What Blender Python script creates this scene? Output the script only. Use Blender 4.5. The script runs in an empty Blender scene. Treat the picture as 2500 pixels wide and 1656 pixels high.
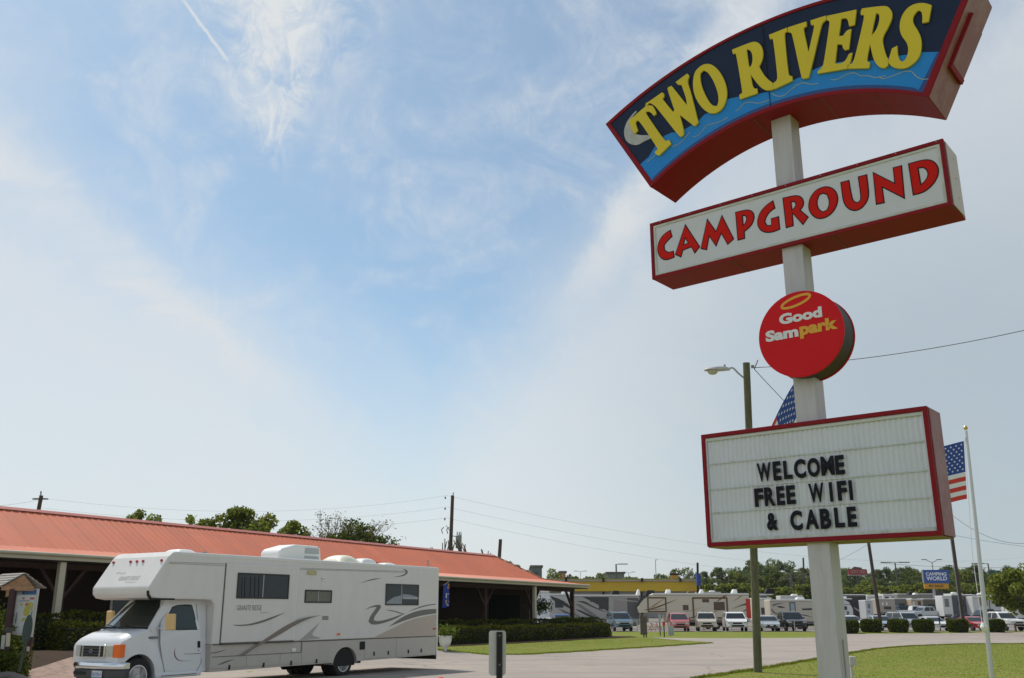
import bpy, bmesh, math, random
import numpy as np
from mathutils import Vector, Matrix
from mathutils.geometry import delaunay_2d_cdt

# ------------------------------------------------------------------ camera, world, sun
sc = bpy.context.scene
PITCH = math.radians(16.29); F = 2316.0
cd = bpy.data.cameras.new('camera'); cam = bpy.data.objects.new('camera', cd)
sc.collection.objects.link(cam); sc.camera = cam
cd.sensor_width = 36; cd.lens = 36 * F / 2500; cd.sensor_fit = 'HORIZONTAL'
cd.clip_start = 0.05; cd.clip_end = 6000
cam.location = (0, 0, 1.6); cam.rotation_euler = (math.pi / 2 + PITCH, 0, 0)

SUN_EL = math.radians(56); SUN_AZ = math.radians(-40)      # azimuth from +Y towards +X
sun_dir = Vector((math.cos(SUN_EL) * math.sin(SUN_AZ), math.cos(SUN_EL) * math.cos(SUN_AZ), math.sin(SUN_EL)))
sl = bpy.data.lights.new('sun', 'SUN'); sl.energy = 3.5; sl.angle = math.radians(0.6); sl.color = (1, 0.94, 0.85)
so = bpy.data.objects.new('sun', sl); sc.collection.objects.link(so)
so.rotation_euler = sun_dir.to_track_quat('Z', 'Y').to_euler(); so.location = (-20, 20, 40)

wd = bpy.data.worlds.new('World'); sc.world = wd; wd.use_nodes = True
nt = wd.node_tree; nt.nodes.clear()
def wn(t, **k):
    n = nt.nodes.new(t)
    for a, v in k.items(): setattr(n, a, v)
    return n
out = wn('ShaderNodeOutputWorld'); bg = wn('ShaderNodeBackground'); bg.inputs['Strength'].default_value = 0.113
sky = wn('ShaderNodeTexSky', sky_type='NISHITA', sun_disc=False, sun_elevation=SUN_EL, sun_rotation=SUN_AZ,
         altitude=200, air_density=1.0, dust_density=0.8, ozone_density=2.2)
tc = wn('ShaderNodeTexCoord')
def wmath(op, a, b=None, clamp=False):
    n = wn('ShaderNodeMath', operation=op, use_clamp=clamp)
    for i, v in enumerate((a, b)):
        if v is None: continue
        if isinstance(v, (int, float)): n.inputs[i].default_value = v
        else: nt.links.new(v, n.inputs[i])
    return n.outputs[0]
sep = wn('ShaderNodeSeparateXYZ'); nt.links.new(tc.outputs['Generated'], sep.inputs[0])
zz = wmath('MAXIMUM', sep.outputs['Z'], 0.0); den = wmath('ADD', zz, 0.12)
px_ = wmath('DIVIDE', sep.outputs['X'], den); py_ = wmath('DIVIDE', sep.outputs['Y'], den)
cmb = wn('ShaderNodeCombineXYZ'); nt.links.new(px_, cmb.inputs[0]); nt.links.new(py_, cmb.inputs[1])
def wnoise(scale, detail, rough, rot=0.0, stretch=(1, 1, 1), dist=0.0, src=None, off=(0, 0, 0)):
    mp = wn('ShaderNodeMapping'); mp.inputs['Rotation'].default_value = (0, 0, math.radians(rot))
    mp.inputs['Scale'].default_value = stretch; mp.inputs['Location'].default_value = off
    nt.links.new(src or cmb.outputs[0], mp.inputs[0])
    n = wn('ShaderNodeTexNoise'); n.inputs['Scale'].default_value = scale; n.inputs['Detail'].default_value = detail
    n.inputs['Roughness'].default_value = rough; n.inputs['Distortion'].default_value = dist
    nt.links.new(mp.outputs[0], n.inputs['Vector']); return n.outputs['Fac']
def wramp(v, a, b, lo=0.0, hi=1.0):
    n = wn('ShaderNodeMapRange', interpolation_type='SMOOTHSTEP', clamp=True)
    nt.links.new(v, n.inputs[0])
    for i, x in zip((1, 2, 3, 4), (a, b, lo, hi)): n.inputs[i].default_value = x
    return n.outputs[0]
D3 = tc.outputs['Generated']
az = wmath('ARCTAN2', sep.outputs['X'], sep.outputs['Y']); el = wmath('ARCSINE', sep.outputs['Z'])
big = wnoise(2.2, 5, 0.55, 0, (1, 1, 1), 0.8, D3)
mid = wnoise(7.0, 7, 0.62, 0, (1, 1, 1.6), 1.0, D3, (1.3, .4, 0))
wisp = wnoise(2.6, 10, 0.68, 62, (0.30, 1.7, 1), 1.1, off=(0.4, 2.2, 0))
fine = wnoise(26.0, 9, 0.72, 0, (1, 1, .7), 1.6, D3)
ca = wmath('SUBTRACT', big, 0.5); cb = wmath('SUBTRACT', mid, 0.5); cf_ = wmath('SUBTRACT', fine, 0.5)
# high veil of cirrostratus: low over the middle of the view, climbing to both sides
da = wmath('ADD', az, 0.09)
edge = wmath('ADD', 0.15, wmath('MAXIMUM', wmath('MULTIPLY', da, -0.60), wmath('MULTIPLY', da, 1.0)))
edge = wmath('MINIMUM', edge, 0.52)
el2 = wmath('ADD', wmath('ADD', el, wmath('MULTIPLY', ca, 0.30)), wmath('ADD', wmath('MULTIPLY', cb, 0.26), wmath('MULTIPLY', cf_, 0.10)))
veil = wramp(wmath('SUBTRACT', el2, edge), 0.15, -0.10, 0.0, 0.78)
lace = wmath('ADD', 0.16, wmath('MULTIPLY', wramp(mid, 0.40, 0.72, 0.0, 0.40), wramp(fine, 0.3, 0.65, 0.4, 1.0)))
lace = wmath('MAXIMUM', lace, wmath('MULTIPLY', wramp(wisp, 0.55, 0.78), 0.28))
# bright plume of cirrus fanning out upwards, a second slanting streak and an old contrail
def streak(c0, slope, w0, w1, e0, e1, n_amt):
    """band centred on azimuth c0 + slope*(el-e0), widening from w0 to w1 between the elevations e0 and e1"""
    c = wmath('ADD', c0, wmath('MULTIPLY', wmath('SUBTRACT', el, e0), slope))
    w = wramp(el, e0, e1, w0, w1)
    d = wmath('ADD', wmath('SUBTRACT', az, c), wmath('ADD', wmath('MULTIPLY', cb, n_amt), wmath('MULTIPLY', cf_, n_amt * .7)))
    return wramp(wmath('DIVIDE', wmath('ABSOLUTE', d), w), 1.25, 0.1)
puff = wmath('ADD', wramp(fine, 0.40, 0.66, 0.0, 0.6), wramp(mid, 0.42, 0.62, 0.0, 0.5))
plume = wmath('MULTIPLY', wmath('MULTIPLY', streak(-0.262, -0.02, 0.012, 0.125, 0.43, 0.63, 0.07), wramp(el, 0.42, 0.50)), puff, clamp=True)
band = wmath('MULTIPLY', wmath('MULTIPLY', streak(0.085, 0.76, 0.035, 0.055, 0.34, 0.62, 0.05), wramp(mid, 0.3, 0.6, 0.45, 0.95)), wramp(el, .28, .40))
lband = wmath('MULTIPLY', wmath('MULTIPLY', streak(-0.30, -1.67, 0.05, 0.09, 0.27, 0.45, 0.16), wramp(mid, 0.35, 0.62, 0.2, 0.75)), wramp(az, -.2, -.32))
trail = wmath('MULTIPLY', wmath('MULTIPLY', streak(-0.330, -1.15, 0.0035, 0.0035, 0.546, 0.60, 0.010), wramp(el, .540, .552)), wmath('MULTIPLY', wramp(el, .604, .585), .75))
low_ = wramp(el, 0.13, 0.0, 0.0, 0.55)
inv = 1.0
for c_ in (veil, lace, plume, band, lband, trail, low_):
    inv = wmath('MULTIPLY', wmath('SUBTRACT', 1.0, c_), inv)
amt = wmath('SUBTRACT', 1.0, inv, clamp=True)
tint = wn('ShaderNodeMix', data_type='RGBA', blend_type='MULTIPLY'); tint.inputs[0].default_value = 1.0
nt.links.new(sky.outputs[0], tint.inputs[6]); tint.inputs[7].default_value = (0.92, 1.10, 1.06, 1)
cc = wn('ShaderNodeMix', data_type='RGBA'); nt.links.new(wmath('MULTIPLY', wramp(az, -0.05, 0.42), wramp(el, .62, .2)), cc.inputs[0])
cc.inputs[6].default_value = (6.5, 6.75, 6.9, 1); cc.inputs[7].default_value = (4.25, 4.75, 5.05, 1)
mx = wn('ShaderNodeMix', data_type='RGBA')
nt.links.new(amt, mx.inputs[0]); nt.links.new(tint.outputs[2], mx.inputs[6]); nt.links.new(cc.outputs[2], mx.inputs[7])
nt.links.new(mx.outputs[2], bg.inputs['Color']); nt.links.new(bg.outputs[0], out.inputs['Surface'])

sc.view_settings.view_transform = 'Standard'; sc.view_settings.look = 'None'
sc.view_settings.exposure = 0.0; sc.view_settings.gamma = 1; sc.view_settings.use_curve_mapping = False
sc.cycles.max_bounces = 6; sc.cycles.transparent_max_bounces = 6

rnd = random.Random(7)
# ------------------------------------------------------------------ helpers: pixel rays -> places
C0 = Vector((0, 0, 1.6)); cP, sP = math.cos(PITCH), math.sin(PITCH)
def ray(x, y):
    return Vector((0, cP, sP)) + Vector((1, 0, 0)) * ((x - 1250) / F) - Vector((0, -sP, cP)) * ((y - 828) / F)
def hit(x, y, O, n):
    d = ray(x, y); return C0 + d * ((Vector(O) - C0).dot(n) / d.dot(n))
def gp(x, y, z=0.0): return hit(x, y, (0, 0, z), Vector((0, 0, 1)))
def at(x, y, Y): return hit(x, y, (0, Y, 0), Vector((0, 1, 0)))
BY = 0.5498
U = Vector((math.sin(BY), math.cos(BY), 0)); M = Vector((math.cos(BY), -math.sin(BY), 0))   # along the pavilion / towards the road
def LP(l, P, z=0.0): return U * l - M * P + Vector((0, 0, z))
def ss(a, b, x):
    t = min(1, max(0, (x - a) / (b - a))); return t * t * (3 - 2 * t)
def height(x, y):
    l = x * U.x + y * U.y; P = -(x * M.x + y * M.y)
    H = 0.60 - 0.30 * ss(20, 38, l) + 0.06 * ss(44, 56, l)
    H *= ss(22.3, 26.8, P) * (1 - ss(42, 52, P)) * (1 - ss(58, 64, l))
    H += 0.22 * ss(85.5, 90.5, y)
    return H + 0.033 * min(150, max(0, y - 114)) * ss(112, 122, y)
def on_ground(x, y):
    """where the sight line through a picture point meets the terrain"""
    d = ray(x, y).normalized(); t = 5.0
    while t < 400:
        p = C0 + d * t
        if p.z <= height(p.x, p.y): return Vector((p.x, p.y, height(p.x, p.y)))
        t += 0.1
    return C0 + d * t

# ------------------------------------------------------------------ materials
def lin(r, g, b):
    f = lambda c: (c / 255 / 12.92) if c / 255 <= 0.04045 else ((c / 255 + 0.055) / 1.055) ** 2.4
    return (f(r), f(g), f(b))
MATS = {}
def mat(name, col, rough=0.6, var=0.12, scale=6.0, bump=0.0, bscale=40.0, metal=0.0, dirt=None, dscale=1.5, damt=0.5,
        stretch=(1, 1, 1), spec=0.5, coat=0.0, lo=0.45, hi=0.7):
    if name in MATS: return MATS[name]
    m = bpy.data.materials.new(name); m.use_nodes = True; t = m.node_tree; b = t.nodes['Principled BSDF']
    b.inputs['Roughness'].default_value = rough; b.inputs['Metallic'].default_value = metal
    b.inputs['Specular IOR Level'].default_value = spec; b.inputs['Coat Weight'].default_value = coat
    co = t.nodes.new('ShaderNodeTexCoord'); mp = t.nodes.new('ShaderNodeMapping'); mp.inputs['Scale'].default_value = stretch
    t.links.new(co.outputs['Object'], mp.inputs[0])
    n = t.nodes.new('ShaderNodeTexNoise'); n.inputs['Scale'].default_value = scale; n.inputs['Detail'].default_value = 6
    n.inputs['Roughness'].default_value = 0.65; t.links.new(mp.outputs[0], n.inputs['Vector'])
    r = t.nodes.new('ShaderNodeMix'); r.data_type = 'RGBA'
    r.inputs[6].default_value = tuple(c * (1 - var) for c in col) + (1,)
    r.inputs[7].default_value = tuple(min(1, c * (1 + var)) for c in col) + (1,)
    t.links.new(n.outputs['Fac'], r.inputs[0]); last = r.outputs[2]
    if dirt:
        n2 = t.nodes.new('ShaderNodeTexNoise'); n2.inputs['Scale'].default_value = dscale; n2.inputs['Detail'].default_value = 8
        n2.inputs['Roughness'].default_value = 0.7; t.links.new(mp.outputs[0], n2.inputs['Vector'])
        mr = t.nodes.new('ShaderNodeMapRange'); mr.inputs[1].default_value = lo; mr.inputs[2].default_value = hi
        mr.inputs[4].default_value = damt; t.links.new(n2.outputs['Fac'], mr.inputs[0])
        r2 = t.nodes.new('ShaderNodeMix'); r2.data_type = 'RGBA'; t.links.new(mr.outputs[0], r2.inputs[0])
        t.links.new(last, r2.inputs[6]); r2.inputs[7].default_value = tuple(dirt) + (1,); last = r2.outputs[2]
    t.links.new(last, b.inputs['Base Color'])
    if bump:
        n3 = t.nodes.new('ShaderNodeTexNoise'); n3.inputs['Scale'].default_value = bscale; n3.inputs['Detail'].default_value = 4
        t.links.new(mp.outputs[0], n3.inputs['Vector'])
        bp = t.nodes.new('ShaderNodeBump'); bp.inputs['Strength'].default_value = bump; bp.inputs['Distance'].default_value = 0.02
        t.links.new(n3.outputs['Fac'], bp.inputs['Height']); t.links.new(bp.outputs[0], b.inputs['Normal'])
    MATS[name] = m; return m
def leafmat(name, dark, mid, light, trans=0.35):
    m = bpy.data.materials.new(name); m.use_nodes = True; t = m.node_tree; t.nodes.clear()
    o = t.nodes.new('ShaderNodeOutputMaterial'); g = t.nodes.new('ShaderNodeNewGeometry'); cr = t.nodes.new('ShaderNodeValToRGB')
    e = cr.color_ramp.elements; e[0].color = dark + (1,); e[1].color = light + (1,); x = e.new(0.5); x.color = mid + (1,)
    t.links.new(g.outputs['Random Per Island'], cr.inputs[0])
    d = t.nodes.new('ShaderNodeBsdfDiffuse'); tr = t.nodes.new('ShaderNodeBsdfTranslucent'); ms = t.nodes.new('ShaderNodeMixShader')
    ms.inputs[0].default_value = trans
    for s in (d, tr): t.links.new(cr.outputs[0], s.inputs['Color'])
    t.links.new(d.outputs[0], ms.inputs[1]); t.links.new(tr.outputs[0], ms.inputs[2]); t.links.new(ms.outputs[0], o.inputs[0])
    return m
def glassmat(name, col, rough=0.05):
    return mat(name, col, rough, 0.3, 1.2, spec=0.5)

RED = mat('red_paint', (0.26, 0.011, 0.018), 0.55, 0.14, 3, dirt=(0.16, 0.035, 0.03), dscale=2.2, damt=0.4, bump=0.05, spec=0.15, lo=.5, hi=.75)
REDSIDE = mat('pale_red_paint', (0.30, 0.10, 0.105), 0.5, 0.12, 3, dirt=(0.5, 0.4, 0.37), dscale=3, damt=0.35)  # paler red for the right end faces of the cabinets
YEL = mat('yellow_acrylic', (0.78, 0.60, 0.045), 0.45, 0.05, 4, spec=.15, dirt=(0.5, 0.4, 0.1), damt=0.15)
NAVY = mat('navy_acrylic', (0.022, 0.034, 0.075), 0.45, 0.15, 3, spec=.12)
BLUE = mat('blue_acrylic', (0.030, 0.27, 0.72), 0.4, 0.06, 3, spec=.12, dirt=(0.1, 0.26, 0.5), damt=0.2)
DBLUE = mat('painted_edge_shade', (0.01, 0.06, 0.24), 0.3, 0.06)  # shading of the inset face edge, put into the colour
SIGNW = mat('white_sign_face', (0.69, 0.69, 0.73), 0.4, 0.04, 3, spec=.15, dirt=(0.55, 0.56, 0.48), dscale=1.6, damt=0.3)
LETRED = mat('red_vinyl', (0.64, 0.016, 0.010), 0.5, 0.08, 4, spec=.08)
BLACK = mat('black_plastic', (0.010, 0.010, 0.016), 0.5, 0.2, spec=.15)
BOARD = mat('message_board_face', (0.70, 0.71, 0.77), 0.4, 0.06, 3, dirt=(0.48, 0.50, 0.48), dscale=2.5, damt=0.30, stretch=(1, 1, 0.5))
GRIME = mat('grimy_track', (0.60, 0.62, 0.59), 0.5, 0.15, 9, dirt=(0.20, 0.20, 0.16), dscale=11, damt=0.7, lo=.5, hi=.75)
POLE = mat('pole_white_paint', (0.56, 0.53, 0.555), 0.5, 0.07, 4, dirt=(0.38, 0.37, 0.33), dscale=2.2, damt=0.55, stretch=(5, 5, 0.6), bump=0.08)
SHEET = mat('weathered_sheet_metal', (0.11, 0.10, 0.09), 0.6, 0.25, 5, dirt=(0.1, 0.06, 0.04), damt=0.6)
DISCRED = mat('bright_red_acrylic', (0.70, 0.014, 0.020), 0.45, 0.05, 3, spec=.12)
ORG = mat('amber_print', (0.80, 0.40, 0.02), 0.4, 0.06)
PALE = mat('pale_print', (0.78, 0.80, 0.80), 0.4, 0.05)
ROOF = mat('red_metal_roof', (0.62, 0.172, 0.085), 0.55, 0.10, 0.6, dirt=(0.48, 0.17, 0.11), dscale=0.7, damt=0.6, spec=.25, bump=0.02)
ROOFCAP = mat('ridge_cap_metal', (0.50, 0.16, 0.12), 0.45, 0.1, 2)
def per_piece(m, amt):
    """every separate sheet or door gets its own slight tone, as weathered pieces do"""
    t = m.node_tree; b = t.nodes['Principled BSDF']; src = b.inputs['Base Color'].links[0].from_socket
    oi = t.nodes.new('ShaderNodeObjectInfo'); mr = t.nodes.new('ShaderNodeMapRange'); mr.inputs[3].default_value = 1 - amt; mr.inputs[4].default_value = 1 + amt; t.links.new(oi.outputs['Random'], mr.inputs[0])
    h = t.nodes.new('ShaderNodeHueSaturation'); t.links.new(mr.outputs[0], h.inputs['Value']); t.links.new(src, h.inputs['Color']); t.links.new(h.outputs[0], b.inputs['Base Color'])
per_piece(ROOF, .055)
CREAM = mat('cream_trim', (0.55, 0.50, 0.38), 0.6, 0.08, 3, dirt=(0.35, 0.32, 0.23), damt=0.4)
BROWN = mat('brown_timber', (0.062, 0.028, 0.022), 0.75, 0.3, 8, stretch=(1, 1, 0.15), bump=0.2)
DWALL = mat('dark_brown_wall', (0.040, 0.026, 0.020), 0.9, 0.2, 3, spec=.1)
CONC = mat('concrete', (0.32, 0.29, 0.25), 0.85, 0.15, 4, bump=0.15, dirt=(0.2, 0.18, 0.15), damt=0.5)
ROAD = mat('road_asphalt', (0.350, 0.297, 0.250), 0.9, 0.09, 26, dirt=(0.27, 0.24, 0.215), dscale=0.33, damt=0.75, bump=0.25, bscale=70, lo=0.42, hi=0.62)
LOT = mat('parking_asphalt', (0.20, 0.175, 0.16), 0.9, 0.12, 3, dirt=(0.28, 0.24, 0.2), dscale=0.15, damt=0.6)
GRASS = mat('mown_grass', (0.155, 0.198, 0.026), 0.95, 0.20, 5.0, dirt=(0.225, 0.205, 0.06), dscale=0.45, damt=0.8, bump=0.3, bscale=70, spec=0.1, lo=0.4, hi=0.65)
MULCH = mat('mulch', (0.060, 0.040, 0.028), 0.95, 0.5, 18, bump=0.7, bscale=30, spec=0.1)
GRAVEL = mat('pink_gravel', (0.36, 0.25, 0.20), 0.95, 0.35, 14, dirt=(0.12, 0.08, 0.065), dscale=5, damt=0.8, bump=0.8, bscale=26)
RVW = mat('motorhome_white', (0.755, 0.725, 0.690), 0.30, 0.02, 1.2, dirt=(0.62, 0.61, 0.56), dscale=2.2, damt=0.40, coat=0.15, stretch=(1.6, 1, .45), bump=0.10, bscale=1.4)
RVB = mat('motorhome_beige', (0.54, 0.50, 0.44), 0.4, 0.04, 1.5, dirt=(0.42, 0.39, 0.33), dscale=1.6, damt=0.35)
RVT = mat('motorhome_tan', (0.52, 0.44, 0.37), 0.42, 0.04, 1.5)
SWG = mat('grey_decal', (0.17, 0.165, 0.15), 0.4, 0.05)
SWB = mat('bronze_decal', (0.225, 0.185, 0.155), 0.4, 0.05)
SWL = mat('light_grey_decal', (0.40, 0.39, 0.36), 0.4, 0.05)
MAROON = mat('maroon_decal', (0.14, 0.03, 0.06), 0.4, 0.1)
SEAM = mat('dark_seam', (0.10, 0.095, 0.085), 0.6, 0.1)
VANW = mat('cab_white_paint', (0.76, 0.77, 0.78), 0.22, 0.02, 2, coat=0.6)
CHROME = mat('chrome', (0.72, 0.74, 0.77), 0.16, 0.05, metal=1.0)
DGLASS = glassmat('dark_window_glass', (0.022, 0.028, 0.030))
TGLASS = glassmat('teal_window_glass', (0.018, 0.040, 0.045))
TYRE = mat('tyre_rubber', (0.018, 0.018, 0.018), 0.85, 0.2, 20)
UNDER = mat('chassis_black', (0.012, 0.012, 0.012), 0.8, 0.2)
RIM = mat('wheel_steel', (0.60, 0.59, 0.57), 0.35, 0.1, metal=0.25, dirt=(0.15, 0.13, 0.11), dscale=9, damt=0.7)
AMBER = mat('amber_lens', (0.85, 0.15, 0.015), 0.2, 0.1, coat=0.5)
LENS = mat('clear_headlight', (0.52, 0.52, 0.46), 0.12, 0.15, 12, coat=0.8)
REDLENS = mat('red_lens', (0.5, 0.02, 0.02), 0.2, 0.1, coat=0.5)
MIRBAG = mat('tan_mirror_cover', (0.72, 0.50, 0.22), 0.8, 0.08, 6)
IVORY = mat('ivory_plastic', (0.80, 0.76, 0.60), 0.4, 0.04)
WPL = mat('white_plastic', (0.82, 0.82, 0.79), 0.35, 0.03)
GREYP = mat('grey_plastic', (0.25, 0.26, 0.26), 0.5, 0.1)
WOODP = mat('treated_pole_wood', (0.150, 0.145, 0.085), 0.9, 0.35, 5, dirt=(0.055, 0.060, 0.030), dscale=3, damt=0.8, stretch=(4, 4, 0.35), bump=0.5)
POLEBR = mat('creosote_pole_wood', (0.085, 0.060, 0.048), 0.9, 0.3, 4, stretch=(4, 4, 0.3), bump=0.4)
GALV = mat('galvanised_steel', (0.42, 0.43, 0.44), 0.45, 0.12, 4, metal=0.4)
ALU = mat('flagpole_aluminium', (0.60, 0.61, 0.62), 0.35, 0.06, metal=0.5)
GOLD = mat('gilt_ball', (0.75, 0.55, 0.2), 0.25, 0.05, metal=0.9)
BARK = mat('tree_bark', (0.12, 0.10, 0.08), 0.95, 0.3, 5, stretch=(3, 3, 0.5), bump=0.6)
FLAGW = mat('flag_white', (0.78, 0.78, 0.78), 0.8, 0.04); FLAGR = mat('flag_red', (0.62, 0.05, 0.035), 0.8, 0.05)
FLAGB = mat('flag_blue', (0.030, 0.075, 0.30), 0.8, 0.1)
SHING = mat('grey_wood_shingle', (0.36, 0.33, 0.30), 0.85, 0.25, 6, bump=0.4, stretch=(1, 6, 1))
ROUGHW = mat('rough_pine', (0.42, 0.24, 0.13), 0.85, 0.4, 7, dirt=(0.20, 0.10, 0.05), dscale=5, damt=0.8, bump=0.4)
TINWOOD = mat('fence_wood', (0.16, 0.10, 0.075), 0.9, 0.25, 5)
LEAF_OAK = leafmat('olive_leaves', (0.08, 0.105, 0.022), (0.17, 0.21, 0.036), (0.32, 0.34, 0.07), 0.55)
LEAF_DARK = leafmat('dark_leaves', (0.040, 0.060, 0.012), (0.095, 0.125, 0.024), (0.19, 0.22, 0.045), 0.5)
LEAF_FAR = leafmat('woodland_leaves', (0.075, 0.10, 0.045), (0.14, 0.18, 0.062), (0.24, 0.28, 0.10), 0.5)
LEAF_DRY = leafmat('dry_leaves', (0.14, 0.11, 0.05), (0.20, 0.18, 0.08), (0.30, 0.25, 0.13))
LEAF_HEDGE = leafmat('hedge_leaves', (0.030, 0.036, 0.008), (0.060, 0.072, 0.012), (0.15, 0.15, 0.024), 0.35)
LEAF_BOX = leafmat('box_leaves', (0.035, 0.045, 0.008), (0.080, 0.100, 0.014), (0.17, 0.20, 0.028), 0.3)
LEAF_LIGHT = leafmat('light_leaves', (0.08, 0.11, 0.02), (0.15, 0.19, 0.035), (0.27, 0.31, 0.07))
BLADE = leafmat('grass_blades', (0.16, 0.19, 0.024), (0.19, 0.22, 0.028), (0.24, 0.26, 0.045), 0.5)

# ------------------------------------------------------------------ mesh building
COL = sc.collection
class MB:
    def __init__(s): s.v = []; s.f = []
    def add(s, vs, fs):
        k = len(s.v); s.v += [tuple(v) for v in vs]; s.f += [tuple(i + k for i in f) for f in fs]; return s
    def box(s, x0, x1, y0, y1, z0, z1):
        return s.add([(x, y, z) for z in (z0, z1) for y in (y0, y1) for x in (x0, x1)],
                     [(0, 2, 3, 1), (4, 5, 7, 6), (0, 1, 5, 4), (2, 6, 7, 3), (0, 4, 6, 2), (1, 3, 7, 5)])
    def bar(s, p0, p1, w, h=None, up=(0, 0, 1)):
        """square bar between two points"""
        p0, p1 = Vector(p0), Vector(p1); h = h or w; d = (p1 - p0).normalized()
        a = d.cross(Vector(up)); a = a.normalized() if a.length > 1e-4 else Vector((1, 0, 0)); b = a.cross(d)
        vs = [p + a * (i * w / 2) + b * (j * h / 2) for p in (p0, p1) for i, j in ((-1, -1), (1, -1), (1, 1), (-1, 1))]
        return s.add(vs, [(0, 1, 2, 3), (7, 6, 5, 4), (0, 4, 5, 1), (1, 5, 6, 2), (2, 6, 7, 3), (3, 7, 4, 0)])
    def tube(s, pts, r, n=10, cap=True):
        pts = [Vector(p) for p in pts]; rs = r if isinstance(r, (list, tuple)) else [r] * len(pts)
        k = len(s.v); prev = None
        for i, p in enumerate(pts):
            d = (pts[min(i + 1, len(pts) - 1)] - pts[max(i - 1, 0)]).normalized()
            a = prev - d * prev.dot(d) if prev else d.cross(Vector((0, 0, 1)))
            if a.length < 1e-3: a = d.cross(Vector((1, 0, 0)))
            a.normalize(); prev = a; b = d.cross(a)
            for j in range(n):
                t = 2 * math.pi * j / n; s.v.append(tuple(p + (a * math.cos(t) + b * math.sin(t)) * rs[i]))
        for i in range(len(pts) - 1):
            for j in range(n):
                q = (j + 1) % n; s.f.append((k + i * n + j, k + i * n + q, k + (i + 1) * n + q, k + (i + 1) * n + j))
        if cap:
            s.f.append(tuple(k + j for j in range(n))[::-1]); s.f.append(tuple(k + (len(pts) - 1) * n + j for j in range(n)))
        return s
    def lathe(s, c, prof, n=20, axis='z'):
        k = len(s.v); c = Vector(c)
        for r, h in prof:
            for j in range(n):
                t = 2 * math.pi * j / n; x, y = r * math.cos(t), r * math.sin(t)
                o = Vector((x, y, h)) if axis == 'z' else (Vector((x, h, y)) if axis == 'y' else Vector((h, x, y)))
                s.v.append(tuple(c + o))
        for i in range(len(prof) - 1):
            for j in range(n):
                q = (j + 1) % n; s.f.append((k + i * n + j, k + i * n + q, k + (i + 1) * n + q, k + (i + 1) * n + j))
        s.f.append(tuple(k + j for j in range(n))[::-1]); s.f.append(tuple(k + (len(prof) - 1) * n + j for j in range(n)))
        return s
    def prism(s, pts, y0, y1, holes=()):
        """polygon in the local x-z plane (with holes), extruded from y0 to y1"""
        loops = [list(pts)] + [list(h) for h in holes]; vv = []; ed = []
        for lp in loops:
            k = len(vv); vv += [Vector(p) for p in lp]; ed += [(k + i, k + (i + 1) % len(lp)) for i in range(len(lp))]
        r = delaunay_2d_cdt(vv, ed, [], 2 if holes else 1, 1e-6)
        cv, fs = r[0], r[2]
        if holes:
            def inside(p, poly):
                c = False; n = len(poly)
                for i in range(n):
                    a, b = poly[i], poly[i - 1]
                    if (a[1] > p[1]) != (b[1] > p[1]) and p[0] < (b[0] - a[0]) * (p[1] - a[1]) / (b[1] - a[1]) + a[0]: c = not c
                return c
            def ok(f):
                c = sum((cv[i] for i in f), Vector((0, 0))) / len(f)
                return inside(c, loops[0]) and not any(inside(c, h) for h in loops[1:])
            fs = [f for f in fs if ok(f)]
        n = len(cv); vs = [(p[0], y0, p[1]) for p in cv] + [(p[0], y1, p[1]) for p in cv]
        faces = [tuple(f) for f in fs] + [tuple(i + n for i in reversed(f)) for f in fs]
        cnt = {}
        for f in fs:
            for i in range(len(f)):
                a, b = f[i], f[(i + 1) % len(f)]
                if (b, a) in cnt: del cnt[(b, a)]
                else: cnt[(a, b)] = 1
        for a, b in cnt: faces.append((b, a, a + n, b + n))
        return s.add(vs, faces)
    def quad(s, a, b, c, d): return s.add([a, b, c, d], [(0, 1, 2, 3)])
    def build(s, name, m, parent=None, bevel=0, smooth=False, loc=None, rot=None, seg=2):
        me = bpy.data.meshes.new(name); me.from_pydata(s.v, [], s.f); me.materials.append(m)
        bm = bmesh.new(); bm.from_mesh(me); bmesh.ops.recalc_face_normals(bm, faces=bm.faces[:]); bm.to_mesh(me); bm.free()
        o = bpy.data.objects.new(name, me); COL.objects.link(o)
        if smooth:
            for p in me.polygons: p.use_smooth = True
            if smooth != 'all':
                try: me.set_sharp_from_angle(angle=math.radians(38))
                except Exception: pass
        if bevel:
            b = o.modifiers.new('bevel', 'BEVEL'); b.width = bevel; b.segments = seg; b.limit_method = 'ANGLE'; b.angle_limit = math.radians(35)
            b.harden_normals = False
        if parent: o.parent = parent
        if loc is not None: o.location = loc
        if rot is not None: o.rotation_euler = rot
        return o
def tag(o, label=None, cat=None, group=None, kind=None):
    if label: o['label'] = label
    if cat: o['category'] = cat
    if group: o['group'] = group
    if kind: o['kind'] = kind
    return o
def thing(name, loc, label, cat, group=None, rz=0.0):
    o = bpy.data.objects.new(name, None); COL.objects.link(o); o.location = loc; o.rotation_euler = (0, 0, rz)
    o.empty_display_size = 0.3
    return tag(o, label, cat, group)
def copy_thing(r, loc, rz=0.0, label=None, group=None, scale=None):
    c = r.copy(); COL.objects.link(c); c.location = loc; c.rotation_euler = (0, 0, rz)
    if scale: c.scale = scale
    if label: c['label'] = label
    if group: c['group'] = group
    for ch in list(r.children):
        d = ch.copy(); COL.objects.link(d); d.parent = c
        for g in list(ch.children):
            e = g.copy(); COL.objects.link(e); e.parent = d
    return c
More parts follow.
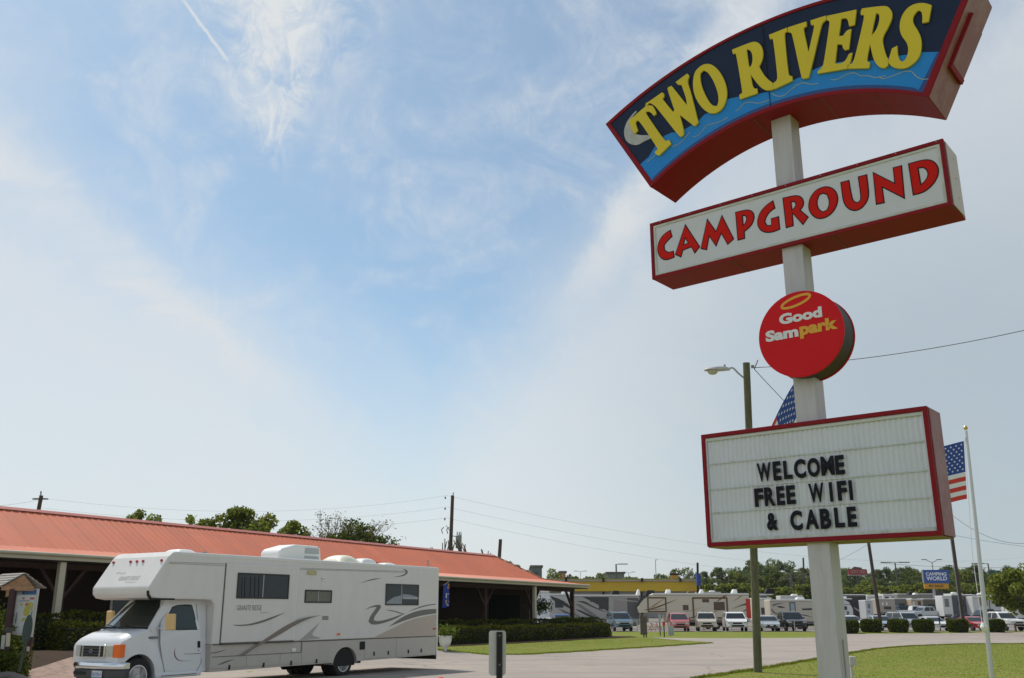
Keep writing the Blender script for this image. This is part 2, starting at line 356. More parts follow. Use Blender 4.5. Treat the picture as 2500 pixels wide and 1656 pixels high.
def npmesh(name, V, Fc, m, parent=None):
    me = bpy.data.meshes.new(name); V = np.asarray(V, np.float32); Fc = np.asarray(Fc, np.int32); k = Fc.shape[1]
    me.vertices.add(len(V)); me.vertices.foreach_set('co', V.ravel())
    me.loops.add(Fc.size); me.loops.foreach_set('vertex_index', Fc.ravel())
    me.polygons.add(len(Fc)); me.polygons.foreach_set('loop_start', np.arange(0, Fc.size, k, dtype=np.int32))
    me.update(calc_edges=True); me.validate(); me.materials.append(m)
    o = bpy.data.objects.new(name, me); COL.objects.link(o)
    if parent: o.parent = parent
    return o
def leaves(P, size, rs, squash=0.7, nrm=None):
    """one leaf quad per point: vertices and faces"""
    n = len(P); a = rs.normal(size=(n, 3)); a /= np.linalg.norm(a, axis=1)[:, None]
    b = rs.normal(size=(n, 3)); b -= (a * b).sum(1)[:, None] * a; b /= np.linalg.norm(b, axis=1)[:, None]
    s = size * (0.6 + 0.8 * rs.random(n))[:, None]; a = a * s * 0.5; b = b * s * 0.5 * squash
    V = np.stack([P - a, P - b * 1.0 - a * 0.1, P + a, P + b], 1).reshape(-1, 3)
    return V, np.arange(4 * n).reshape(-1, 4)
def smooth_poly(pts, it=2, lim=52):
    pts = [Vector(p[:2]) for p in pts]
    for _ in range(it):
        o = []; n = len(pts)
        for i, p in enumerate(pts):
            a, b = pts[i - 1], pts[(i + 1) % n]; d1, d2 = p - a, b - p
            if d1.length < 1e-6 or d2.length < 1e-6: continue
            if abs(d1.angle(d2)) > math.radians(lim): o.append(p)
            else: o.append(p - d1 * 0.25); o.append(p + d2 * 0.25)
        pts = o
    return pts
def offset_poly(pts, d):
    pts = [Vector(p[:2]) for p in pts]; n = len(pts)
    area = sum(pts[i - 1].x * pts[i].y - pts[i].x * pts[i - 1].y for i in range(n)); sg = 1 if area > 0 else -1
    o = []
    for i, p in enumerate(pts):
        a, b = (p - pts[i - 1]).normalized(), (pts[(i + 1) % n] - p).normalized()
        na, nb = Vector((a.y, -a.x)) * sg, Vector((b.y, -b.x)) * sg; m = na + nb
        if m.length < 1e-3: m = na.copy()
        m.normalize(); k = max(0.45, m.dot(na)); o.append(p + m * (d / k))
    return o
def glyph_mb(ch, x0, x1, z0, z1, y0, depth, bold=0.0, keep=False, into=None):
    """lettering from the built-in font fitted to a box in the x-z plane"""
    cu = bpy.data.curves.new('t', 'FONT'); cu.body = ch; cu.offset = bold; cu.extrude = 0.5; cu.resolution_u = 4
    ob = bpy.data.objects.new('t', cu); COL.objects.link(ob)
    me = bpy.data.meshes.new_from_object(ob)
    vs = [v.co.copy() for v in me.vertices]; fs = [tuple(p.vertices) for p in me.polygons]
    bpy.data.objects.remove(ob); bpy.data.curves.remove(cu); bpy.data.meshes.remove(me)
    ax, bx = min(v.x for v in vs), max(v.x for v in vs); ay, by = min(v.y for v in vs), max(v.y for v in vs)
    mb = into or MB()
    mb.add([(x0 + (v.x - ax) / (bx - ax) * (x1 - x0), y0 - (v.z + 0.5) * depth, z0 + (v.y - ay) / (by - ay) * (z1 - z0)) for v in vs], fs)
    return mb

# ------------------------------------------------------------------ setting: ground, roads
def sheet(name, poly, m, dz, step, kind='structure'):
    """ground sheet following the terrain inside a polygon of (x, y) points"""
    poly = [Vector(p[:2]) for p in poly]
    x0, x1 = min(p.x for p in poly), max(p.x for p in poly); y0, y1 = min(p.y for p in poly), max(p.y for p in poly)
    bd = []
    for i, p in enumerate(poly):
        q = poly[(i + 1) % len(poly)]; k = max(1, int((q - p).length / step))
        bd += [p + (q - p) * (j / k) for j in range(k)]
    n = len(bd); pts = list(bd); ed = [(i, (i + 1) % n) for i in range(n)]
    y = y0 + step / 2
    while y < y1:
        x = x0 + step / 2
        while x < x1: pts.append(Vector((x + rnd.uniform(-.1, .1) * step, y))); x += step
        y += step
    r = delaunay_2d_cdt(pts, ed, [], 1, 1e-5)
    mb = MB(); mb.add([(p.x, p.y, height(p.x, p.y) + dz) for p in r[0]], r[2])
    o = mb.build(name, m); 
    for p in o.data.polygons:
        p.use_smooth = True
    if o.data.polygons[0].normal.z < 0: o.data.flip_normals()
    tag(o, kind=kind); return o
def terrain():
    xs = sorted(set(list(np.arange(-60, 100, 1.6)) + [-2500, -1200, -500, -250, -150, -100, 120, 160, 220, 320, 500, 1200, 2500]))
    ys = sorted(set(list(np.arange(-12, 150, 1.6)) + [-400, -100, -40, 160, 175, 190, 210, 230, 250, 264, 300, 400, 700, 1500, 3500]))
    V = [(x, y, height(x, y)) for y in ys for x in xs]; nx = len(xs)
    Fc = [(j * nx + i, j * nx + i + 1, (j + 1) * nx + i + 1, (j + 1) * nx + i) for j in range(len(ys) - 1) for i in range(nx - 1)]
    o = npmesh('ground', V, Fc, GRASS); tag(o, kind='structure')
    for p in o.data.polygons: p.use_smooth = True
terrain()
def road_wear(m):
    """hairline cracks, oil spots and darker wheel tracks on the asphalt"""
    t = m.node_tree; b = t.nodes['Principled BSDF']; src = b.inputs['Base Color'].links[0].from_socket
    co = t.nodes.new('ShaderNodeTexCoord'); N = t.nodes.new
    nz = N('ShaderNodeTexNoise'); nz.inputs['Scale'].default_value = .8; nz.inputs['Detail'].default_value = 6; t.links.new(co.outputs['Object'], nz.inputs['Vector'])
    mv = N('ShaderNodeMix'); mv.data_type = 'RGBA'; mv.blend_type = 'ADD'; mv.inputs[0].default_value = 1.6; t.links.new(co.outputs['Object'], mv.inputs[6]); t.links.new(nz.outputs['Color'], mv.inputs[7])
    vo = N('ShaderNodeTexVoronoi'); vo.feature = 'DISTANCE_TO_EDGE'; vo.inputs['Scale'].default_value = .13; t.links.new(mv.outputs[2], vo.inputs['Vector'])
    mr = N('ShaderNodeMapRange'); mr.inputs[1].default_value = 0; mr.inputs[2].default_value = .006; mr.inputs[3].default_value = .8; mr.inputs[4].default_value = 0; t.links.new(vo.outputs['Distance'], mr.inputs[0])
    v2 = N('ShaderNodeTexVoronoi'); v2.inputs['Scale'].default_value = .22; t.links.new(mv.outputs[2], v2.inputs['Vector'])
    m2 = N('ShaderNodeMapRange'); m2.inputs[1].default_value = .02; m2.inputs[2].default_value = .13; m2.inputs[3].default_value = .6; m2.inputs[4].default_value = 0; t.links.new(v2.outputs['Distance'], m2.inputs[0])
    mp = N('ShaderNodeMapping'); mp.inputs['Rotation'].default_value = (0, 0, -BR0); mp.inputs['Scale'].default_value = (.05, 1.0, 1); t.links.new(co.outputs['Object'], mp.inputs[0])
    n3 = N('ShaderNodeTexNoise'); n3.inputs['Scale'].default_value = .9; n3.inputs['Detail'].default_value = 5; t.links.new(mp.outputs[0], n3.inputs['Vector'])
    m3 = N('ShaderNodeMapRange'); m3.inputs[1].default_value = .48; m3.inputs[2].default_value = .70; m3.inputs[4].default_value = .30; t.links.new(n3.outputs['Fac'], m3.inputs[0])
    a = N('ShaderNodeMath'); a.operation = 'MAXIMUM'; t.links.new(mr.outputs[0], a.inputs[0]); t.links.new(m2.outputs[0], a.inputs[1])
    a2 = N('ShaderNodeMath'); a2.operation = 'MAXIMUM'; t.links.new(a.outputs[0], a2.inputs[0]); t.links.new(m3.outputs[0], a2.inputs[1])
    mx_ = N('ShaderNodeMix'); mx_.data_type = 'RGBA'; t.links.new(a2.outputs[0], mx_.inputs[0]); t.links.new(src, mx_.inputs[6]); mx_.inputs[7].default_value = (.13, .115, .10, 1)
    t.links.new(mx_.outputs[2], b.inputs['Base Color'])
BR0 = math.atan2(U.y, U.x); road_wear(ROAD)
g = lambda x, y: gp(x, y).to_2d()
road = [LP(-30, 21.5).to_2d(), LP(10, 21.8).to_2d(), LP(17.5, 22.2).to_2d(), LP(22, 24.0).to_2d(), g(1064, 1600), g(1188, 1601), g(1280, 1599.5), g(1400, 1593), g(1509, 1586),
        g(1600, 1580.5), g(1665, 1576), g(1720, 1572.7), g(1738, 1570.6), g(1725, 1568.6), g(1680, 1565.6), g(1625, 1563), g(1570, 1560.5), g(1523, 1559), LP(67, 34).to_2d(), LP(66, 45).to_2d(),
        LP(72, 45).to_2d(), g(1501, 1554.6), g(1560, 1556.4), g(1660, 1558.5), g(1760, 1559), g(1900, 1558.4), g(1985, 1557.4), g(2030, 1553.5), g(2062, 1551), g(2280, 1550.6), g(2500, 1550), (90, 91), (90, 64), (60, 61.5),
        g(2500, 1572.3), g(2358, 1573), g(2221, 1578), g(2140, 1585), g(2072, 1596), g(1989, 1611), g(1841, 1636), g(1707, 1656), (2.2, 20), (-0.8, 12), (-3.5, 2), (-8, -8), (-40, -10)]
sheet('road', road, ROAD, 0.012, 2.4)
lot = [(5, 91.6), (29, 91.6), (32, 93.6), (60, 94.2), (140, 102), (170, 190), (20, 200), (-30, 130), (-25, 108)]
sheet('parking_lot', lot, LOT, 0.012, 5)
sheet('mulch_bed', [LP(19.4, 25.8).to_2d(), LP(30, 26.0).to_2d(), LP(40, 26.2).to_2d(), LP(50, 26.2).to_2d(), LP(57.6, 26.0).to_2d(), LP(58.6, 27).to_2d(), LP(58, 29.3).to_2d(), LP(19.4, 29.3).to_2d()], MULCH, 0.02, 1.2)
sheet('stone_apron', [LP(9, 22.6).to_2d(), LP(14, 22.4).to_2d(), LP(16.6, 23.2).to_2d(), LP(19.6, 25.6).to_2d(), LP(19.4, 31).to_2d(), LP(9, 31).to_2d()], MULCH, 0.018, 0.8)
sheet('gravel_path', [LP(14.6, 22.0).to_2d(), LP(16.9, 22.4).to_2d(), LP(18.3, 23.9).to_2d(), LP(18.8, 25.2).to_2d(), LP(17.6, 25.4).to_2d(), LP(16.3, 24.6).to_2d(), LP(14.8, 23.8).to_2d()], GRAVEL, 0.03, 0.5)

def blades(name, poly, n, h, label):
    """scattered blades of mown grass standing on the terrain"""
    poly = [Vector(p[:2]) for p in poly]; rs = np.random.RandomState(5)
    x0, x1 = min(p.x for p in poly), max(p.x for p in poly); y0, y1 = min(p.y for p in poly), max(p.y for p in poly)
    X = rs.uniform(x0, x1, n * 3); Y = rs.uniform(y0, y1, n * 3); ins = np.zeros(n * 3, bool)
    for i in range(len(poly)):
        a, b = poly[i], poly[i - 1]; c = ((a.y > Y) != (b.y > Y)) & (X < (b.x - a.x) * (Y - a.y) / ((b.y - a.y) or 1e-9) + a.x); ins ^= c
    X, Y = X[ins][:n], Y[ins][:n]; n = len(X); Z = np.array([height(x, y) for x, y in zip(X, Y)])
    t = rs.uniform(0, 6.28, n); w = 0.018; hh = h * (0.5 + rs.random(n)); lean = rs.normal(size=(n, 2)) * h * 0.4
    V = np.stack([np.stack([X - np.cos(t) * w, Y - np.sin(t) * w, Z], 1), np.stack([X + np.cos(t) * w, Y + np.sin(t) * w, Z], 1),
                  np.stack([X + lean[:, 0], Y + lean[:, 1], Z + hh], 1)], 1).reshape(-1, 3)
    o = npmesh(name, V, np.arange(3 * n).reshape(-1, 3), BLADE); tag(o, label, 'grass', kind='stuff')
blades('grass', [g(1707, 1656) + Vector((-.05, 0)), g(1841, 1636.5), g(1989, 1611.5), g(2072, 1596.5), g(2221, 1578.5), g(2358, 1573.6), g(2500, 1573), (34, 27), (5, 26)], 45000, 0.012,
       'bright mown lawn blades on the verge around the tall sign')
blades('grass', [g(1064, 1600), g(1188, 1601), g(1280, 1599.5), g(1509, 1586), g(1665, 1576), g(1738, 1570.6), g(1625, 1563), LP(58.8, 26).to_2d(), LP(40, 26.1).to_2d(), LP(25, 25.6).to_2d(), LP(22, 24.4).to_2d()], 16000, 0.015,
       'mown grass strip between the hedge and the road')
blades('grass', [LP(17.3, 22.4).to_2d(), LP(22, 24.2).to_2d(), LP(22, 25.6).to_2d(), LP(19, 25.2).to_2d(), LP(18.5, 24.0).to_2d()], 1500, 0.12, 'small rough grass patch beside the gravel path')

def fringe(line, n, h, spread, label):
    """tufts creeping over the edge of the asphalt"""
    rs = np.random.RandomState(n); V_ = []; line = [Vector(p) for p in line]; seg = [(b - a).length for a, b in zip(line, line[1:])]; tot = sum(seg)
    for _ in range(n):
        d = rs.uniform(0, tot); i = 0
        while d > seg[i] and i < len(seg) - 1: d -= seg[i]; i += 1
        p = line[i].lerp(line[i + 1], d / seg[i]); q = p + Vector((rs.normal() * spread, rs.normal() * spread)) * (1 + .8 * math.sin(p.x * 3.1 + p.y))
        z = height(q.x, q.y); t = rs.uniform(0, 6.28); w = .02; hh = h * rs.uniform(.4, 1.3)
        V_ += [(q.x - math.cos(t) * w, q.y - math.sin(t) * w, z + .005), (q.x + math.cos(t) * w, q.y + math.sin(t) * w, z + .005), (q.x + rs.normal() * h * .5, q.y + rs.normal() * h * .5, z + hh)]
    o = npmesh('grass', V_, np.arange(3 * n).reshape(-1, 3), BLADE); tag(o, label, 'grass', kind='stuff')
fringe([g(1690, 1658), g(1707, 1656), g(1841, 1636), g(1989, 1611), g(2072, 1596), g(2140, 1585), g(2221, 1578), g(2358, 1573), g(2500, 1572.3)], 14000, .06, .07, 'ragged grass edge of the lawn under the tall sign')
fringe([g(1064, 1600), g(1188, 1601), g(1280, 1599.5), g(1400, 1593), g(1509, 1586), g(1600, 1580.5), g(1665, 1576), g(1738, 1570.6)], 9000, .07, .10, 'ragged grass edge of the strip before the hedge')

# ------------------------------------------------------------------ the tall campground sign
SA = 0.8863; SD = Vector((math.sin(SA), -math.cos(SA), 0)); SN = Vector((math.cos(SA), math.sin(SA), 0)); SO = Vector((3.542, 11.051, 0))
sign = thing('pylon_sign', SO, 'tall white pole sign with curved red cabinet, campground box, red disc and message board', 'sign', rz=SA - math.pi / 2)
def S(x, y, off=0.0):
    p = hit(x, y, SO + SN * off, SN) - SO; return (p.dot(SD), p.z)
MB().box(-.21, .06, .065, .345, -.3, 7.95).build('pole', POLE, sign, bevel=.012)
MB().box(.063, .083, .18, .22, 0, 1.35).build('conduit', POLE, sign, bevel=.004)
# curved cabinet
FY = -.20
def arc(cx, cz, R, w0, w1, n=40):
    return [(w0 + (w1 - w0) * i / n, cz + math.sqrt(R * R - (w0 + (w1 - w0) * i / n - cx) ** 2)) for i in range(n + 1)]
def arch(top, tl, tr, bl, br, n=40):
    """closed outline from the top arc (left to right) back along the bottom arc"""
    def circ(a, b, sag):
        c = ((a[0] + b[0]) / 2, (a[1] + b[1]) / 2); h = math.dist(a, b) / 2; R = (h * h + sag * sag) / (2 * sag)
        dx, dz = (b[0] - a[0]) / (2 * h), (b[1] - a[1]) / (2 * h); nx, nz = -dz, dx
        o = (c[0] - nx * (R - sag), c[1] - nz * (R - sag)); t0 = math.atan2(a[1] - o[1], a[0] - o[0]); t1 = math.atan2(b[1] - o[1], b[0] - o[0])
        return [(o[0] + R * math.cos(t0 + (t1 - t0) * i / n), o[1] + R * math.sin(t0 + (t1 - t0) * i / n)) for i in range(n + 1)]
    return circ(tl, tr, top[0]) + circ(bl, br, top[1])[::-1]
outer = arch((.60, .53), (-2.63, 8.58), (2.50, 8.66), (-1.92, 7.345), (1.81, 7.365))
inner = arch((.585, .505), (-2.54, 8.555), (2.40, 8.63), (-1.885, 7.43), (1.755, 7.45))
cab = MB().prism(offset_poly(outer, -.004), FY + .03, .50).build('arch_cabinet', RED, sign)
MB().prism(outer, FY, FY + .05, [inner]).build('frame', RED, cab, bevel=.006)
MB().prism(offset_poly(inner, .02), FY + .018, FY + .035).build('face_panel', NAVY, cab)
tc1 = lambda pts, f, o=FY: [S(*f(x, y), o) for x, y in pts]
fA = lambda x, y: (1460 + x / 3.92, 120 + y / 3.92)
fB = lambda x, y: (1780 + x / 4.612, y / 4.612)
fD = lambda x, y: (2080 + x / 4.753, y / 4.753)
fE = lambda x, y: (1580 + x / 5.6, 440 + y / 5.6)
fF = lambda x, y: (1960 + x / 5.4075, 330 + y / 5.4075)
wtop = tc1([(400, 1100), (480, 1030), (540, 930), (625, 830), (700, 797), (780, 790), (870, 740), (960, 680), (1020, 620), (1110, 585), (1180, 520), (1230, 478), (1330, 455), (1400, 445)], fA) + \
       tc1([(120, 1085), (300, 1060), (480, 1020), (600, 955), (700, 905), (840, 850), (930, 790), (1060, 730), (1200, 700), (1400, 680)], fB) + \
       tc1([(120, 700), (220, 700), (420, 660), (640, 630), (800, 602), (1015, 598)], fD)
botarc = inner[41:]                                     # right to left
edge_r = Vector(inner[40]); edge_b = Vector(inner[41])
wl = wtop[0]; wr = wtop[-1]
def clip_in(p):   # keep the end points on the straight ends of the face
    return p
tR = (wr[1] - edge_b.y) / (edge_r.y - edge_b.y); rr = edge_b.lerp(edge_r, tR)
eL0, eL1 = Vector(inner[-1]), Vector(inner[0]); tL = (wl[1] - eL0.y) / (eL1.y - eL0.y); ll = eL0.lerp(eL1, tL)
water = [tuple(ll)] + wtop[1:-1] + [tuple(rr)] + botarc
MB().prism(water, FY + .0125, FY + .017).build('river_band', BLUE, cab)
rim = [p for p in botarc]; rim_in = [(p[0] * .997, p[1] + .05) for p in botarc]
MB().prism([tuple(rr)] + rim + rim_in[::-1][:-1] + [(rim_in[0][0] - .035, rim_in[0][1]), (rr.x - .03, rr.y)], FY + .009, FY + .0124).build('edge_shade', DBLUE, cab)  # dark blue strip paints the shading where the face sits inset
moon = tc1([(360, 588), (300, 650), (255, 730), (243, 810), (265, 880), (320, 915), (380, 918), (440, 880), (520, 845), (520, 820), (400, 825), (350, 805), (318, 760), (306, 700), (330, 640), (368, 600)], fA)
MB().prism(smooth_poly(moon, 2), FY + .008, FY + .0115).build('moon', mat('moon_print', (0.50, 0.50, 0.47), .5, .25, 14, dirt=(.3, .3, .28), dscale=9, damt=.6), cab)
MB().bar((S(1861, 64, FY)[0], FY + .006, S(1861, 64, FY)[1]), (S(1881, 264, FY)[0], FY + .006, S(1881, 264, FY)[1]), .008, .006, (0, 1, 0)).build('panel_joint', UNDER, cab)
WAVES = [(fA, [(465, 1080), (520, 1035), (555, 1000)]), (fA, [(700, 935), (770, 905), (820, 860), (875, 795)]),
         (fA, [(905, 840), (960, 820), (1000, 775), (1040, 730), (1140, 700), (1190, 680), (1240, 650)]),
         (fB, [(70, 1250), (120, 1215), (170, 1160), (250, 1150), (330, 1160), (455, 1122)]),
         (fB, [(480, 1050), (520, 1075), (560, 1082), (620, 1070), (680, 1020), (740, 970), (800, 938), (840, 930), (920, 947), (1000, 935)]),
         (fB, [(1145, 890), (1190, 898), (1240, 880), (1330, 830), (1410, 820), (1480, 850), (1568, 852), (1650, 872), (1760, 850)]),
         (fD, [(305, 888), (350, 910), (400, 900), (480, 875), (600, 828), (680, 825), (720, 860), (760, 895), (820, 918), (890, 912)])]
for f_, w_ in WAVES:
    q = tc1(w_, f_); pts = []
    for i in range(len(q) - 1):
        p0, p1, p2, p3 = q[max(0, i - 1)], q[i], q[i + 1], q[min(len(q) - 1, i + 2)]
        for k in range(5):
            t = k / 5; pts.append(tuple(.5 * ((2 * p1[a]) + (-p0[a] + p2[a]) * t + (2 * p0[a] - 5 * p1[a] + 4 * p2[a] - p3[a]) * t * t + (-p0[a] + 3 * p1[a] - 3 * p2[a] + p3[a]) * t ** 3) for a in (0, 1)))
    pts.append(q[-1])
    MB().tube([(p[0], FY + .011, p[1]) for p in pts], .0055, 5).build('wave_line', mat('wave_print', (.42, .50, .42), .5, .2), cab)
LET = {
 'T': (fA, [(298, 692), (350, 650), (470, 545), (500, 545), (530, 545), (562, 608), (562, 628), (540, 645), (522, 622), (495, 600), (462, 608), (475, 640), (640, 878), (660, 885), (685, 874), (706, 912), (590, 1026), (558, 1012), (548, 990), (578, 965), (560, 930), (405, 695), (378, 690), (365, 715), (388, 785), (360, 815), (343, 808)], []),
 'W': (fA, [(458, 560), (465, 525), (500, 505), (620, 420), (640, 435), (637, 465), (622, 482), (725, 608), (738, 590), (672, 395), (675, 375), (708, 358), (725, 375), (857, 543), (852, 480), (805, 348), (770, 348), (750, 322), (860, 240), (880, 262), (862, 310), (868, 345), (895, 420), (966, 710), (935, 745), (915, 735), (788, 635), (830, 790), (822, 832), (795, 846), (775, 830), (575, 575), (540, 540), (500, 520)], []),
 'O': (fA, [(918, 250), (965, 180), (1040, 140), (1115, 160), (1190, 245), (1240, 370), (1240, 480), (1200, 580), (1120, 630), (1040, 608), (960, 520), (912, 400)], [[(985, 240), (1015, 210), (1055, 225), (1112, 310), (1155, 430), (1160, 505), (1145, 548), (1110, 550), (1070, 515), (1010, 400), (985, 310)]]),
 'R': (fB, [(38, 568), (260, 478), (315, 477), (358, 505), (388, 570), (390, 640), (375, 700), (345, 758), (400, 855), (460, 915), (502, 940), (505, 1015), (440, 1030), (385, 1010), (330, 960), (250, 850), (272, 985), (300, 1008), (325, 1003), (328, 1060), (130, 1128), (118, 1080), (155, 1050), (150, 1010), (90, 640), (75, 608), (50, 618)], [[(205, 567), (238, 568), (265, 610), (272, 680), (260, 740), (238, 768), (226, 735)]]),
 'I': (fB, [(455, 402), (658, 320), (666, 362), (640, 375), (628, 402), (672, 840), (690, 862), (718, 866), (720, 918), (520, 1012), (506, 1013), (504, 942), (535, 925), (552, 890), (545, 800), (505, 460), (490, 440), (468, 452)], []),
 'V': (fB, [(668, 318), (876, 252), (880, 303), (848, 325), (846, 350), (900, 598), (965, 320), (962, 288), (930, 292), (922, 240), (1098, 185), (1103, 230), (1060, 262), (1040, 312), (955, 680), (902, 885), (838, 898), (820, 880), (722, 412), (702, 372), (672, 372)], []),
 'E': (fB, [(1110, 188), (1440, 117), (1420, 290), (1385, 300), (1358, 306), (1345, 240), (1330, 217), (1300, 212), (1268, 225), (1262, 285), (1242, 415), (1290, 412), (1330, 352), (1383, 334), (1355, 562), (1310, 575), (1287, 552), (1280, 510), (1225, 508), (1200, 725), (1270, 723), (1320, 690), (1355, 617), (1395, 600), (1385, 660), (1350, 780), (1005, 838), (1003, 815), (1060, 758), (1072, 720), (1140, 275), (1132, 242), (1105, 234)], []),
 'R2': (fD, [(105, 150), (125, 108), (370, 76), (430, 88), (475, 150), (470, 225), (430, 320), (355, 450), (375, 560), (405, 665), (430, 695), (425, 770), (385, 800), (335, 795), (285, 750), (250, 680), (215, 520), (178, 700), (188, 728), (215, 735), (205, 800), (-50, 806), (-45, 762), (10, 745), (40, 680), (150, 212), (140, 182), (110, 182)], [[(285, 166), (312, 166), (330, 210), (310, 310), (270, 385), (235, 420), (240, 370)]]),
 'S': (fD, [(930, 70), (895, 262), (820, 278), (825, 200), (810, 140), (780, 130), (740, 160), (710, 220), (715, 280), (770, 360), (810, 450), (815, 560), (790, 670), (720, 750), (640, 800), (560, 808), (480, 790), (425, 740), (435, 690), (470, 572), (532, 540), (535, 640), (560, 710), (590, 725), (625, 705), (655, 640), (660, 560), (640, 500), (590, 440), (560, 370), (560, 270), (590, 180), (650, 100), (730, 55), (820, 42), (870, 50)], []),
}
for k_, (f_, o_, h_) in LET.items():
    MB().prism(smooth_poly(tc1(o_, f_), 2, 50), FY - .022, FY + .0075, [smooth_poly(tc1(h, f_), 2, 50) for h in h_]).build('letter', YEL, cab, bevel=.007)
for sg in (0, 1):     # raised service hatch on the right end
    pass
er0, er1 = Vector((1.81, 7.365)), Vector((2.50, 8.66)); ed = (er1 - er0).normalized(); en = Vector((ed.y, -ed.x))
def endp(t, o): return er0 + ed * t + en * o
hb = MB()
mb = MB(); q = [endp(0.01, -.02), endp(1.45, -.02), endp(1.45, .004), endp(0.01, .004)]
mb.prism([tuple(p) for p in q], FY + .012, .498).build('end_skin', REDSIDE, cab)
q = [endp(.50, .003), endp(1.10, .003), endp(1.10, .03), endp(.50, .03)]
MB().prism([tuple(p) for p in q], -.02, .46).build('hatch', REDSIDE, cab, bevel=.003)
q = [endp(.44, .003), endp(1.12, .003), endp(1.12, .05), endp(.44, .05)]
MB().prism([tuple(p) for p in q], -.045, -.021).build('hatch_flange', RED, cab, bevel=.002)
q = [endp(.44, .003), endp(.50, .003), endp(.50, .05), endp(.44, .05)]
MB().prism([tuple(p) for p in q], -.020, .44).build('hatch_flange', RED, cab, bevel=.002)

def frame_box(x0, x1, z0, z1, t, y0, y1):
    return MB().prism([(x0, z0), (x1, z0), (x1, z1), (x0, z1)], y0, y1, [[(x0 + t, z0 + t), (x1 - t, z0 + t), (x1 - t, z1 - t), (x0 + t, z1 - t)]])
# campground cabinet
cb = MB().box(-2.069, 1.853, .04, .574, 6.074, 6.902).build('campground_cabinet', RED, sign)
frame_box(-2.073, 1.857, 6.07, 6.906, .045, 0, .05).build('frame', RED, cb, bevel=.005)
MB().box(-2.035, 1.82, .024, .038, 6.11, 6.87).build('face_panel', SIGNW, cb)
frame_box(-2.026, 1.811, 6.117, 6.859, .035, .012, .0235).build('pan_rim', mat('pan_rim_white', (.62, .63, .57), .4, .15, 5, dirt=(.33, .32, .25), dscale=3, damt=.6), cb, bevel=.006)
MB().box(1.8575, 1.868, .06, .50, 6.09, 6.88).build('end_skin', mat('pale_pink_metal', (.62, .52, .50), .5, .1), cb)
for z in (6.25, 6.5, 6.75): MB().lathe((1.873, .30, z), [(.006, 0), (.006, .004)], 6, 'x').build('screw', SHEET, cb)
CL = [
 (fE, [(318, 680), (342, 772), (275, 835), (235, 890), (238, 950), (268, 978), (300, 985), (360, 968), (372, 1055), (290, 1090), (220, 1092), (165, 1045), (138, 960), (150, 860), (190, 780), (250, 720)], []),
 (fE, [(520, 605), (720, 912), (650, 1002), (605, 915), (490, 960), (462, 1055), (382, 1018)], [[(520, 795), (558, 858), (500, 882)]]),
 (fE, [(820, 530), (940, 700), (1020, 478), (1185, 805), (1100, 882), (1012, 730), (942, 905), (848, 768), (815, 955), (732, 938)], []),
 (fE, [(1205, 440), (1370, 398), (1440, 425), (1470, 490), (1450, 580), (1400, 650), (1330, 705), (1335, 800), (1238, 825)], [[(1305, 485), (1345, 490), (1358, 530), (1345, 580), (1315, 615)]]),
 (fE, [(1720, 278), (1750, 385), (1680, 430), (1630, 500), (1610, 570), (1640, 620), (1700, 615), (1695, 525), (1798, 495), (1815, 672), (1730, 710), (1640, 722), (1560, 700), (1510, 630), (1505, 550), (1540, 440), (1620, 345)], []),
 (fE, [(1852, 245), (2020, 205), (2100, 220), (2142, 280), (2140, 350), (2095, 410), (2205, 505), (2130, 612), (1988, 455), (2000, 625), (1898, 655)], [[(1970, 300), (2012, 295), (2032, 330), (2015, 375), (1980, 402)]]),
 (fF, [(300, 672), (400, 700), (455, 770), (468, 870), (430, 980), (350, 1070), (240, 1112), (150, 1090), (85, 1010), (70, 920), (100, 810), (180, 715)], [[(270, 770), (320, 790), (345, 860), (345, 930), (315, 990), (265, 1012), (220, 990), (190, 930), (190, 860), (220, 790)]]),
 (fF, [(498, 625), (610, 595), (650, 830), (680, 880), (720, 890), (755, 865), (765, 810), (728, 550), (845, 520), (875, 760), (860, 860), (800, 950), (720, 1000), (640, 998), (570, 950), (535, 880), (520, 800)], []),
 (fF, [(925, 490), (1210, 635), (1190, 430), (1305, 400), (1345, 840), (1050, 690), (1078, 895), (968, 918)], []),
 (fF, [(1392, 378), (1560, 330), (1660, 320), (1740, 350), (1795, 430), (1790, 540), (1720, 660), (1600, 760), (1455, 795)], [[(1525, 440), (1590, 430), (1635, 460), (1655, 520), (1620, 600), (1560, 650)]])]
for f_, o_, h_ in CL:
    o2 = smooth_poly(tc1(o_, f_, .02), 2, 40); h2 = [smooth_poly(tc1(h, f_, .02), 2, 40) for h in h_]
    MB().prism(offset_poly(o2, -.010), .017, .0205, [offset_poly(h, .010) for h in h2]).build('letter', LETRED, cb)
    MB().prism(offset_poly(o2, .004), .0207, .0237, [offset_poly(h, -.004) for h in h2]).build('letter_outline', BLACK, cb)
for x in (-.9, .45): MB().box(x - .004, x + .004, .052, .572, 6.069, 6.0735).build('sheet_seam', SHEET, cb)
for x in np.arange(-1.9, 1.8, .46):
    MB().lathe((x, -.003, 6.885), [(.006, -.003), (.008, .003)], 6, 'y').build('screw', GALV, cb)
for w_ in (-1.25, -.35, .55, 1.2):
    zz = [p for p in outer[41:] if abs(p[0] - w_) < .05][0][1]; MB().box(w_ - .004, w_ + .004, FY + .05, .49, zz - .002, zz + .006).build('sheet_seam', SHEET, cab)
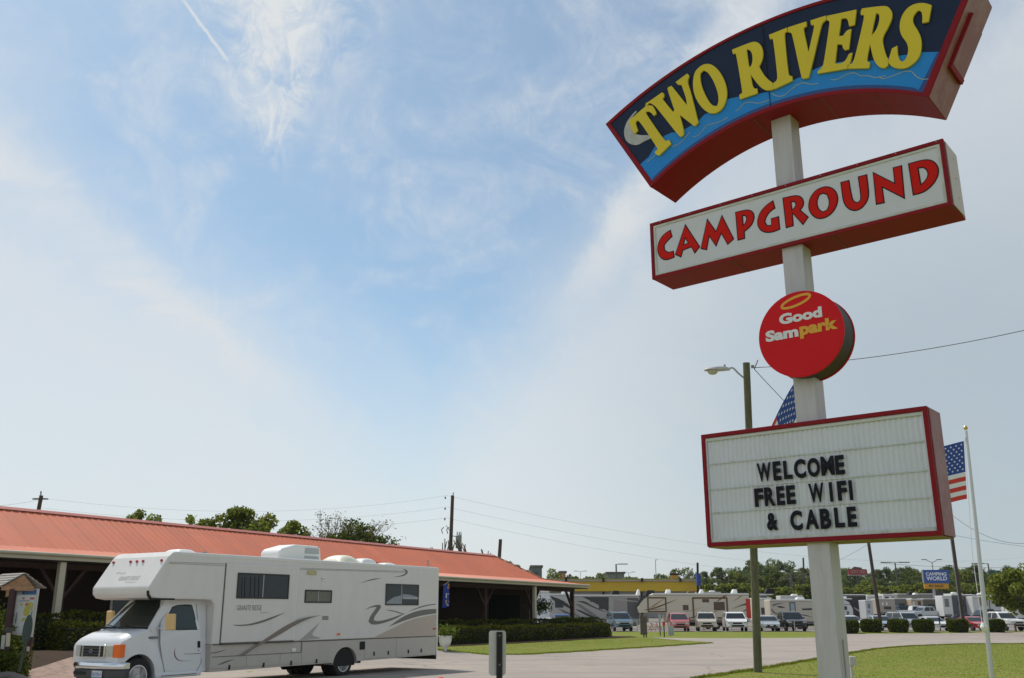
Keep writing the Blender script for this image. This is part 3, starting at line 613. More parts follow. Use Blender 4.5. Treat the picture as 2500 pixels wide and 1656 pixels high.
# round emblem
DC = (0.0, 4.875); DR = .535
dr = MB().lathe((DC[0], 0, DC[1]), [(DR - .012, -.075), (DR - .012, .245)], 64, 'y').build('disc_drum', mat('dark_drum_metal', (.045, .032, .028), .6, .2, 5), sign, smooth=True)
MB().lathe((DC[0], 0, DC[1]), [(DR - .01, -.10), (DR, -.096), (DR, -.076)], 64, 'y').build('disc_face', DISCRED, dr)
MB().lathe((DC[0], 0, DC[1]), [(DR, .246), (DR, .262), (DR - .01, .268)], 64, 'y').build('disc_face', DISCRED, dr)
fG = lambda x, y: S(1820 + x / 6.03, 680 + y / 6.03, -.1)
def strp(mb, pts, w, y0, y1, closed=True):
    o = offset_poly(pts, w / 2); i = offset_poly(pts, -w / 2); return mb.prism(o, y0, y1, [i])
hp = [Vector(fG(742 + 205 * math.cos(t) + 30 * math.sin(t), 337 - 92 * math.cos(t) + 52 * math.sin(t))) for t in [i * math.pi / 20 for i in range(40)]]
strp(MB(), hp, .030, -.104, -.1005).build('halo', ORG, dr)
def boxtext(s, a, b, y, m, bold, par, name='lettering', d=.004):
    (x0, z0), (x1, z1) = fG(*a), fG(*b); o = glyph_mb(s, x0, x1, z0, z1, y, d, bold).build(name, m, par); return o
boxtext('Good', (505, 690), (1118, 408), -.102, PALE, .05, dr)
xs0, xs1, zs0, zs1 = fG(302, 900)[0], fG(780, 800)[0], fG(330, 940)[1], fG(370, 770)[1]
glyph_mb('Sam', xs0, xs1, zs0, zs1, -.102, .004, .05).build('lettering', PALE, dr)
xp0, xp1, zp0, zp1 = fG(800, 780)[0], fG(1368, 740)[0], fG(830, 890)[1], fG(1240, 578)[1]
glyph_mb('park', xp0, xp1, zp0, zp1, -.102, .004, .05).build('lettering', ORG, dr)
# message board
mbd = MB().box(-1.456, 1.307, .062, .477, 2.428, 3.82).build('message_board', RED, sign)
frame_box(-1.46, 1.311, 2.424, 3.824, .05, 0, .06).build('frame', RED, mbd, bevel=.005)
MB().box(1.3115, 1.319, .06, .47, 2.43, 3.815).build('end_skin', REDSIDE, mbd)
MB().box(-1.45, 1.30, .02, .47, 2.412, 2.4235).build('under_skin', mat('rusty_yellow_underside', (.30, .22, .08), .7, .4, 6, dirt=(.12, .07, .04), dscale=5, damt=.7), mbd)
cm = MB(); n = 170; x0, x1 = -1.41, 1.262
for i in range(n + 1):
    x = x0 + (x1 - x0) * i / n; y = .047 + .010 * math.cos(i * 2 * math.pi * 44 / n)
    cm.v += [(x, y, 2.47), (x, y, 3.78)]
    if i: cm.f.append((2 * i - 2, 2 * i, 2 * i + 1, 2 * i - 1))
cm.build('face_panel', BOARD, mbd, smooth='all')
rowz = []
for a in ((172, 990), (172, 1125), (172, 1250)):
    rowz.append(S(1650 + a[0] / 2.1776, 680 + a[1] / 2.1776, .03)[1])
for z in rowz: MB().box(-1.405, 1.258, .030, .038, z - .006, z + .008).build('letter_track', GRIME, mbd)
MB().box(-1.405, 1.258, .02, .045, 2.474, 2.515).build('letter_track', GRIME, mbd)
MB().box(-1.405, 1.258, .02, .045, 3.73, 3.774).build('pan_rim', mat('pan_rim_grey', (.60, .62, .60), .4, .1), mbd, bevel=.01)
MB().box(-1.41, -1.395, .02, .045, 2.474, 3.774).build('pan_rim', BOARD, mbd); MB().box(1.245, 1.261, .02, .045, 2.474, 3.774).build('pan_rim', BOARD, mbd)
fM = lambda x, y: S(1820 + x / 7.127, 1090 + y / 7.127, .02)
ML = [('W', (193, 300), (437, 283), (245, 618)), ('E', (467, 268), (607, 262), (490, 600)), ('L', (650, 255), (828, 568), (670, 578)), ('C', (845, 390), (1058, 470), (985, 555)),
      ('O', (1078, 370), (1297, 370), (1195, 535)), ('M', (1300, 183), (1530, 170), (1340, 515)), ('E', (1548, 162), (1708, 150), (1570, 497)),
      ('F', (148, 737), (303, 730), (195, 1057)), ('R', (320, 718), (515, 800), (365, 1043)), ('E', (530, 700), (670, 690), (560, 1030)), ('E', (700, 685), (858, 675), (730, 1012)),
      ('W', (1088, 652), (1353, 630), (1180, 985)), ('I', (1445, 625), (1503, 622), (1480, 965)), ('F', (1585, 608), (1750, 597), (1640, 948)), ('I', (1787, 592), (1848, 588), (1835, 938)),
      ('&', (382, 1440), (572, 1380), (405, 1465)), ('C', (778, 1270), (998, 1370), (905, 1462)), ('A', (1053, 1445), (1287, 1432), (1100, 1447)), ('B', (1285, 1090), (1500, 1360), (1330, 1440)),
      ('L', (1535, 1070), (1738, 1405), (1570, 1418)), ('E', (1755, 1055), (1917, 1048), (1790, 1405))]
TOPS = {3: (945, 222), 4: (1180, 200), 2: (650, 255), 8: (320, 718), 15: (475, 1155), 16: (890, 1115), 17: (1140, 1100), 18: (1285, 1090)}
for i, (ch, a, b, c) in enumerate(ML):
    xa, za = fM(*a); xb, _ = fM(*b); _, zb = fM(*c); zt = fM(*TOPS.get(i, a))[1]
    bold = {'I': 0, 'M': .045, 'W': .035}.get(ch, .045)
    glyph_mb(ch, xa, xb, zb, zt, .020, .006, bold).build('letter', BLACK, mbd)

# ------------------------------------------------------------------ the motorhome
RO = Vector((-2.384, 31.573, 0))
rv = thing('motorhome', RO, 'long white motorhome with grey swooshes parked beside the red roofed pavilion', 'motorhome', rz=math.atan2(-U.y, -U.x))
rv.rotation_euler = (0, 0.006, math.atan2(-U.y, -U.x))
def V(x, y, off=0.0):
    p = hit(x, y, RO - M * off, M) - RO; return (-p.dot(U), p.z)
Q = lambda x, y, off=0.0: V(500 + x / 3.68, 1230 + y / 3.68, off)
Pp = lambda x, y, off=0.0: V(x / 3.294, 1180 + y / 3.294, off)
K = lambda x, y, off=.13: V(160 + x / 6.962, 1460 + y / 6.962, off)
WD = 2.03
wheelarch = [(4.31 + .50 * math.cos(t), .34 + .46 * math.sin(t)) for t in [math.pi * i / 12 for i in range(13)]]   # right to left
low = [(0, .42), (0, 1.0)]
main = [(0, 1.0), (9.15, 1.0), (9.15, 1.9), (9.25, 2.02), (9.45, 2.035), (10.75, 2.035), (10.98, 2.07), (11.08, 2.16), (11.09, 2.30), (10.62, 3.00), (10.50, 3.10), (10.38, 3.12), (0, 3.12)]
MB().prism(main, -WD, 0).build('body', RVW, rv, bevel=.045, seg=3)
skirt = [(0.04, .43)] + [(3.80, .40)] + [(p[0], p[1]) for p in wheelarch[::-1]] + [(4.82, .40), (9.15, .38), (9.15, .999), (0.04, .999)]
MB().prism(skirt, -WD + .01, -.008).build('skirt', RVB, rv, bevel=.01)
MB().box(-.035, .02, -WD - .01, .012, .40, 3.10).build('rear_cap', WPL, rv, bevel=.012)
MB().box(.02, 10.3, -.001, .006, 3.045, 3.075).build('roof_moulding', WPL, rv)
MB().prism([(4.31 + .44 * math.cos(math.pi * i / 16), .34 + .42 * math.sin(math.pi * i / 16)) for i in range(17)] + [(3.87, .3), (4.75, .3)], -WD + .1, -.06).build('wheel_well', UNDER, rv)
# painted bands on the side (flat print, 2 mm)
def decal(name, pts, m, y=.0025, f=Q, it=2, lim=40, th=.0015):
    return MB().prism(smooth_poly([f(*p) for p in pts], it, lim), y - th, y).build(name, m, rv)
tan = [Q(1480, 1215), Q(1560, 1175), Q(1700, 1110), Q(1800, 1060), Q(1900, 1028), Q(2000, 1008), (0.045, Q(2070, 995)[1]), (0.045, 1.03), (Q(1480, 1215)[0], 1.03)]
MB().prism([tuple(p) for p in tan], .0008, .002).build('tan_band', RVT, rv)
decal('swoosh', [(1655, 1100), (1750, 1030), (1850, 980), (1960, 950), (2080, 945), (2080, 985), (1980, 998), (1900, 1015), (1800, 1045), (1720, 1075)], SWG, .004)
decal('swoosh', [(1825, 970), (1900, 935), (1980, 910), (2075, 898), (2075, 906), (1980, 920), (1900, 945)], SWG, .004)
decal('swoosh', [(1440, 948), (1490, 918), (1545, 902), (1580, 905), (1585, 925), (1560, 965), (1525, 1010), (1520, 1040), (1545, 1050), (1600, 1045), (1690, 1020), (1800, 980), (1730, 1025), (1620, 1065), (1540, 1082), (1490, 1078), (1472, 1050), (1490, 1000), (1530, 950), (1545, 922), (1500, 925)], SWG, .004)
decal('swoosh', [(1620, 948), (1680, 952), (1740, 968), (1805, 992), (1760, 985), (1690, 962)], SWG, .006)
decal('swoosh', [(1395, 710), (1460, 682), (1520, 668), (1590, 662), (1530, 678), (1460, 690)], SWG, .004)
decal('swoosh', [(1785, 582), (1815, 590), (1828, 612), (1815, 635), (1770, 652), (1690, 657), (1760, 645), (1800, 628), (1808, 608)], SWG, .004)
decal('swoosh', [(240, 1068), (320, 1070), (400, 1062), (500, 1035), (600, 1000), (715, 962), (640, 1000), (540, 1042), (430, 1072), (340, 1080), (270, 1078)], SWG, .052)
decal('swoosh', [(300, 1345), (400, 1285), (500, 1220), (600, 1155), (700, 1090), (800, 1040), (900, 1008), (1042, 990), (960, 1008), (860, 1048), (780, 1090), (700, 1140), (600, 1195), (500, 1245), (420, 1290), (345, 1345)], SWB, .056)
decal('swoosh', [(110, 1430), (180, 1395), (268, 1376), (230, 1395), (150, 1425)], SWG, .006)
decal('swoosh', [(55, 1318), (120, 1308), (200, 1290), (130, 1315), (60, 1325)], SWG, .006)
decal('swoosh', [(850, 1215), (900, 1175), (970, 1110), (1040, 1052), (985, 1125), (965, 1165), (985, 1180), (1035, 1190), (1030, 1200), (950, 1205)], SWL, .004)
for a, b in (((860, 567), (1800, 605)), ((860, 577), (1800, 613))):
    (xa, za), (xb, zb) = Q(*a), Q(*b); MB().bar((xa, .003, za), (xb, .003, zb), .004, .012, (0, 1, 0)).build('pinstripe', SEAM, rv)
for a, b in (((1368, 612), (1812, 630)), ((1365, 622), (1812, 645))):
    (xa, za), (xb, zb) = Pp(*a), Pp(*b); MB().bar((xa, .003, za), (xb, .003, zb), .004, .014, (0, 1, 0)).build('pinstripe', SEAM, rv)
# slide-out room
(xa, za), (xb, zb) = Q(200, 515), Q(790, 1222)
sl0 = MB().box(xb, xa, -.3, .045, zb + .02, za).build('slide_out', RVW, rv, bevel=.02)
MB().box(xb - .04, xb, -.001, .02, zb, za).build('slide_trim', WPL, rv, bevel=.004); MB().box(xa, xa + .025, -.001, .012, zb, za).build('slide_trim', SEAM, rv)
MB().box(xb, xa, -.001, .05, zb - .015, zb + .02).build('slide_trim', SEAM, rv)
(tx0, tz0), (tx1, tz1) = Q(290, 938, -.045), Q(515, 895, -.045)
glyph_mb('GRANITE RIDGE', tx1, tx0, tz0, tz1, -.048, .002, .0, False)
def rvtext(s, a, b, y, m, bold=0.0):
    """lettering reading left to right on the near side, which runs along local -x"""
    (x0, z0), (x1, z1) = Q(*a, -y), Q(*b, -y); g0 = glyph_mb(s, 0, x0 - x1, z0, z1, 0, .002, bold)
    g0.v = [(x0 - v[0], y - v[1], v[2]) for v in g0.v]; return g0.build('lettering', m, rv)
rvtext('GRANITE RIDGE', (290, 940), (517, 895), .047, SWG, -.002)
rvtext('by Jayco', (500, 970), (580, 955), .047, SWL)
def rvwin(a, b, split, name='window', y=.0, m=DGLASS, curt=None):
    (x0, z1), (x1, z0) = Q(*a, -y), Q(*b, -y)
    w = MB().prism(smooth_poly([(x1, z0), (x0, z0), (x0, z1), (x1, z1)], 0), y + .001, y + .022, [[(x1 + .05, z0 + .04), (x0 - .05, z0 + .04), (x0 - .05, z1 - .04), (x1 + .05, z1 - .04)]]).build(name, mat('window_rubber', (.03, .03, .03), .5, .1), rv, bevel=.02)
    MB().box(x1 + .03, x0 - .03, y + .002, y + .010, z0 + .02, z1 - .02).build('pane', m, w)
    xs = Q(split, a[1], -y)[0]; MB().box(xs - .014, xs + .014, y + .011, y + .020, z0 + .03, z1 - .03).build('mullion', GALV, w)
    return w
rvwin((302, 600), (752, 843), 535, y=.045)
w2 = rvwin((903, 760), (1140, 883), 1022, m=mat('curtained_glass', (.13, .12, .09), .25, .5, 9, coat=.5))
w3 = rvwin((1628, 713), (1920, 912), 1770)
(cx0, cz0), (cx1, cz1) = Q(1640, 905), Q(1765, 815)
# sheets hanging behind the rear window, a blind
MB().prism([(Q(1632, 905)[0], Q(1632, 905)[1]), (Q(1765, 900)[0], Q(1765, 905)[1]), Q(1765, 820), Q(1700, 835), (Q(1632, 880)[0], Q(1632, 880)[1])], .0105, .0115).build('blind', mat('pale_blind', (.30, .33, .36), .6, .2, 5), rv)
MB().prism([Q(1775, 850), Q(1912, 850), Q(1912, 835), Q(1840, 815), Q(1775, 810)], .0105, .0115).build('blind', MATS['pale_blind'], rv)
(rx0, rz0), (rx1, rz1) = Q(1780, 850), Q(1915, 843); MB().box(rx1, rx0, .011, .02, rz0 - .012, rz1 + .01).build('mullion', GALV, rv)
mb = MB()
for x in (340, 365, 415, 455, 490): (a_, b_) = Q(x, 640, -.045); (c_, d_) = Q(x - 6, 835, -.045); mb.bar((a_, .0565, b_), (c_, .0565, d_), .006, .03, (0, 1, 0))
mb.build('curtain', mat('grey_curtain', (.07, .085, .095), .7, .2, 6), rv)
# small fittings
def fit(name, a, b, y0, y1, m, bev=.006):
    (x0, z1), (x1, z0) = Q(*a), Q(*b); return MB().box(min(x0, x1), max(x0, x1), y0, y1, z0, z1).build(name, m, rv, bevel=bev)
fit('awning_bracket', (925, 588), (1003, 628), 0, .03, mat('yellowed_plastic', (.52, .47, .24), .5, .1))
fit('porch_light', (1053, 650), (1087, 665), 0, .05, WPL); fit('porch_light', (1055, 668), (1087, 690), 0, .03, WPL)
fit('side_marker', (1188, 1155), (1215, 1172), 0, .02, AMBER); fit('side_marker', (2050, 1118), (2075, 1130), 0, .02, REDLENS)
fit('fridge_vent', (1057, 998), (1112, 1035), 0, .006, SWL, .001)
for i in range(4): fit('vent_slot', (1059, 1000 + 9 * i), (1110, 1004 + 9 * i), .0065, .008, SWG, 0)
fit('warning_sticker', (1128, 1152), (1143, 1190), 0, .003, SEAM, 0); fit('warning_sticker', (1146, 1152), (1157, 1172), 0, .003, MAROON, 0)
fit('fuel_door', (1395, 1232), (1438, 1302), 0, .012, UNDER)
fit('water_hatch', (1043, 1118), (1160, 1205), 0, .004, RVW, .001); fit('water_hatch', (1048, 990), (1160, 1112), 0, .004, RVW, .001)
fit('hatch_knob', (782, 1285), (815, 1315), 0, .02, WPL)
# storage compartment doors
seams = [(50, 370), (377, 668), (678, 865), (878, 1130), (1440, 1712), (1722, 2058)]
tops = [1362, 1362, 1355, 1240, 1215, 1205]; bots = [1497, 1480, 1470, 1450, 1418, 1372]
for (xa, xb), t_, b_ in zip(seams, tops, bots):
    (x0, z1), (x1, _) = Q(xa, t_), Q(xb, t_); z0 = .45
    z1 = .70 if t_ > 1300 else .965
    d_ = MB().box(x1 + .012, x0 - .012, -.009, .004, z0, z1).build('storage_door', RVB, rv, bevel=.006)
for x, y in ((220, 1450), (528, 1432), (775, 1417), (1003, 1403), (1519, 1342), (1647, 1335), (1827, 1325), (1943, 1318)):
    (a_, b_) = Q(x, y); MB().box(a_ - .025, a_ + .025, .003, .022, b_ - .055, b_ + .055).build('door_latch', UNDER, rv, bevel=.006)
(sx, sz) = Q(1720, 1205)
MB().box(.05, 9.1, -.009, .003, .985, 1.008).build('belt_seam', SEAM, rv)
(a_, _) = Q(870, 1250); MB().box(a_ - .008, 9.1, -.009, .002, .715, .727).build('belt_seam', SEAM, rv); MB().box(a_ - .012, a_ + .004, -.009, .003, .72, .985).build('belt_seam', SEAM, rv)
MB().box(-.02, .05, -WD, -.02, .30, .42).build('rear_bumper', UNDER, rv)
# rooftop
def roofdome(name, a, b, ztop, y, wy, m, pw=2.0):
    (x0, _), (x1, _) = a, b; n1, n2 = 16, 10; mbx = MB()
    for i in range(n1 + 1):
        u = -1 + 2 * i / n1
        for j in range(n2 + 1):
            v = -1 + 2 * j / n2; h = max(0, (1 - abs(u) ** pw)) ** .6 * max(0, (1 - abs(v) ** (pw + 1))) ** .5
            mbx.v.append(((x0 + x1) / 2 + (x0 - x1) / 2 * u, y + wy / 2 * v, 3.12 + (ztop - 3.12) * h))
    for i in range(n1):
        for j in range(n2):
            k = i * (n2 + 1) + j; mbx.f.append((k, k + 1, k + n2 + 2, k + n2 + 1))
    return mbx.build(name, m, rv, smooth='all')
ac = MB().prism([(4.68, 3.11), (6.38, 3.11), (6.40, 3.30), (6.30, 3.42), (5.75, 3.56), (4.85, 3.56), (4.72, 3.50)], -1.45, -.75).build('air_conditioner', WPL, rv, bevel=.06, seg=4)
MB().box(4.80, 5.38, -.752, -.744, 3.33, 3.49).build('grille', mat('ac_grille', (.45, .46, .46), .6, .2, 30), ac); MB().box(4.80, 5.38, -.752, -.744, 3.20, 3.27).build('grille', MATS['ac_grille'], ac)
roofdome('satellite_dome', (3.95, 0), (2.98, 0), 3.38, -1.1, .9, IVORY, 2.2)
roofdome('roof_vent', (2.80, 0), (2.04, 0), 3.33, -1.1, .6, WPL, 3); roofdome('roof_vent', (1.62, 0), (1.0, 0), 3.24, -1.1, .5, WPL, 3); roofdome('roof_vent', (9.7, 0), (9.1, 0), 3.25, -1.1, .6, WPL, 4)
MB().box(1.75, 2.0, -1.2, -1.1, 3.1, 3.25).build('vent_pipe', UNDER, rv)
MB().tube([(-.0 + .15, -.3, 3.1), (.15, -.3, 3.36)], .02, 8).build('antenna', GREYP, rv)
MB().box(8.75, 8.85, -1.0, -.9, 3.1, 3.22).build('vent_pipe', GREYP, rv)
# nose lights and lettering on the slanted front
n0, n1 = Vector((11.09, 0, 2.30)), Vector((10.62, 0, 3.00)); nd = (n1 - n0).normalized(); nn = Vector((nd.z, 0, -nd.x))
def nosep(t, w, o=0.0): return n0 + nd * t + nn * o + Vector((0, -w, 0))
for w in (.15, .80, 1.02, 1.25, 1.88):
    c = nosep(.72, w, .005); MB().lathe((0, 0, 0), [(.035, 0), (.032, .025), (.015, .04)], 10, 'x').build('clearance_light', AMBER if False else REDLENS, rv, loc=c, rot=(0, -math.atan2(nd.x, nd.z) * -1, 0), smooth=True)
def nosetext(s, w0, w1, t0, t1, m):
    g0 = glyph_mb(s, 0, 1, t0, t1, 0, .002); g0.v = [tuple(nosep(v[2], w0 + (w1 - w0) * v[0], .003 - v[1])) for v in g0.v]; return g0.build('lettering', m, rv)
FAINT = mat('faded_grey_print', (.60, .60, .57), .4, .05)
nosetext('GRANITE RIDGE', 1.28, .55, .20, .32, FAINT); nosetext('by Jayco', .95, .58, .13, .17, FAINT); nosetext('~', 1.5, 1.2, .38, .45, FAINT)
MB().box(10.35, 11.03, -.03, .012, 2.02, 2.06).build('gutter_corner', UNDER, rv, bevel=.01)
MB().tube([(11.03, .005, 2.05), (11.10, .005, 2.12), (11.12, .005, 2.22)], .03, 8).build('gutter_corner', UNDER, rv)
# cab
def cab_w(x, z):
    """how far the near flank of the cab lies inside the coach side"""
    w = .12
    if z > 1.38: w += (z - 1.38) * .28
    if x > 11.1: w += ((x - 11.1) / .55) ** 2 * .05
    return w
def loft(profile, inset, mid, m, name, bev=.03, n=8, parent=rv):
    """side outline lofted across the width; crown rounds the top edges"""
    mbx = MB(); k = len(profile)
    ys = [0, .04, .12, .3, .5, .7, .88, .96, 1.0]
    for yy in ys:
        for (x, z, rd) in profile:
            w = inset(x, z); yv = -w - (mid * 2 - 2 * w) * yy; e = min(yy, 1 - yy); f = max(0, 1 - e / .12) ** 2
            mbx.v.append((x - .0 * f, yv, z - rd * f))
    for j in range(len(ys) - 1):
        for i in range(k):
            q = (i + 1) % k; mbx.f.append((j * k + i, j * k + q, (j + 1) * k + q, (j + 1) * k + i))
    sides = MB().prism([(p[0], p[1] - p[2]) for p in profile], 0, .001)
    # side caps by triangulating the outline
    r = delaunay_2d_cdt([Vector((p[0], p[1] - p[2])) for p in profile], [(i, (i + 1) % k) for i in range(k)], [], 1, 1e-6)
    for side in (0, 1):
        base = len(mbx.v)
        for c in r[0]:
            w = inset(c.x, c.y); mbx.v.append((c.x, -w if side == 0 else -(mid * 2 - w), c.y))
        for f_ in r[2]: mbx.f.append(tuple(base + i for i in f_))
    o = mbx.build(name, m, parent, smooth=True)
    bm = bmesh.new(); bm.from_mesh(o.data); bmesh.ops.remove_doubles(bm, verts=bm.verts[:], dist=.0005); bmesh.ops.recalc_face_normals(bm, faces=bm.faces[:]); bm.to_mesh(o.data); bm.free()
    o.data.set_sharp_from_angle(angle=math.radians(40))
    return o
FWX, FWZ = 11.07, .40
farch = [(FWX + .46 * math.cos(math.pi * i / 12), .40 + .46 * math.sin(math.pi * i / 12), 0) for i in range(13)]
prof = [(9.16, .40, 0), (9.16, 2.03, 0), (10.36, 2.03, 0), (10.62, 1.72, 0), (10.88, 1.40, 0), (11.02, 1.37, .05), (11.30, 1.31, .08), (11.52, 1.22, .09), (11.60, 1.13, .06), (11.62, 1.0, 0), (11.61, .80, 0), (11.57, .66, 0)] + farch + [(10.58, .38, 0)]
CM = .93
loft(prof, cab_w, CM, VANW, 'cab_body')
MB().box(9.2, 11.45, -1.65, -.35, .30, .95).build('engine_bay', UNDER, rv)
def cf(x, z, o=.004): return (x, -cab_w(x, z) + o, z)
# windscreen: from the base on the scuttle to the overhang
def ws(t, s, o=.01):
    """t 0..1 up the screen, s 0 near .. 1 far"""
    x = 10.90 + (10.34 - 10.90) * t; z = 1.395 + (2.02 - 1.395) * t; w = cab_w(x, z) + .05
    return (x + .03 * math.sin(math.pi * s) + o, -w - (2 * CM - 2 * w) * s, z + o * .7)
mb = MB(); ns, ntt = 10, 4
for j in range(ntt + 1):
    for i in range(ns + 1): mb.v.append(ws(j / ntt, i / ns, .012))
for j in range(ntt):
    for i in range(ns): a = j * (ns + 1) + i; mb.f.append((a, a + 1, a + ns + 2, a + ns + 1))
mb.build('windscreen', mat('windscreen_glass', (.012, .018, .013), .05, .3, 2, spec=.35), rv, smooth='all')
mb = MB(); mb.bar(ws(0, -.02, .015), ws(0, 1.02, .015), .05, .025, (1, 0, 0)); mb.build('scuttle_seal', UNDER, rv)
for s_ in (.25, .70):
    MB().bar(ws(.02, s_, .03), ws(.10, s_ + .28, .03), .012, .012).build('wiper', UNDER, rv)
MB().prism([(0, 0)] * 0 or [(0, 0), (1, 0), (0, 1)], 0, 0.001)
g0 = MB(); g0.add([ws(.02, .80, .016), ws(.02, .95, .016), ws(.95, .80, .016)], [(0, 1, 2)]); g0.build('sunshade', mat('sun_shade_fold', (.55, .62, .66), .4, .1), rv)
# side glass and door
def flank(name, pts, m, o0=.002, o1=.008, it=0, par=rv):
    pts = [K(*p) for p in pts] if it >= 0 else pts
    if it > 0: pts = smooth_poly(pts, it, 75)
    mbx = MB().prism(pts, 0, 1)
    mbx.v = [(x, -cab_w(x, z) + (o0 if y < .5 else o1), z) for x, y, z in mbx.v]; return mbx.build(name, m, par)
door = flank('cab_door', [(1618, 400), (1760, 230), (1880, 60), (2240, 60), (2300, 620), (2300, 1100), (2220, 1190), (1680, 1215), (1640, 1000), (1612, 800)], VANW, .000, .006, 1)
flank('window_seal', [(1757, 270), (1830, 180), (1900, 80), (2200, 62), (2235, 100), (2250, 500), (1800, 498), (1770, 400)], UNDER, .0065, .009, 1)
flank('side_glass', [(1770, 272), (1838, 190), (1908, 96), (2195, 76), (2222, 110), (2236, 482), (1812, 482), (1783, 395)], TGLASS, .0095, .012, 1)
flank('door_gap', [(1612, 400), (1619, 400), (1619, 800), (1648, 1000), (1686, 1215), (1678, 1215), (1640, 1000), (1611, 800)], SEAM, .006, .0072)
flank('door_gap', [(2300, 60), (2306, 60), (2308, 1050), (2230, 1200), (2222, 1200), (2300, 1050)], SEAM, .006, .0075)
flank('door_handle', [(2243, 695), (2278, 690), (2280, 800), (2245, 803)], UNDER, .006, .03)
flank('door_lock', [(2250, 840), (2266, 840), (2266, 856), (2250, 856)], UNDER, .006, .012)
flank('swoosh', [(1865, 800), (1855, 880), (1870, 950), (1910, 1000), (1980, 1025), (2180, 1018), (2000, 1032), (1910, 1020), (1860, 970), (1840, 910), (1848, 850)], MAROON, .0065, .008, 1)
flank('swoosh', [(2005, 900), (2120, 905), (2300, 893), (2300, 905), (2150, 915), (2030, 910)], SWG, .0065, .0085, 1)
flank('badge', [(1450, 605), (1575, 603), (1575, 645), (1460, 648)], mat('badge_grey', (.2, .2, .22), .3, .4, 30, metal=.5), .002, .01)
flank('badge', [(1418, 610), (1445, 610), (1445, 645), (1425, 645)], MAROON, .002, .01)
MB().box(9.3, 10.6, -.32, -.10, .32, .42).build('side_step', VANW, rv, bevel=.02); MB().box(9.45, 10.45, -.101, -.094, .355, .372).build('step_tread', SEAM, rv)
# mirrors
for yv, xx, a in ((-.02, 10.50, 0), (-1.80, 10.52, 1)):
    yo = .18 if a == 0 else -.14
    mr = MB().prism([(-.14, -.19), (.10, -.19), (.125, .0), (.13, .17), (-.115, .17)], 0, .10).build('mirror', MIRBAG, rv, bevel=.03, seg=3)
    mr.location = (xx, yv + yo + .0, 1.55 if a == 0 else 1.62); mr.rotation_euler = (0, 0, math.radians(-80 if a == 0 else -97))
    MB().tube([(xx + .10, -.16 if a == 0 else -1.66, 1.40), (xx + .05, yv + yo * .6, 1.385), (xx, yv + yo * .95, 1.44)], .016, 8).build('mirror_arm', VANW, rv)
MB().lathe((10.78, -.145, 1.375), [(.05, 0), (.05, .03)], 10, 'y').build('mirror_base', VANW, rv)
MB().tube([(10.95, -1.62, 1.36), (10.98, -1.64, 1.95)], .006, 6).build('antenna', UNDER, rv)
# face of the van
XF = 11.62
def fy(w): return -w
MB().box(XF - .01, XF + .035, -1.43, -.56, .785, 1.065).build('grille_surround', CHROME, rv, bevel=.018)
gr = MB().box(XF + .0355, XF + .041, -1.385, -.605, .82, 1.035).build('grille', UNDER, rv)
for z in (.865, .925, .99): MB().box(XF + .0415, XF + .052, -1.37, -.62, z - .007, z + .007).build('grille_bar', SHEET, rv, bevel=.003)
for y in (-1.30, -.70): MB().box(XF + .0415, XF + .056, y - .02, y + .02, .81, 1.045).build('grille_bar', GALV, rv, bevel=.003)
bo = MB().lathe((0, 0, 0), [(.07, 0), (.07, .006)], 20, 'x').build('badge_ring', CHROME, rv); bo.location = (XF + .052, -1.0, .93); bo.scale = (1, 1, .6)
bo = MB().lathe((0, 0, 0), [(.055, 0), (.055, .004)], 20, 'x').build('badge_oval', mat('badge_blue', (.03, .06, .2), .3, .2), rv); bo.location = (XF + .058, -1.0, .93); bo.scale = (1, 1, .55)
for y0, y1 in ((-.555, -.31), (-1.60, -1.435)):
    MB().box(XF - .06, XF + .014, y0, y1, .81, 1.06).build('headlight', LENS, rv, bevel=.02)
def wraplamp(near):
    pts = [(XF + .016, .305), (XF + .012, .20), (XF - .02, .115), (XF - .15, .095), (XF - .15, .25), (XF - .05, .305)]
    mbx = MB(); n = len(pts)
    for z in (.80, 1.075):
        for x, w in pts: mbx.v.append((x if near else x - .04, -w if near else -(2 * CM - w - .0), z))
    mbx.f += [tuple(range(n)), tuple(range(n, 2 * n))[::-1]] + [(i, (i + 1) % n, (i + 1) % n + n, i + n) for i in range(n)]
    return mbx.build('turn_signal', AMBER, rv, bevel=.015)
wraplamp(True); wraplamp(False)
def bump(z0, z1, d0, d1, m, name, bev):
    """bumper bar curved back at both ends"""
    mbx = MB(); P_ = []
    for i in range(15):
        t = -1 + 2 * i / 14; P_.append((11.72 - .20 * abs(t) ** 3.4, -.85 + .89 * t))
    for x, y in P_:
        for xx, zz in ((x + d0, z0), (x + d1, (z0 + z1) / 2), (x + d0 * .6, z1), (x - .12, z1), (x - .12, z0)): mbx.v.append((xx, y, zz))
    for i in range(14):
        for j in range(5):
            q = (j + 1) % 5; mbx.f.append((i * 5 + j, i * 5 + q, i * 5 + 5 + q, i * 5 + 5 + j))
    mbx.f += [(0, 1, 2, 3, 4), (74, 73, 72, 71, 70)]
    return mbx.build(name, m, rv, bevel=bev, smooth=True)
bump(.555, .70, .02, .045, CHROME, 'front_bumper', .02)
bump(.36, .553, -.01, .0, mat('bumper_valance', (.05, .052, .056), .5, .2), 'front_valance', .02)
MB().box(11.70, 11.735, -1.45, -1.05, .44, .50).build('air_slot', UNDER, rv)
pl = MB().box(11.725, 11.735, -.80, -.46, .36, .53).build('number_plate', mat('plate_white', (.55, .60, .64), .4, .05), rv)
g0 = glyph_mb('B07824', 0, .28, .42, .49, 0, .002); g0.v = [(11.7365 - v[1] * .5, -.77 + v[0], v[2]) for v in g0.v]; g0.build('lettering', mat('plate_blue', (.05, .15, .35), .4, .05), pl)
MB().box(11.7352, 11.737, -.795, -.465, .365, .395).build('plate_stripe', MATS['plate_blue'], pl)
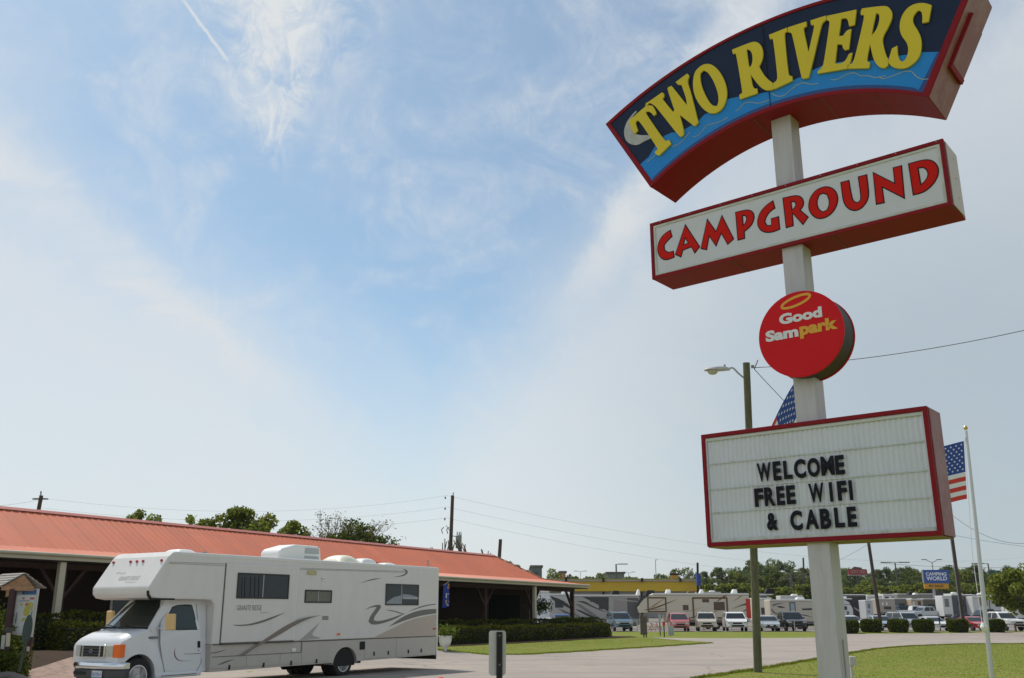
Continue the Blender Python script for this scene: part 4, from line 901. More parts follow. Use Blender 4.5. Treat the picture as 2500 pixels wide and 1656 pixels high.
# wheels
def wheel(x, y, z, r, w, par, out=1, dual=False, hub=RIM):
    t = MB().lathe((0, 0, 0), [(r * .62, -w / 2), (r * .92, -w / 2), (r, -w * .36), (r, w * .36), (r * .92, w / 2), (r * .62, w / 2)], 36, 'y').build('wheel', TYRE, par, smooth=True, loc=(x, y, z))
    s = w / 2 * out
    prof_ = [(r * .63, s * .98), (r * .60, s * 1.04), (r * .56, s * .7), (r * .40, s * (.35 if not dual else -.1)), (r * .22, s * (.55 if not dual else .0)), (r * .20, s * (1.05 if not dual else .75)), (r * .12, s * (1.12 if not dual else .85))]
    MB().lathe((0, 0, 0), prof_, 36, 'y').build('rim', hub, t, smooth=True)
    ring = MB().lathe((0, 0, 0), [(r * .64, s * 1.0), (r * .64, s * 1.06), (r * .575, s * 1.07), (r * .57, s * .95)], 36, 'y').build('trim_ring', mat('rim_edge', (.72, .71, .68), .4, .1), t, smooth=True)
    return t
fwh = wheel(FWX, -.24, .385, .385, .24, rv)
for k in range(8):
    a = k * math.pi / 4; MB().lathe((.385 * .34 * math.cos(a), .085, .385 * .34 * math.sin(a)), [(.013, 0), (.013, .03)], 6, 'y').build('wheel_nut', CHROME, fwh)
for k in range(8):
    a = (k + .5) * math.pi / 4; MB().lathe((.385 * .48 * math.cos(a), .083, .385 * .48 * math.sin(a)), [(.028, 0), (.028, .012)], 10, 'y').build('vent_hole', UNDER, fwh)
wheel(FWX, -1.65, .385, .385, .24, rv, -1)
wheel(4.31, -.20, .385, .385, .24, rv, 1, True); wheel(4.31, -.48, .385, .38, .24, rv, 1); wheel(4.31, -1.84, .385, .385, .24, rv, -1, True); wheel(4.31, -1.58, .385, .38, .24, rv, -1)
MB().box(.6, 11.0, -1.3, -.75, .36, .6).build('chassis', UNDER, rv); MB().tube([(5.6, -1.1, .33), (5.0, -1.1, .33)], .10, 10).build('exhaust', UNDER, rv)
for x, y0 in ((2.6, -.9), (2.2, -1.4)): MB().box(x, x + .5, y0 - .2, y0, .28, .42).build('waste_pipe', UNDER, rv)

# ------------------------------------------------------------------ the pavilion (local x along the eaves, local y away from the road)
BR = math.atan2(U.y, U.x)
PV0 = LP(0, 29.5)
pav = thing('pavilion', PV0, 'long low pavilion with a red metal roof, dark porch and cream eaves', 'building', rz=BR)
END = 57.6; YB, ZB, YR, ZR, ZE = 2.0, 3.87, 4.45, 5.37, 3.585
YEND = 2 * YR
def roofz(y):
    y = min(y, YEND - y); return ZE + (ZB - ZE) * y / YB if y < YB else ZB + (ZR - ZB) * (y - YB) / (YR - YB)
x = 9.0; PW = .9
while x < END - .05:
    mb = MB(); xs = []
    for r_ in range(3):
        b = x + r_ * .3
        xs += [(b + .002 if r_ == 0 else b, 0), (b + .10, 0), (b + .125, .020), (b + .165, .020), (b + .19, 0)]
    xs.append((x + PW - .004, 0)); xs = [(min(a, END), h) for a, h in xs]
    for a, h in xs:
        lim = max(0.0, END - a)
        for y in (-.06, YB, YR):
            yy = min(y, lim) if y > 0 else y
            mb.v.append((a, yy, roofz(max(0, yy)) + h + (-.008 if y < 0 else 0)))
    for i in range(len(xs) - 1):
        for j in range(2): k = i * 3 + j; mb.f.append((k, k + 3, k + 4, k + 1))
    mb.build('roof_panel', ROOF, pav); x += PW
MB().add([(9, YEND + .05, ZE), (END, YEND + .05, ZE), (END - YB, YEND - YB, ZB), (END - YR, YR, ZR), (9, YR, ZR), (9, YEND - YB, ZB)], [(0, 1, 2, 5), (5, 2, 3, 4)]).build('rear_roof', ROOF, pav)
MB().add([(END + .05, -.05, ZE), (END + .05, YEND + .05, ZE), (END - YB, YEND - YB, ZB), (END - YB, YB, ZB), (END - YR, YR, ZR)], [(0, 1, 2, 3), (3, 2, 4)]).build('end_roof', ROOF, pav)
rc = MB(); 
for s_ in (-1, 1):
    rc.add([(9, YR, ZR + .07), (END - YR, YR, ZR + .07), (END - YR, YR + s_ * .17, ZR - .045), (9, YR + s_ * .17, ZR - .045)], [(0, 1, 2, 3)])
rc.build('ridge_cap', ROOFCAP, pav)
hipm = mat('hip_flashing', (.55, .42, .36), .5, .1)
MB().bar((END - YB, YB, ZB + .035), (END - YR, YR, ZR + .035), .12, .03).build('hip_flashing', hipm, pav)
MB().bar((END, 0, ZE + .03), (END - YB, YB, ZB + .03), .10, .025).build('hip_flashing', ROOFCAP, pav)
for i, a in enumerate(np.arange(9, END, 6.0)):
    MB().box(a, min(a + 5.996, END + .06), -.10, -.062, ZE - .215, ZE - .03).build('fascia_board', CREAM, pav)
MB().tube([(9, -.16, ZE - .045), (END + .1, -.16, ZE - .045)], .055, 8).build('gutter', CREAM, pav)
MB().box(END + .062, END + .10, -.10, YEND, ZE - .215, ZE - .02).build('fascia_board', CREAM, pav)
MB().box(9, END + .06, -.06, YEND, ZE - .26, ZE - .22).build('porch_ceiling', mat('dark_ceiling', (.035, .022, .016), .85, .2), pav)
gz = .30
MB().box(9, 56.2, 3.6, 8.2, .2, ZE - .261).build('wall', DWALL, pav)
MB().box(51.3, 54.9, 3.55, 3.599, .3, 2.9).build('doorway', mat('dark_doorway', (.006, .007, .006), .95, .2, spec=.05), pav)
wn_ = MB().box(24.3, 27.3, 3.54, 3.599, 1.5, 2.75).build('window', WPL, pav, bevel=.01)
for k in range(3): MB().box(24.38 + k * .98, 25.28 + k * .98, 3.525, 3.539, 1.58, 2.67).build('pane', DGLASS, wn_)
for k in range(10):   # wall boards that show under the eaves
    a = 28 + k * 1.9; MB().box(a, a + .09, 3.56, 3.599, .3, ZE - .262).build('batten', BROWN, pav)
MB().box(9, END, .3, YEND, -.1, .34).build('porch_floor', CONC, pav)
posts = [20.4, 25.7, 31.0, 36.3, 41.5, 46.8, 52.1, 57.35]
for i, px in enumerate(posts):
    b = height(*(PV0 + U * px - M * 1.0).to_2d()) - .1; yp = 1.0
    MB().box(px - .11, px + .11, yp - .11, yp + .11, b, ZE - .262).build('post', BROWN, pav, bevel=.01)
    for s_ in (-1, 1):
        if px + s_ * .9 > END + .6: continue
        MB().bar((px + s_ * .10, yp, ZE - 1.35), (px + s_ * .95, yp, ZE - .30), .11, .13, (0, 1, 0)).build('brace', BROWN, pav)
MB().box(9, END, .93, 1.07, ZE - .45, ZE - .262).build('beam', BROWN, pav)
for px in (19.75, 50.9): MB().box(px - .11, px + .11, .02, .20, .2, ZE - .22).build('downpipe_post', CREAM, pav, bevel=.01)
# small flag on a slanted staff under the eaves
fl = thing('garden_flag', LP(41.0, 29.3, 2.4), 'small blue flag with a flower pattern hanging at the pavilion eaves', 'flag', rz=BR)
MB().tube([(.55, -.1, .98), (.05, .0, .72)], .015, 8).build('staff', CREAM, fl)
fb = MB(); nx, nz = 10, 16
for j in range(nz + 1):
    for i in range(nx + 1):
        u, v = i / nx, j / nz; fb.v.append((.02 + .52 * u + .10 * v * (u - .3), -.05 + .05 * math.sin(u * 7 + v), .72 + .20 * u - 1.12 * v - .10 * u * v))
for j in range(nz):
    for i in range(nx): k = j * (nx + 1) + i; fb.f.append((k, k + 1, k + nx + 2, k + nx + 1))
fb.build('cloth', mat('flower_flag_blue', (.03, .06, .34), .8, .3, 6), fl, smooth='all')
rs = random.Random(3)
for k in range(16):
    u, v = rs.uniform(.1, .9), rs.uniform(.42, .97) if k < 12 else rs.uniform(.05, .2)
    X, Z = .02 + .52 * u + .10 * v * (u - .3), .72 + .20 * u - 1.12 * v - .10 * u * v
    MB().lathe((X, -.115, Z), [(rs.uniform(.03, .065), 0), (.01, .02)], 7, 'y').build('flower_patch', rs.choice([ORG, FLAGR, YEL, FLAGW]), fl)
# hanging fern under the porch end
hf = thing('hanging_plant', LP(54.0, 31.0, 2.1), 'dark leafy hanging basket under the open porch end', 'plant')
P = np.random.RandomState(1).normal(size=(900, 3)) * [.34, .34, .22] + [0, 0, .1]
hp_ = npmesh('foliage', *leaves(P, .12, np.random.RandomState(2)), LEAF_DARK, hf)
MB().lathe((0, 0, -.35), [(.10, 0), (.2, .25)], 12).build('basket', WPL, hf); MB().tube([(0, 0, -.1), (0, 0, 1.2)], .012, 6).build('hanger', UNDER, hf)

# ------------------------------------------------------------------ hedges
def hedge(l0, l1, P0, P1, h, name, label, dens=90, seed=1, matl=None, wave=.06):
    rs = np.random.RandomState(seed); L = l1 - l0; W = P1 - P0; n = int(dens * 3.0 * (L * (W + 2 * h)))
    u = rs.random(n) * L; t = rs.random(n) * (W + 2 * h)
    bump_ = wave * (np.sin(u * 2.1 + seed) + .6 * np.sin(u * 5.3)) + rs.normal(size=n) * .035
    front = t < h; top = (t >= h) & (t < h + W)
    p = np.where(front, 0, np.where(top, t - h, W)); z = np.where(front, t, np.where(top, h, W + 2 * h - t))
    p = p + np.where(front, -bump_, np.where(top, 0, bump_)); z = z + np.where(top, bump_ * .8, 0)
    z = np.where(z < .12, z + rs.random(n) * .3, z)
    rnd_ = np.clip((z - h + .25) / .25, 0, 1) ** 2 * .10; p = p + np.where(front, rnd_, 0)
    ends = rs.random(n) < .04; u = np.where(ends, np.where(rs.random(n) < .5, 0, L), u); p = np.where(ends, rs.random(n) * W, p); z = np.where(ends, rs.random(n) * h, z)
    root = thing(name, LP(l0, P0, 0), label, 'hedge', 'hedges in front of the pavilion')
    X = [LP(l0 + a, P0 + b) - LP(l0, P0) for a, b in zip(u, p)]
    pos = np.array([(v.x, v.y, height(*(v + LP(l0, P0)).to_2d()) + c - .03) for v, c in zip(X, z)])
    npmesh('foliage', *leaves(pos, .085, rs), matl or LEAF_HEDGE, root)
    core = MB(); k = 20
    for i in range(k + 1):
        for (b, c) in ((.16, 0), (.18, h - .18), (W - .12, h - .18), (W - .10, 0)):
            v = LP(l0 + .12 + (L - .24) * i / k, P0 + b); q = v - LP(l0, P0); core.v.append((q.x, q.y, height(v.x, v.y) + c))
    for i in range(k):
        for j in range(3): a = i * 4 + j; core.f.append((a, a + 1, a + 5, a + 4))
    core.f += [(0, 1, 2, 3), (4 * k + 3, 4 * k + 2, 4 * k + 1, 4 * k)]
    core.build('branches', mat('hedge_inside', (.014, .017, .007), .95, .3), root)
hedge(18.4, 56.0, 27.0, 27.9, .82, 'hedge', 'lower front row of the dark clipped hedge before the porch', 95, 1)
hedge(17.0, 56.2, 28.15, 28.9, 1.10, 'hedge', 'taller back row of the dark clipped hedge against the porch', 80, 2)
hedge(51.5, 57.4, 28.05, 29.0, 1.13, 'hedge', 'yellow green end of the clipped hedge', 50, 5, LEAF_BOX)  # this end takes the paler box leaves

# ------------------------------------------------------------------ trees
def tree_parts(root, h, r, seed, lm, base=.35, n=5200, leaf=.26, clusters=26, squash=.8, trunk=.16, dens=1.0, flat=1.0):
    R_ = random.Random(seed); rs = np.random.RandomState(seed); tb = MB(); cz = h * (1 + base) / 2; rz = h * (1 - base) / 2
    top = Vector((R_.uniform(-.1, .1) * r, R_.uniform(-.1, .1) * r, h * .82))
    pts = [Vector((0, 0, -.2)), Vector((R_.uniform(-.1, .1), R_.uniform(-.1, .1), h * base * .8)), Vector((top.x * .5, top.y * .5, h * .6)), top]
    tb.tube(pts, [trunk, trunk * .75, trunk * .45, trunk * .12], 8)
    P_ = []
    for c in range(clusters):
        a = R_.uniform(0, 6.28); t = R_.uniform(-1, 1); q = math.sqrt(max(0, 1 - t * t)) * R_.uniform(.45, .95)
        cc = Vector((r * q * math.cos(a), r * q * math.sin(a) * flat, cz + rz * t * .82)); cr = R_.uniform(.20, .36) * r
        s0 = pts[1].lerp(pts[3], min(.9, max(0, (cc.z - pts[1].z) / (h * .9) * .6)))
        tb.tube([s0, s0.lerp(cc, .5) + Vector((0, 0, -.05 * h)), cc], [trunk * .32, trunk * .2, trunk * .05], 5, False)
        k = int(n / clusters * R_.uniform(.6, 1.4) * dens); d = rs.normal(size=(k, 3)); d /= np.linalg.norm(d, axis=1)[:, None]
        rad = cr * (0.55 + .5 * rs.random(k)); P_.append(d * rad[:, None] * [1, 1, squash] + np.array(cc))
    P_ = np.concatenate(P_)
    tb.build('trunk', BARK, root); npmesh('crown', *leaves(P_, leaf, rs), lm, root)
def tree(name, x, y, h, r, seed, lm, label, group=None, **k):
    t = thing(name, (x, y, height(x, y)), label, 'tree', group); tree_parts(t, h, r, seed, lm, **k); return t
def tree_px(name, px, ytop, Y, r, seed, lm, label, group=None, **k):
    p = at(px, ytop, Y); return tree(name, p.x, Y, p.z - height(p.x, Y), r, seed, lm, label, group, **k)
GB = 'trees behind the pavilion'
TR_ = [('oak_tree', 352, 1247, 62, 1.5, LEAF_OAK, 'small tree top above the left end of the red roof', 1300, 12, 1.5),
 ('oak_tree', 468, 1262, 66, 1.6, LEAF_OAK, 'sparse twiggy tree top just left of the big bushy tree', 560, 10, 1.5),
 ('oak_tree', 606, 1238, 66, 2.3, LEAF_OAK, 'tallest bushy green tree above the red roof', 7500, 26, 2.6),
 ('oak_tree', 546, 1264, 66, 2.5, LEAF_OAK, 'low spreading left shoulder of the bushy tree clump', 5600, 22, 2.0),
 ('oak_tree', 646, 1262, 67, 2.2, LEAF_OAK, 'rounded right shoulder of the bushy tree clump', 5600, 22, 2.2),
 ('oak_tree', 716, 1272, 70, 1.9, LEAF_OAK, 'round lighter tree right of the bushy clump', 4600, 18, 2.2),
 ('maple_tree', 858, 1280, 74, 3.1, LEAF_DARK, 'dense dark green tree right of the bare tree', 8500, 30, 2.4),
 ('maple_tree', 915, 1300, 74, 2.4, LEAF_DARK, 'low dark tree sinking behind the roof ridge', 4800, 18, 1.9)]
def roof_tree(k, name, px, yt, Y, r, lm, label, n, cl, rz):
    p = at(px, yt, Y); z0 = height(p.x, Y); h = p.z - z0; t = thing(name, (p.x, Y, z0), label, 'tree', GB)
    tree_parts(t, h * 1.01, r, 30 + k, lm, base=1 - 2 * rz / h, n=n, leaf=.21, clusters=cl, squash=.85, trunk=.15)
for k, a in enumerate(TR_): roof_tree(k, *a)
def bare(name, px, ytop, Y, label, seed, spread=.5, leafy=0, lv=4, stub=False, cat='tree', group=GB):
    p = at(px, ytop, Y); z0 = height(p.x, Y); h = p.z - z0; t = thing(name, (p.x, Y, z0), label, cat, group); R_ = random.Random(seed); tb = MB(); tips = []
    def grow(a, d, ln, r, lev):
        b = a + d * ln; tb.tube([a, a.lerp(b, .5) + Vector((R_.uniform(-.04, .04) * ln, 0, 0)), b], [r, r * .85, r * .65], 5, True)
        tips.append(b)
        if lev == 0: return
        for k in range(R_.choice((2, 3, 3))):
            n_ = (d + Vector((R_.uniform(-1, 1), R_.uniform(-1, 1), R_.uniform(-.2, .7))) * spread).normalized(); grow(b, n_, ln * R_.uniform(.6, .8), r * .58, lev - 1)
    grow(Vector((0, 0, 0)), Vector((0, 0, 1)), h * .42, .15, lv)
    mz = max(v[2] for v in tb.v); tb.v = [(x, y, z * h / mz) for x, y, z in tb.v]
    tb.build('branches', BARK, t)
    if leafy:
        rs = np.random.RandomState(seed); Pn = np.array([tips[i % len(tips)] for i in range(leafy)]) * [1, 1, h / mz] + rs.normal(size=(leafy, 3)) * .15
        npmesh('crown', *leaves(Pn, .13, rs), LEAF_DRY, t)
bare('dead_tree', 820, 1252, 73, 'thin greyish nearly bare tree with dry leaves', 5, .62, 900, 5)
bare('dead_tree', 852, 1256, 75, 'bare twiggy tree beside the dry leaved one', 15, .55, 120, 5)
for q_, (px, yt, sd_, sp_) in enumerate(((1080, 1317, 3, .35), (1090, 1320, 4, .3), (1128, 1325, 6, .55), (1150, 1318, 7, .4), (1182, 1342, 8, .5))):
    bare('cut_tree', px, yt, 70, ('thin lopped trunk left of the transformer pole', 'second lopped trunk touching the transformer pole', 'spiky bare limbs right of the transformer', 'tall stub with side twigs right of the transformer pole', 'small bare stub near the end of the roof ridge')[q_], sd_, sp_, 0, 2)

# ------------------------------------------------------------------ utility poles and wires
def pole_px(name, top, base, Y, r, label, m=POLEBR, group=None, dz=0):
    t, b = at(*top, Y), at(*base, Y); z0 = height(b.x, Y); d = (t - b); b2 = b + d * ((z0 - b.z) / d.z)
    o = thing(name, b2, label, 'utility pole', group); MB().tube([(0, 0, -.3), t - b2], [r * 1.12, r * .85], 12).build('pole', m, o, smooth=True); return o, t, b2, t - b2
up1, t1, b1, d1 = pole_px('utility_pole', (1105, 1210), (1099.5, 1346), 84, .17, 'brown utility pole with a grey transformer behind the red roof')
tr = MB().lathe((.62, -.1, d1.z - 4.55), [(.24, 0), (.26, .06), (.26, 1.05), (.2, 1.12)], 18).build('transformer', GREYP, up1, smooth=True)
for k in (-.12, .05, .2): MB().tube([(.62 + k, -.1, d1.z - 3.45), (.6 + k, -.1, d1.z - 3.15)], [.05, .03], 8).build('bushing', UNDER, up1)
MB().bar((0, 0, d1.z - 3.5), (.55, -.1, d1.z - 3.55), .06).build('bracket', UNDER, up1)
for zz in (.1, 1.05, 1.95): MB().lathe((-.62, 0, d1.z - zz - .1), [(.05, -.1), (.07, -.03), (.03, 0), (.07, .05), (.04, .1)], 8).build('insulator', UNDER, up1)
for x_ in (-.8, -.35): MB().tube([(x_, 0, d1.z - 3.3), (x_ - .1, 0, d1.z - 2.95), (x_ + .1, 0, d1.z - 2.75)], .04, 6).build('cutout_switch', UNDER, up1)
MB().tube([(0, 0, d1.z - 3.3), (-.5, 0, d1.z - 2.6)], .03, 6).build('bracket', UNDER, up1); MB().tube([(.04, 0, d1.z), (.10, 0, d1.z + .25)], [.04, .06], 6).build('insulator', GREYP, up1)
up0, t0, b0, d0 = pole_px('utility_pole', (101, 1210), (94, 1246), 70, .16, 'short visible top of a cross armed pole at far left')
for zz in (.25, 1.35): 
    MB().bar((-.50, 0, d0.z - zz), (.5, 0, d0.z - zz), .10).build('crossarm', POLEBR, up0)
    for x_ in (-.5, .5): MB().lathe((x_, 0, d0.z - zz), [(.09, -.05), (.11, .0), (.05, .06)], 8).build('insulator', GREYP, up0)
MB().tube([(0, 0, d0.z), (-.03, 0, d0.z + .3)], [.04, .06], 6).build('insulator', GREYP, up0)
for o_, d_ in ((up1, d1), (up0, d0)):
    for ch in o_.children:
        if not ch.name.startswith('pole'): ch.location += Vector((d_.x, d_.y, 0)) * .93
pole_px('utility_pole', (1222, 1317), (1219, 1360), 74, .15, 'plain wooden pole stub at the end of the roof ridge')
up3, t3, b3, d3 = pole_px('utility_pole', (2108, 1240), (2153, 1543), 96, .165, 'leaning brown utility pole standing between the clipped bushes')
up4, t4, b4, d4 = pole_px('utility_pole', (2308, 1190), (2352.5, 1520), 96, .16, 'slim brown utility pole under the right corner of the message board')
MB().tube([(-.22, -.1, 0), (-.22 + d4.x, -.1 + d4.y, d4.z)], .05, 6).build('cable_guard', GREYP, up4)
pole_px('utility_pole', (1961, 1362), (1964, 1452), 200, .2, 'distant bare pole standing before the woods', group=None)

def wire(name, a, b, sag, label, r=.012):
    a, b = Vector(a), Vector(b); mid = (a + b) / 2; pts = []
    for i in range(25):
        t = i / 24; p = a.lerp(b, t); p.z -= sag * 4 * t * (1 - t); pts.append(p - a)
    o = MB().tube(pts, r, 4).build(name, mat('wire_grey', (.10, .10, .10), .6, .1), None, loc=a); tag(o, label, 'wire', 'overhead wires')
for i, (dy, sag) in enumerate(((0, 1.3), (1.0, 1.2), (1.95, 1.1))):
    a = t1 - Vector((.5, 0, dy)); nm = ('top', 'middle', 'lowest')[i]
    wire('power_line', a, at(102, 1213, 70) + Vector((0, 0, -.7 * dy - .1)), sag * .9, nm + ' wire running left from the transformer pole', .005)
    wire('power_line', a, at(2700, 1330 + i * 22, 150), 4.0, nm + ' wire sagging right from the transformer pole', .006)
wire('power_line', t0 + Vector((0, 0, -.3)), at(-260, 1232, 60), .4, 'wire leaving the left edge from the cross armed pole', .007)
wire('power_line', b3 + d3 * .70, at(1900, 1418, 110), .5, 'thin wire running left from the leaning pole', .014)
wire('power_line', b4 + d4 * .66, at(2720, 1345, 120), .5, 'upper wire running right from the slim pole', .016)
wire('power_line', b4 + d4 * .82, at(2600, 1290, 96), 2.2, 'deeply sagging wire right of the slim pole', .018)
wire('power_line', at(2150, 1375, 110), at(2700, 1372, 118), .6, 'thin wire across the tops of the far woods', .016)

# wooden pole with the street lamp
lt, lb = at(1822, 886, 28.8), at(1850, 1641, 29.9)
lp = thing('street_light', (lb.x, lb.y, 0), 'weathered wooden lamp pole with cobra head light behind the sign', 'street light')
ltop = Vector((lt.x - lb.x, lt.y - lb.y, lt.z)); MB().tube([(0, 0, -.3), ltop * .5 + Vector((.015, 0, 0)), ltop], [.125, .112, .108], 16).build('pole', WOODP, lp, smooth=True)
def LQ(x, y): p = at(1700 + x / 7.84, 860 + y / 7.84, 28.8); return Vector((p.x - lb.x, p.y - lb.y, p.z))
MB().tube([LQ(905, 490), LQ(800, 400), LQ(720, 315), LQ(690, 300), LQ(640, 305)], .028, 10).build('arm', GALV, lp, smooth=True)
hd = MB(); a, b = LQ(645, 335), LQ(158, 335)
for i in range(15):
    t = i / 14; p = a.lerp(b, t); hw = .04 + .13 * math.sin(math.pi * min(1, t * 1.05 + .0) * .62 + .05) * (1 if t < .97 else .5); 
    top_ = LQ(0, (300, 290, 278, 272, 268, 267, 268, 270, 273, 278, 285, 295, 305, 318, 330)[i]).z; bot_ = LQ(0, 345).z
    for k in range(12):
        an = 2 * math.pi * k / 12; z = bot_ + (top_ - bot_) * max(0, math.sin(an)) - .03 * max(0, -math.sin(an)) * math.sin(math.pi * t); hd.v.append((p.x, p.y + hw * math.cos(an), z))
for i in range(14):
    for k in range(12): q = (k + 1) % 12; hd.f.append((i * 12 + k, i * 12 + q, i * 12 + 12 + q, i * 12 + 12 + k))
hd.f += [tuple(range(12)), tuple(range(168, 180))[::-1]]
hd.build('lamp_head', mat('lamp_housing', (.50, .49, .47), .5, .1), lp, smooth=True)
c = LQ(310, 360); mb = MB()
mb.lathe((0, 0, 0), [(.165, 0.01), (.16, -.05), (.13, -.10), (.08, -.135), (.01, -.145)], 16); o = mb.build('lamp_glass', mat('ribbed_lamp_glass', (.50, .48, .36), .15, .3, 14, coat=.6), lp, smooth='all'); o.location = c; o.scale = (1.0, .75, .85)
MB().lathe(LQ(543, 270), [(.03, -.02), (.03, .05)], 10).build('photocell', GREYP, lp)
MB().box(*sorted((LQ(1030, 0).x, LQ(1085, 0).x)), -.03 + ltop.y, .03 + ltop.y, LQ(0, 305).z, LQ(0, 250).z).build('insulator_bracket', GREYP, lp)
p = at(1840, 898, 28.8); wire('power_line', p, at(2900, 700, 24), .42, 'thick cable from the lamp pole up to the right edge', .011)
wire('power_line', at(1842, 902, 28.8), at(1985, 1050, 27), .03, 'short cable dropping from the lamp pole towards the flag', .012)
wire('power_line', at(1841.5, 902, 28.8), at(1850.5, 879, 28.8), 0, 'stub of cable sticking up beside the lamp pole', .016)

# ------------------------------------------------------------------ flags
def flag_mesh(par, hoist_top, hoist_bot, dirv, fly, droop, wav, seed, short=False):
    """striped flag with stars; every stripe, the canton and each star is its own cloth piece"""
    ht, hb_ = Vector(hoist_top), Vector(hoist_bot); d = Vector(dirv).normalized(); nrm = d.cross(Vector((0, 0, 1))).normalized()
    def fp(u, v, o=0.0):
        p = ht.lerp(hb_, v) + d * (fly * u * (1 - .12 * v)); p += Vector((0, 0, -droop * (u ** 1.2 if u < .5 else .435 + (u - .5) * .2)))
        return p + nrm * (wav * math.sin(u * 9 + v * 2 + seed) * min(1, u * 3) + o)
    def patch(name, u0, u1, v0, v1, m, nu, nv, o=0.0):
        mb = MB()
        for j in range(nv + 1):
            for i in range(nu + 1): mb.v.append(tuple(fp(u0 + (u1 - u0) * i / nu, v0 + (v1 - v0) * j / nv, o)))
        for j in range(nv):
            for i in range(nu): k = j * (nu + 1) + i; mb.f.append((k, k + 1, k + nu + 2, k + nu + 1))
        return mb.build(name, m, par, smooth='all')
    for s_ in range(13) if not short else range(8): patch('stripe', .4 if s_ < 7 else 0, 1, s_ / 13, (s_ + 1) / 13, FLAGR if s_ % 2 == 0 else FLAGW, 20, 1)
    cn = patch('canton', 0, .4, 0, 7 / 13, FLAGB, 10, 6)
    for sgn in (-1, 1):
        mb = MB()
        for r_ in range(9):
            for c_ in range(6 if r_ % 2 == 0 else 5):
                u = (.4 / 12) * (1 + 2 * c_ + (r_ % 2)); v = (7 / 13) * (r_ + 1) / 10; k = len(mb.v)
                for a in range(10):
                    rr_ = (.030 if a % 2 == 0 else .013); t = math.pi / 2 + a * math.pi / 5
                    mb.v.append(tuple(fp(u + rr_ * math.cos(t) / fly, v - rr_ * math.sin(t) / (ht - hb_).length, sgn * .004)))
                mb.f.append(tuple(range(k, k + 10)))
        s = mb.build('stars', FLAGW, cn); s['kind'] = 'stuff'
YF = 23.5
ft, fbm = at(2358.5, 1052, YF), at(2422, 1660, YF); dz_ = ft - fbm; fbm = fbm + dz_ * ((0 - fbm.z) / dz_.z)
fp1 = thing('flagpole', fbm, 'white metal flagpole with gilt ball right of the message board', 'flagpole')
dd_ = ft - fbm; MB().tube([(0, 0, -.1), dd_ * .5, dd_], [.058, .048, .032], 16).build('pole', ALU, fp1, smooth=True)
MB().lathe(dd_ + Vector((0, 0, .075)), [(.01, -.055), (.04, -.04), (.055, 0), (.04, .04), (.01, .055)], 16).build('ball', GOLD, fp1, smooth='all')
MB().lathe(dd_ + Vector((-.03, 0, -.22)), [(.03, -.05), (.03, .05)], 10).build('pulley', ALU, fp1)
MB().tube([dd_ + Vector((-.07, 0, -.25)), dd_ * .5 + Vector((-.16, 0, 0)), Vector((-.05, 0, 1.1))], .008, 5).build('halyard', FLAGW, fp1)
MB().lathe((-.04, -.05, 1.35), [(.05, -.10), (.09, 0), (.05, .10)], 12).build('cleat_cover', WPL, fp1)
f1 = thing('flag', at(2361, 1077, YF), 'striped flag with stars hanging on the right hand flagpole', 'flag')
f1o = Vector(f1.location)
flag_mesh(f1, at(2353, 1077, YF) - f1o, at(2361, 1218, YF) - f1o, (-.62, .45, 0), 1.9, .42, .05, 1)
YG = 24.5
ft2, fb2 = at(1962, 905, YG), at(2036, 1650, YG); dz_ = ft2 - fb2; fb2 = fb2 + dz_ * ((0 - fb2.z) / dz_.z); dd_ = ft2 - fb2
fp2 = thing('flagpole', fb2, 'metal flagpole mostly hidden behind the tall sign pole', 'flagpole')
MB().tube([(0, 0, -.1), dd_], [.055, .03], 12).build('pole', ALU, fp2, smooth=True)
f2 = thing('flag', ft2, 'drooping starred flag peeking out left of the sign pole', 'flag')
flag_mesh(f2, Vector((-.04, 0, -.06)), Vector((.11, 0, -1.46)), (-.95, .25, 0), 1.9, 3.4, .05, 3)

# ------------------------------------------------------------------ far buildings
def px2(root, Y, x, y, dy=0.0):
    p = at(x, y, Y); return Vector((p.x - root.location.x, dy, p.z - root.location.z))
YB_ = 150
wh = thing('warehouse', (at(1480, 1500, YB_).x, YB_, height(15, YB_)), 'long low building with a broad mustard yellow fascia behind the motor homes', 'building')
c = lambda x, y: px2(wh, YB_, x, y)
a, b = c(1150, 1444), c(1706, 1420)
MB().box(a.x, b.x, -.4, 14, a.z, b.z).build('fascia', mat('mustard_fascia', (.62, .42, .02), .6, .08, .5, dirt=(.50, .26, .03), dscale=.12, damt=.5), wh)
MB().box(a.x, b.x - .1, -.7, 14.2, b.z, c(1, 1416.5).z).build('parapet', mat('dusty_white_trim', (.38, .35, .27), .7, .12), wh)
MB().box(a.x, b.x - .3, -.1, 13, c(1, 1416.5).z, c(1, 1413).z).build('roof_edge', mat('mustard_fascia_top', (.30, .25, .08), .7, .1), wh)
MB().box(a.x + .5, b.x - .6, .4, 13.5, 0, a.z - .01).build('wall', mat('grey_block_wall', (.34, .33, .32), .8, .15, 2), wh)
for x in (1381.5, 1472, 1566, 1659):
    q = c(x, 1420); MB().box(q.x - .16, q.x + .16, -.95, -.72, q.z - .1, q.z + .5).build('wall_lamp', UNDER, wh)
for x in (1473, 1566): q = c(x, 1445); MB().box(q.x - .14, q.x + .14, -.3, 0, 0, q.z).build('column', UNDER, wh)
q0, q1 = c(1643, 1414), c(1660, 1403); MB().box(q0.x, q1.x, 2, 2.3, q0.z, q1.z).build('roof_sign', mat('orange_roof_sign', (.55, .28, .02), .6, .2, 6), wh); MB().box(q0.x - .1, q1.x + .2, 1.9, 2.4, q1.z, q1.z + .25).build('roof_sign_cap', UNDER, wh)
q0, q1 = c(1674, 1413), c(1700, 1386); MB().bar((q0.x, 3, q0.z), (q1.x, 3, q1.z), .22).build('roof_strut', GALV, wh)
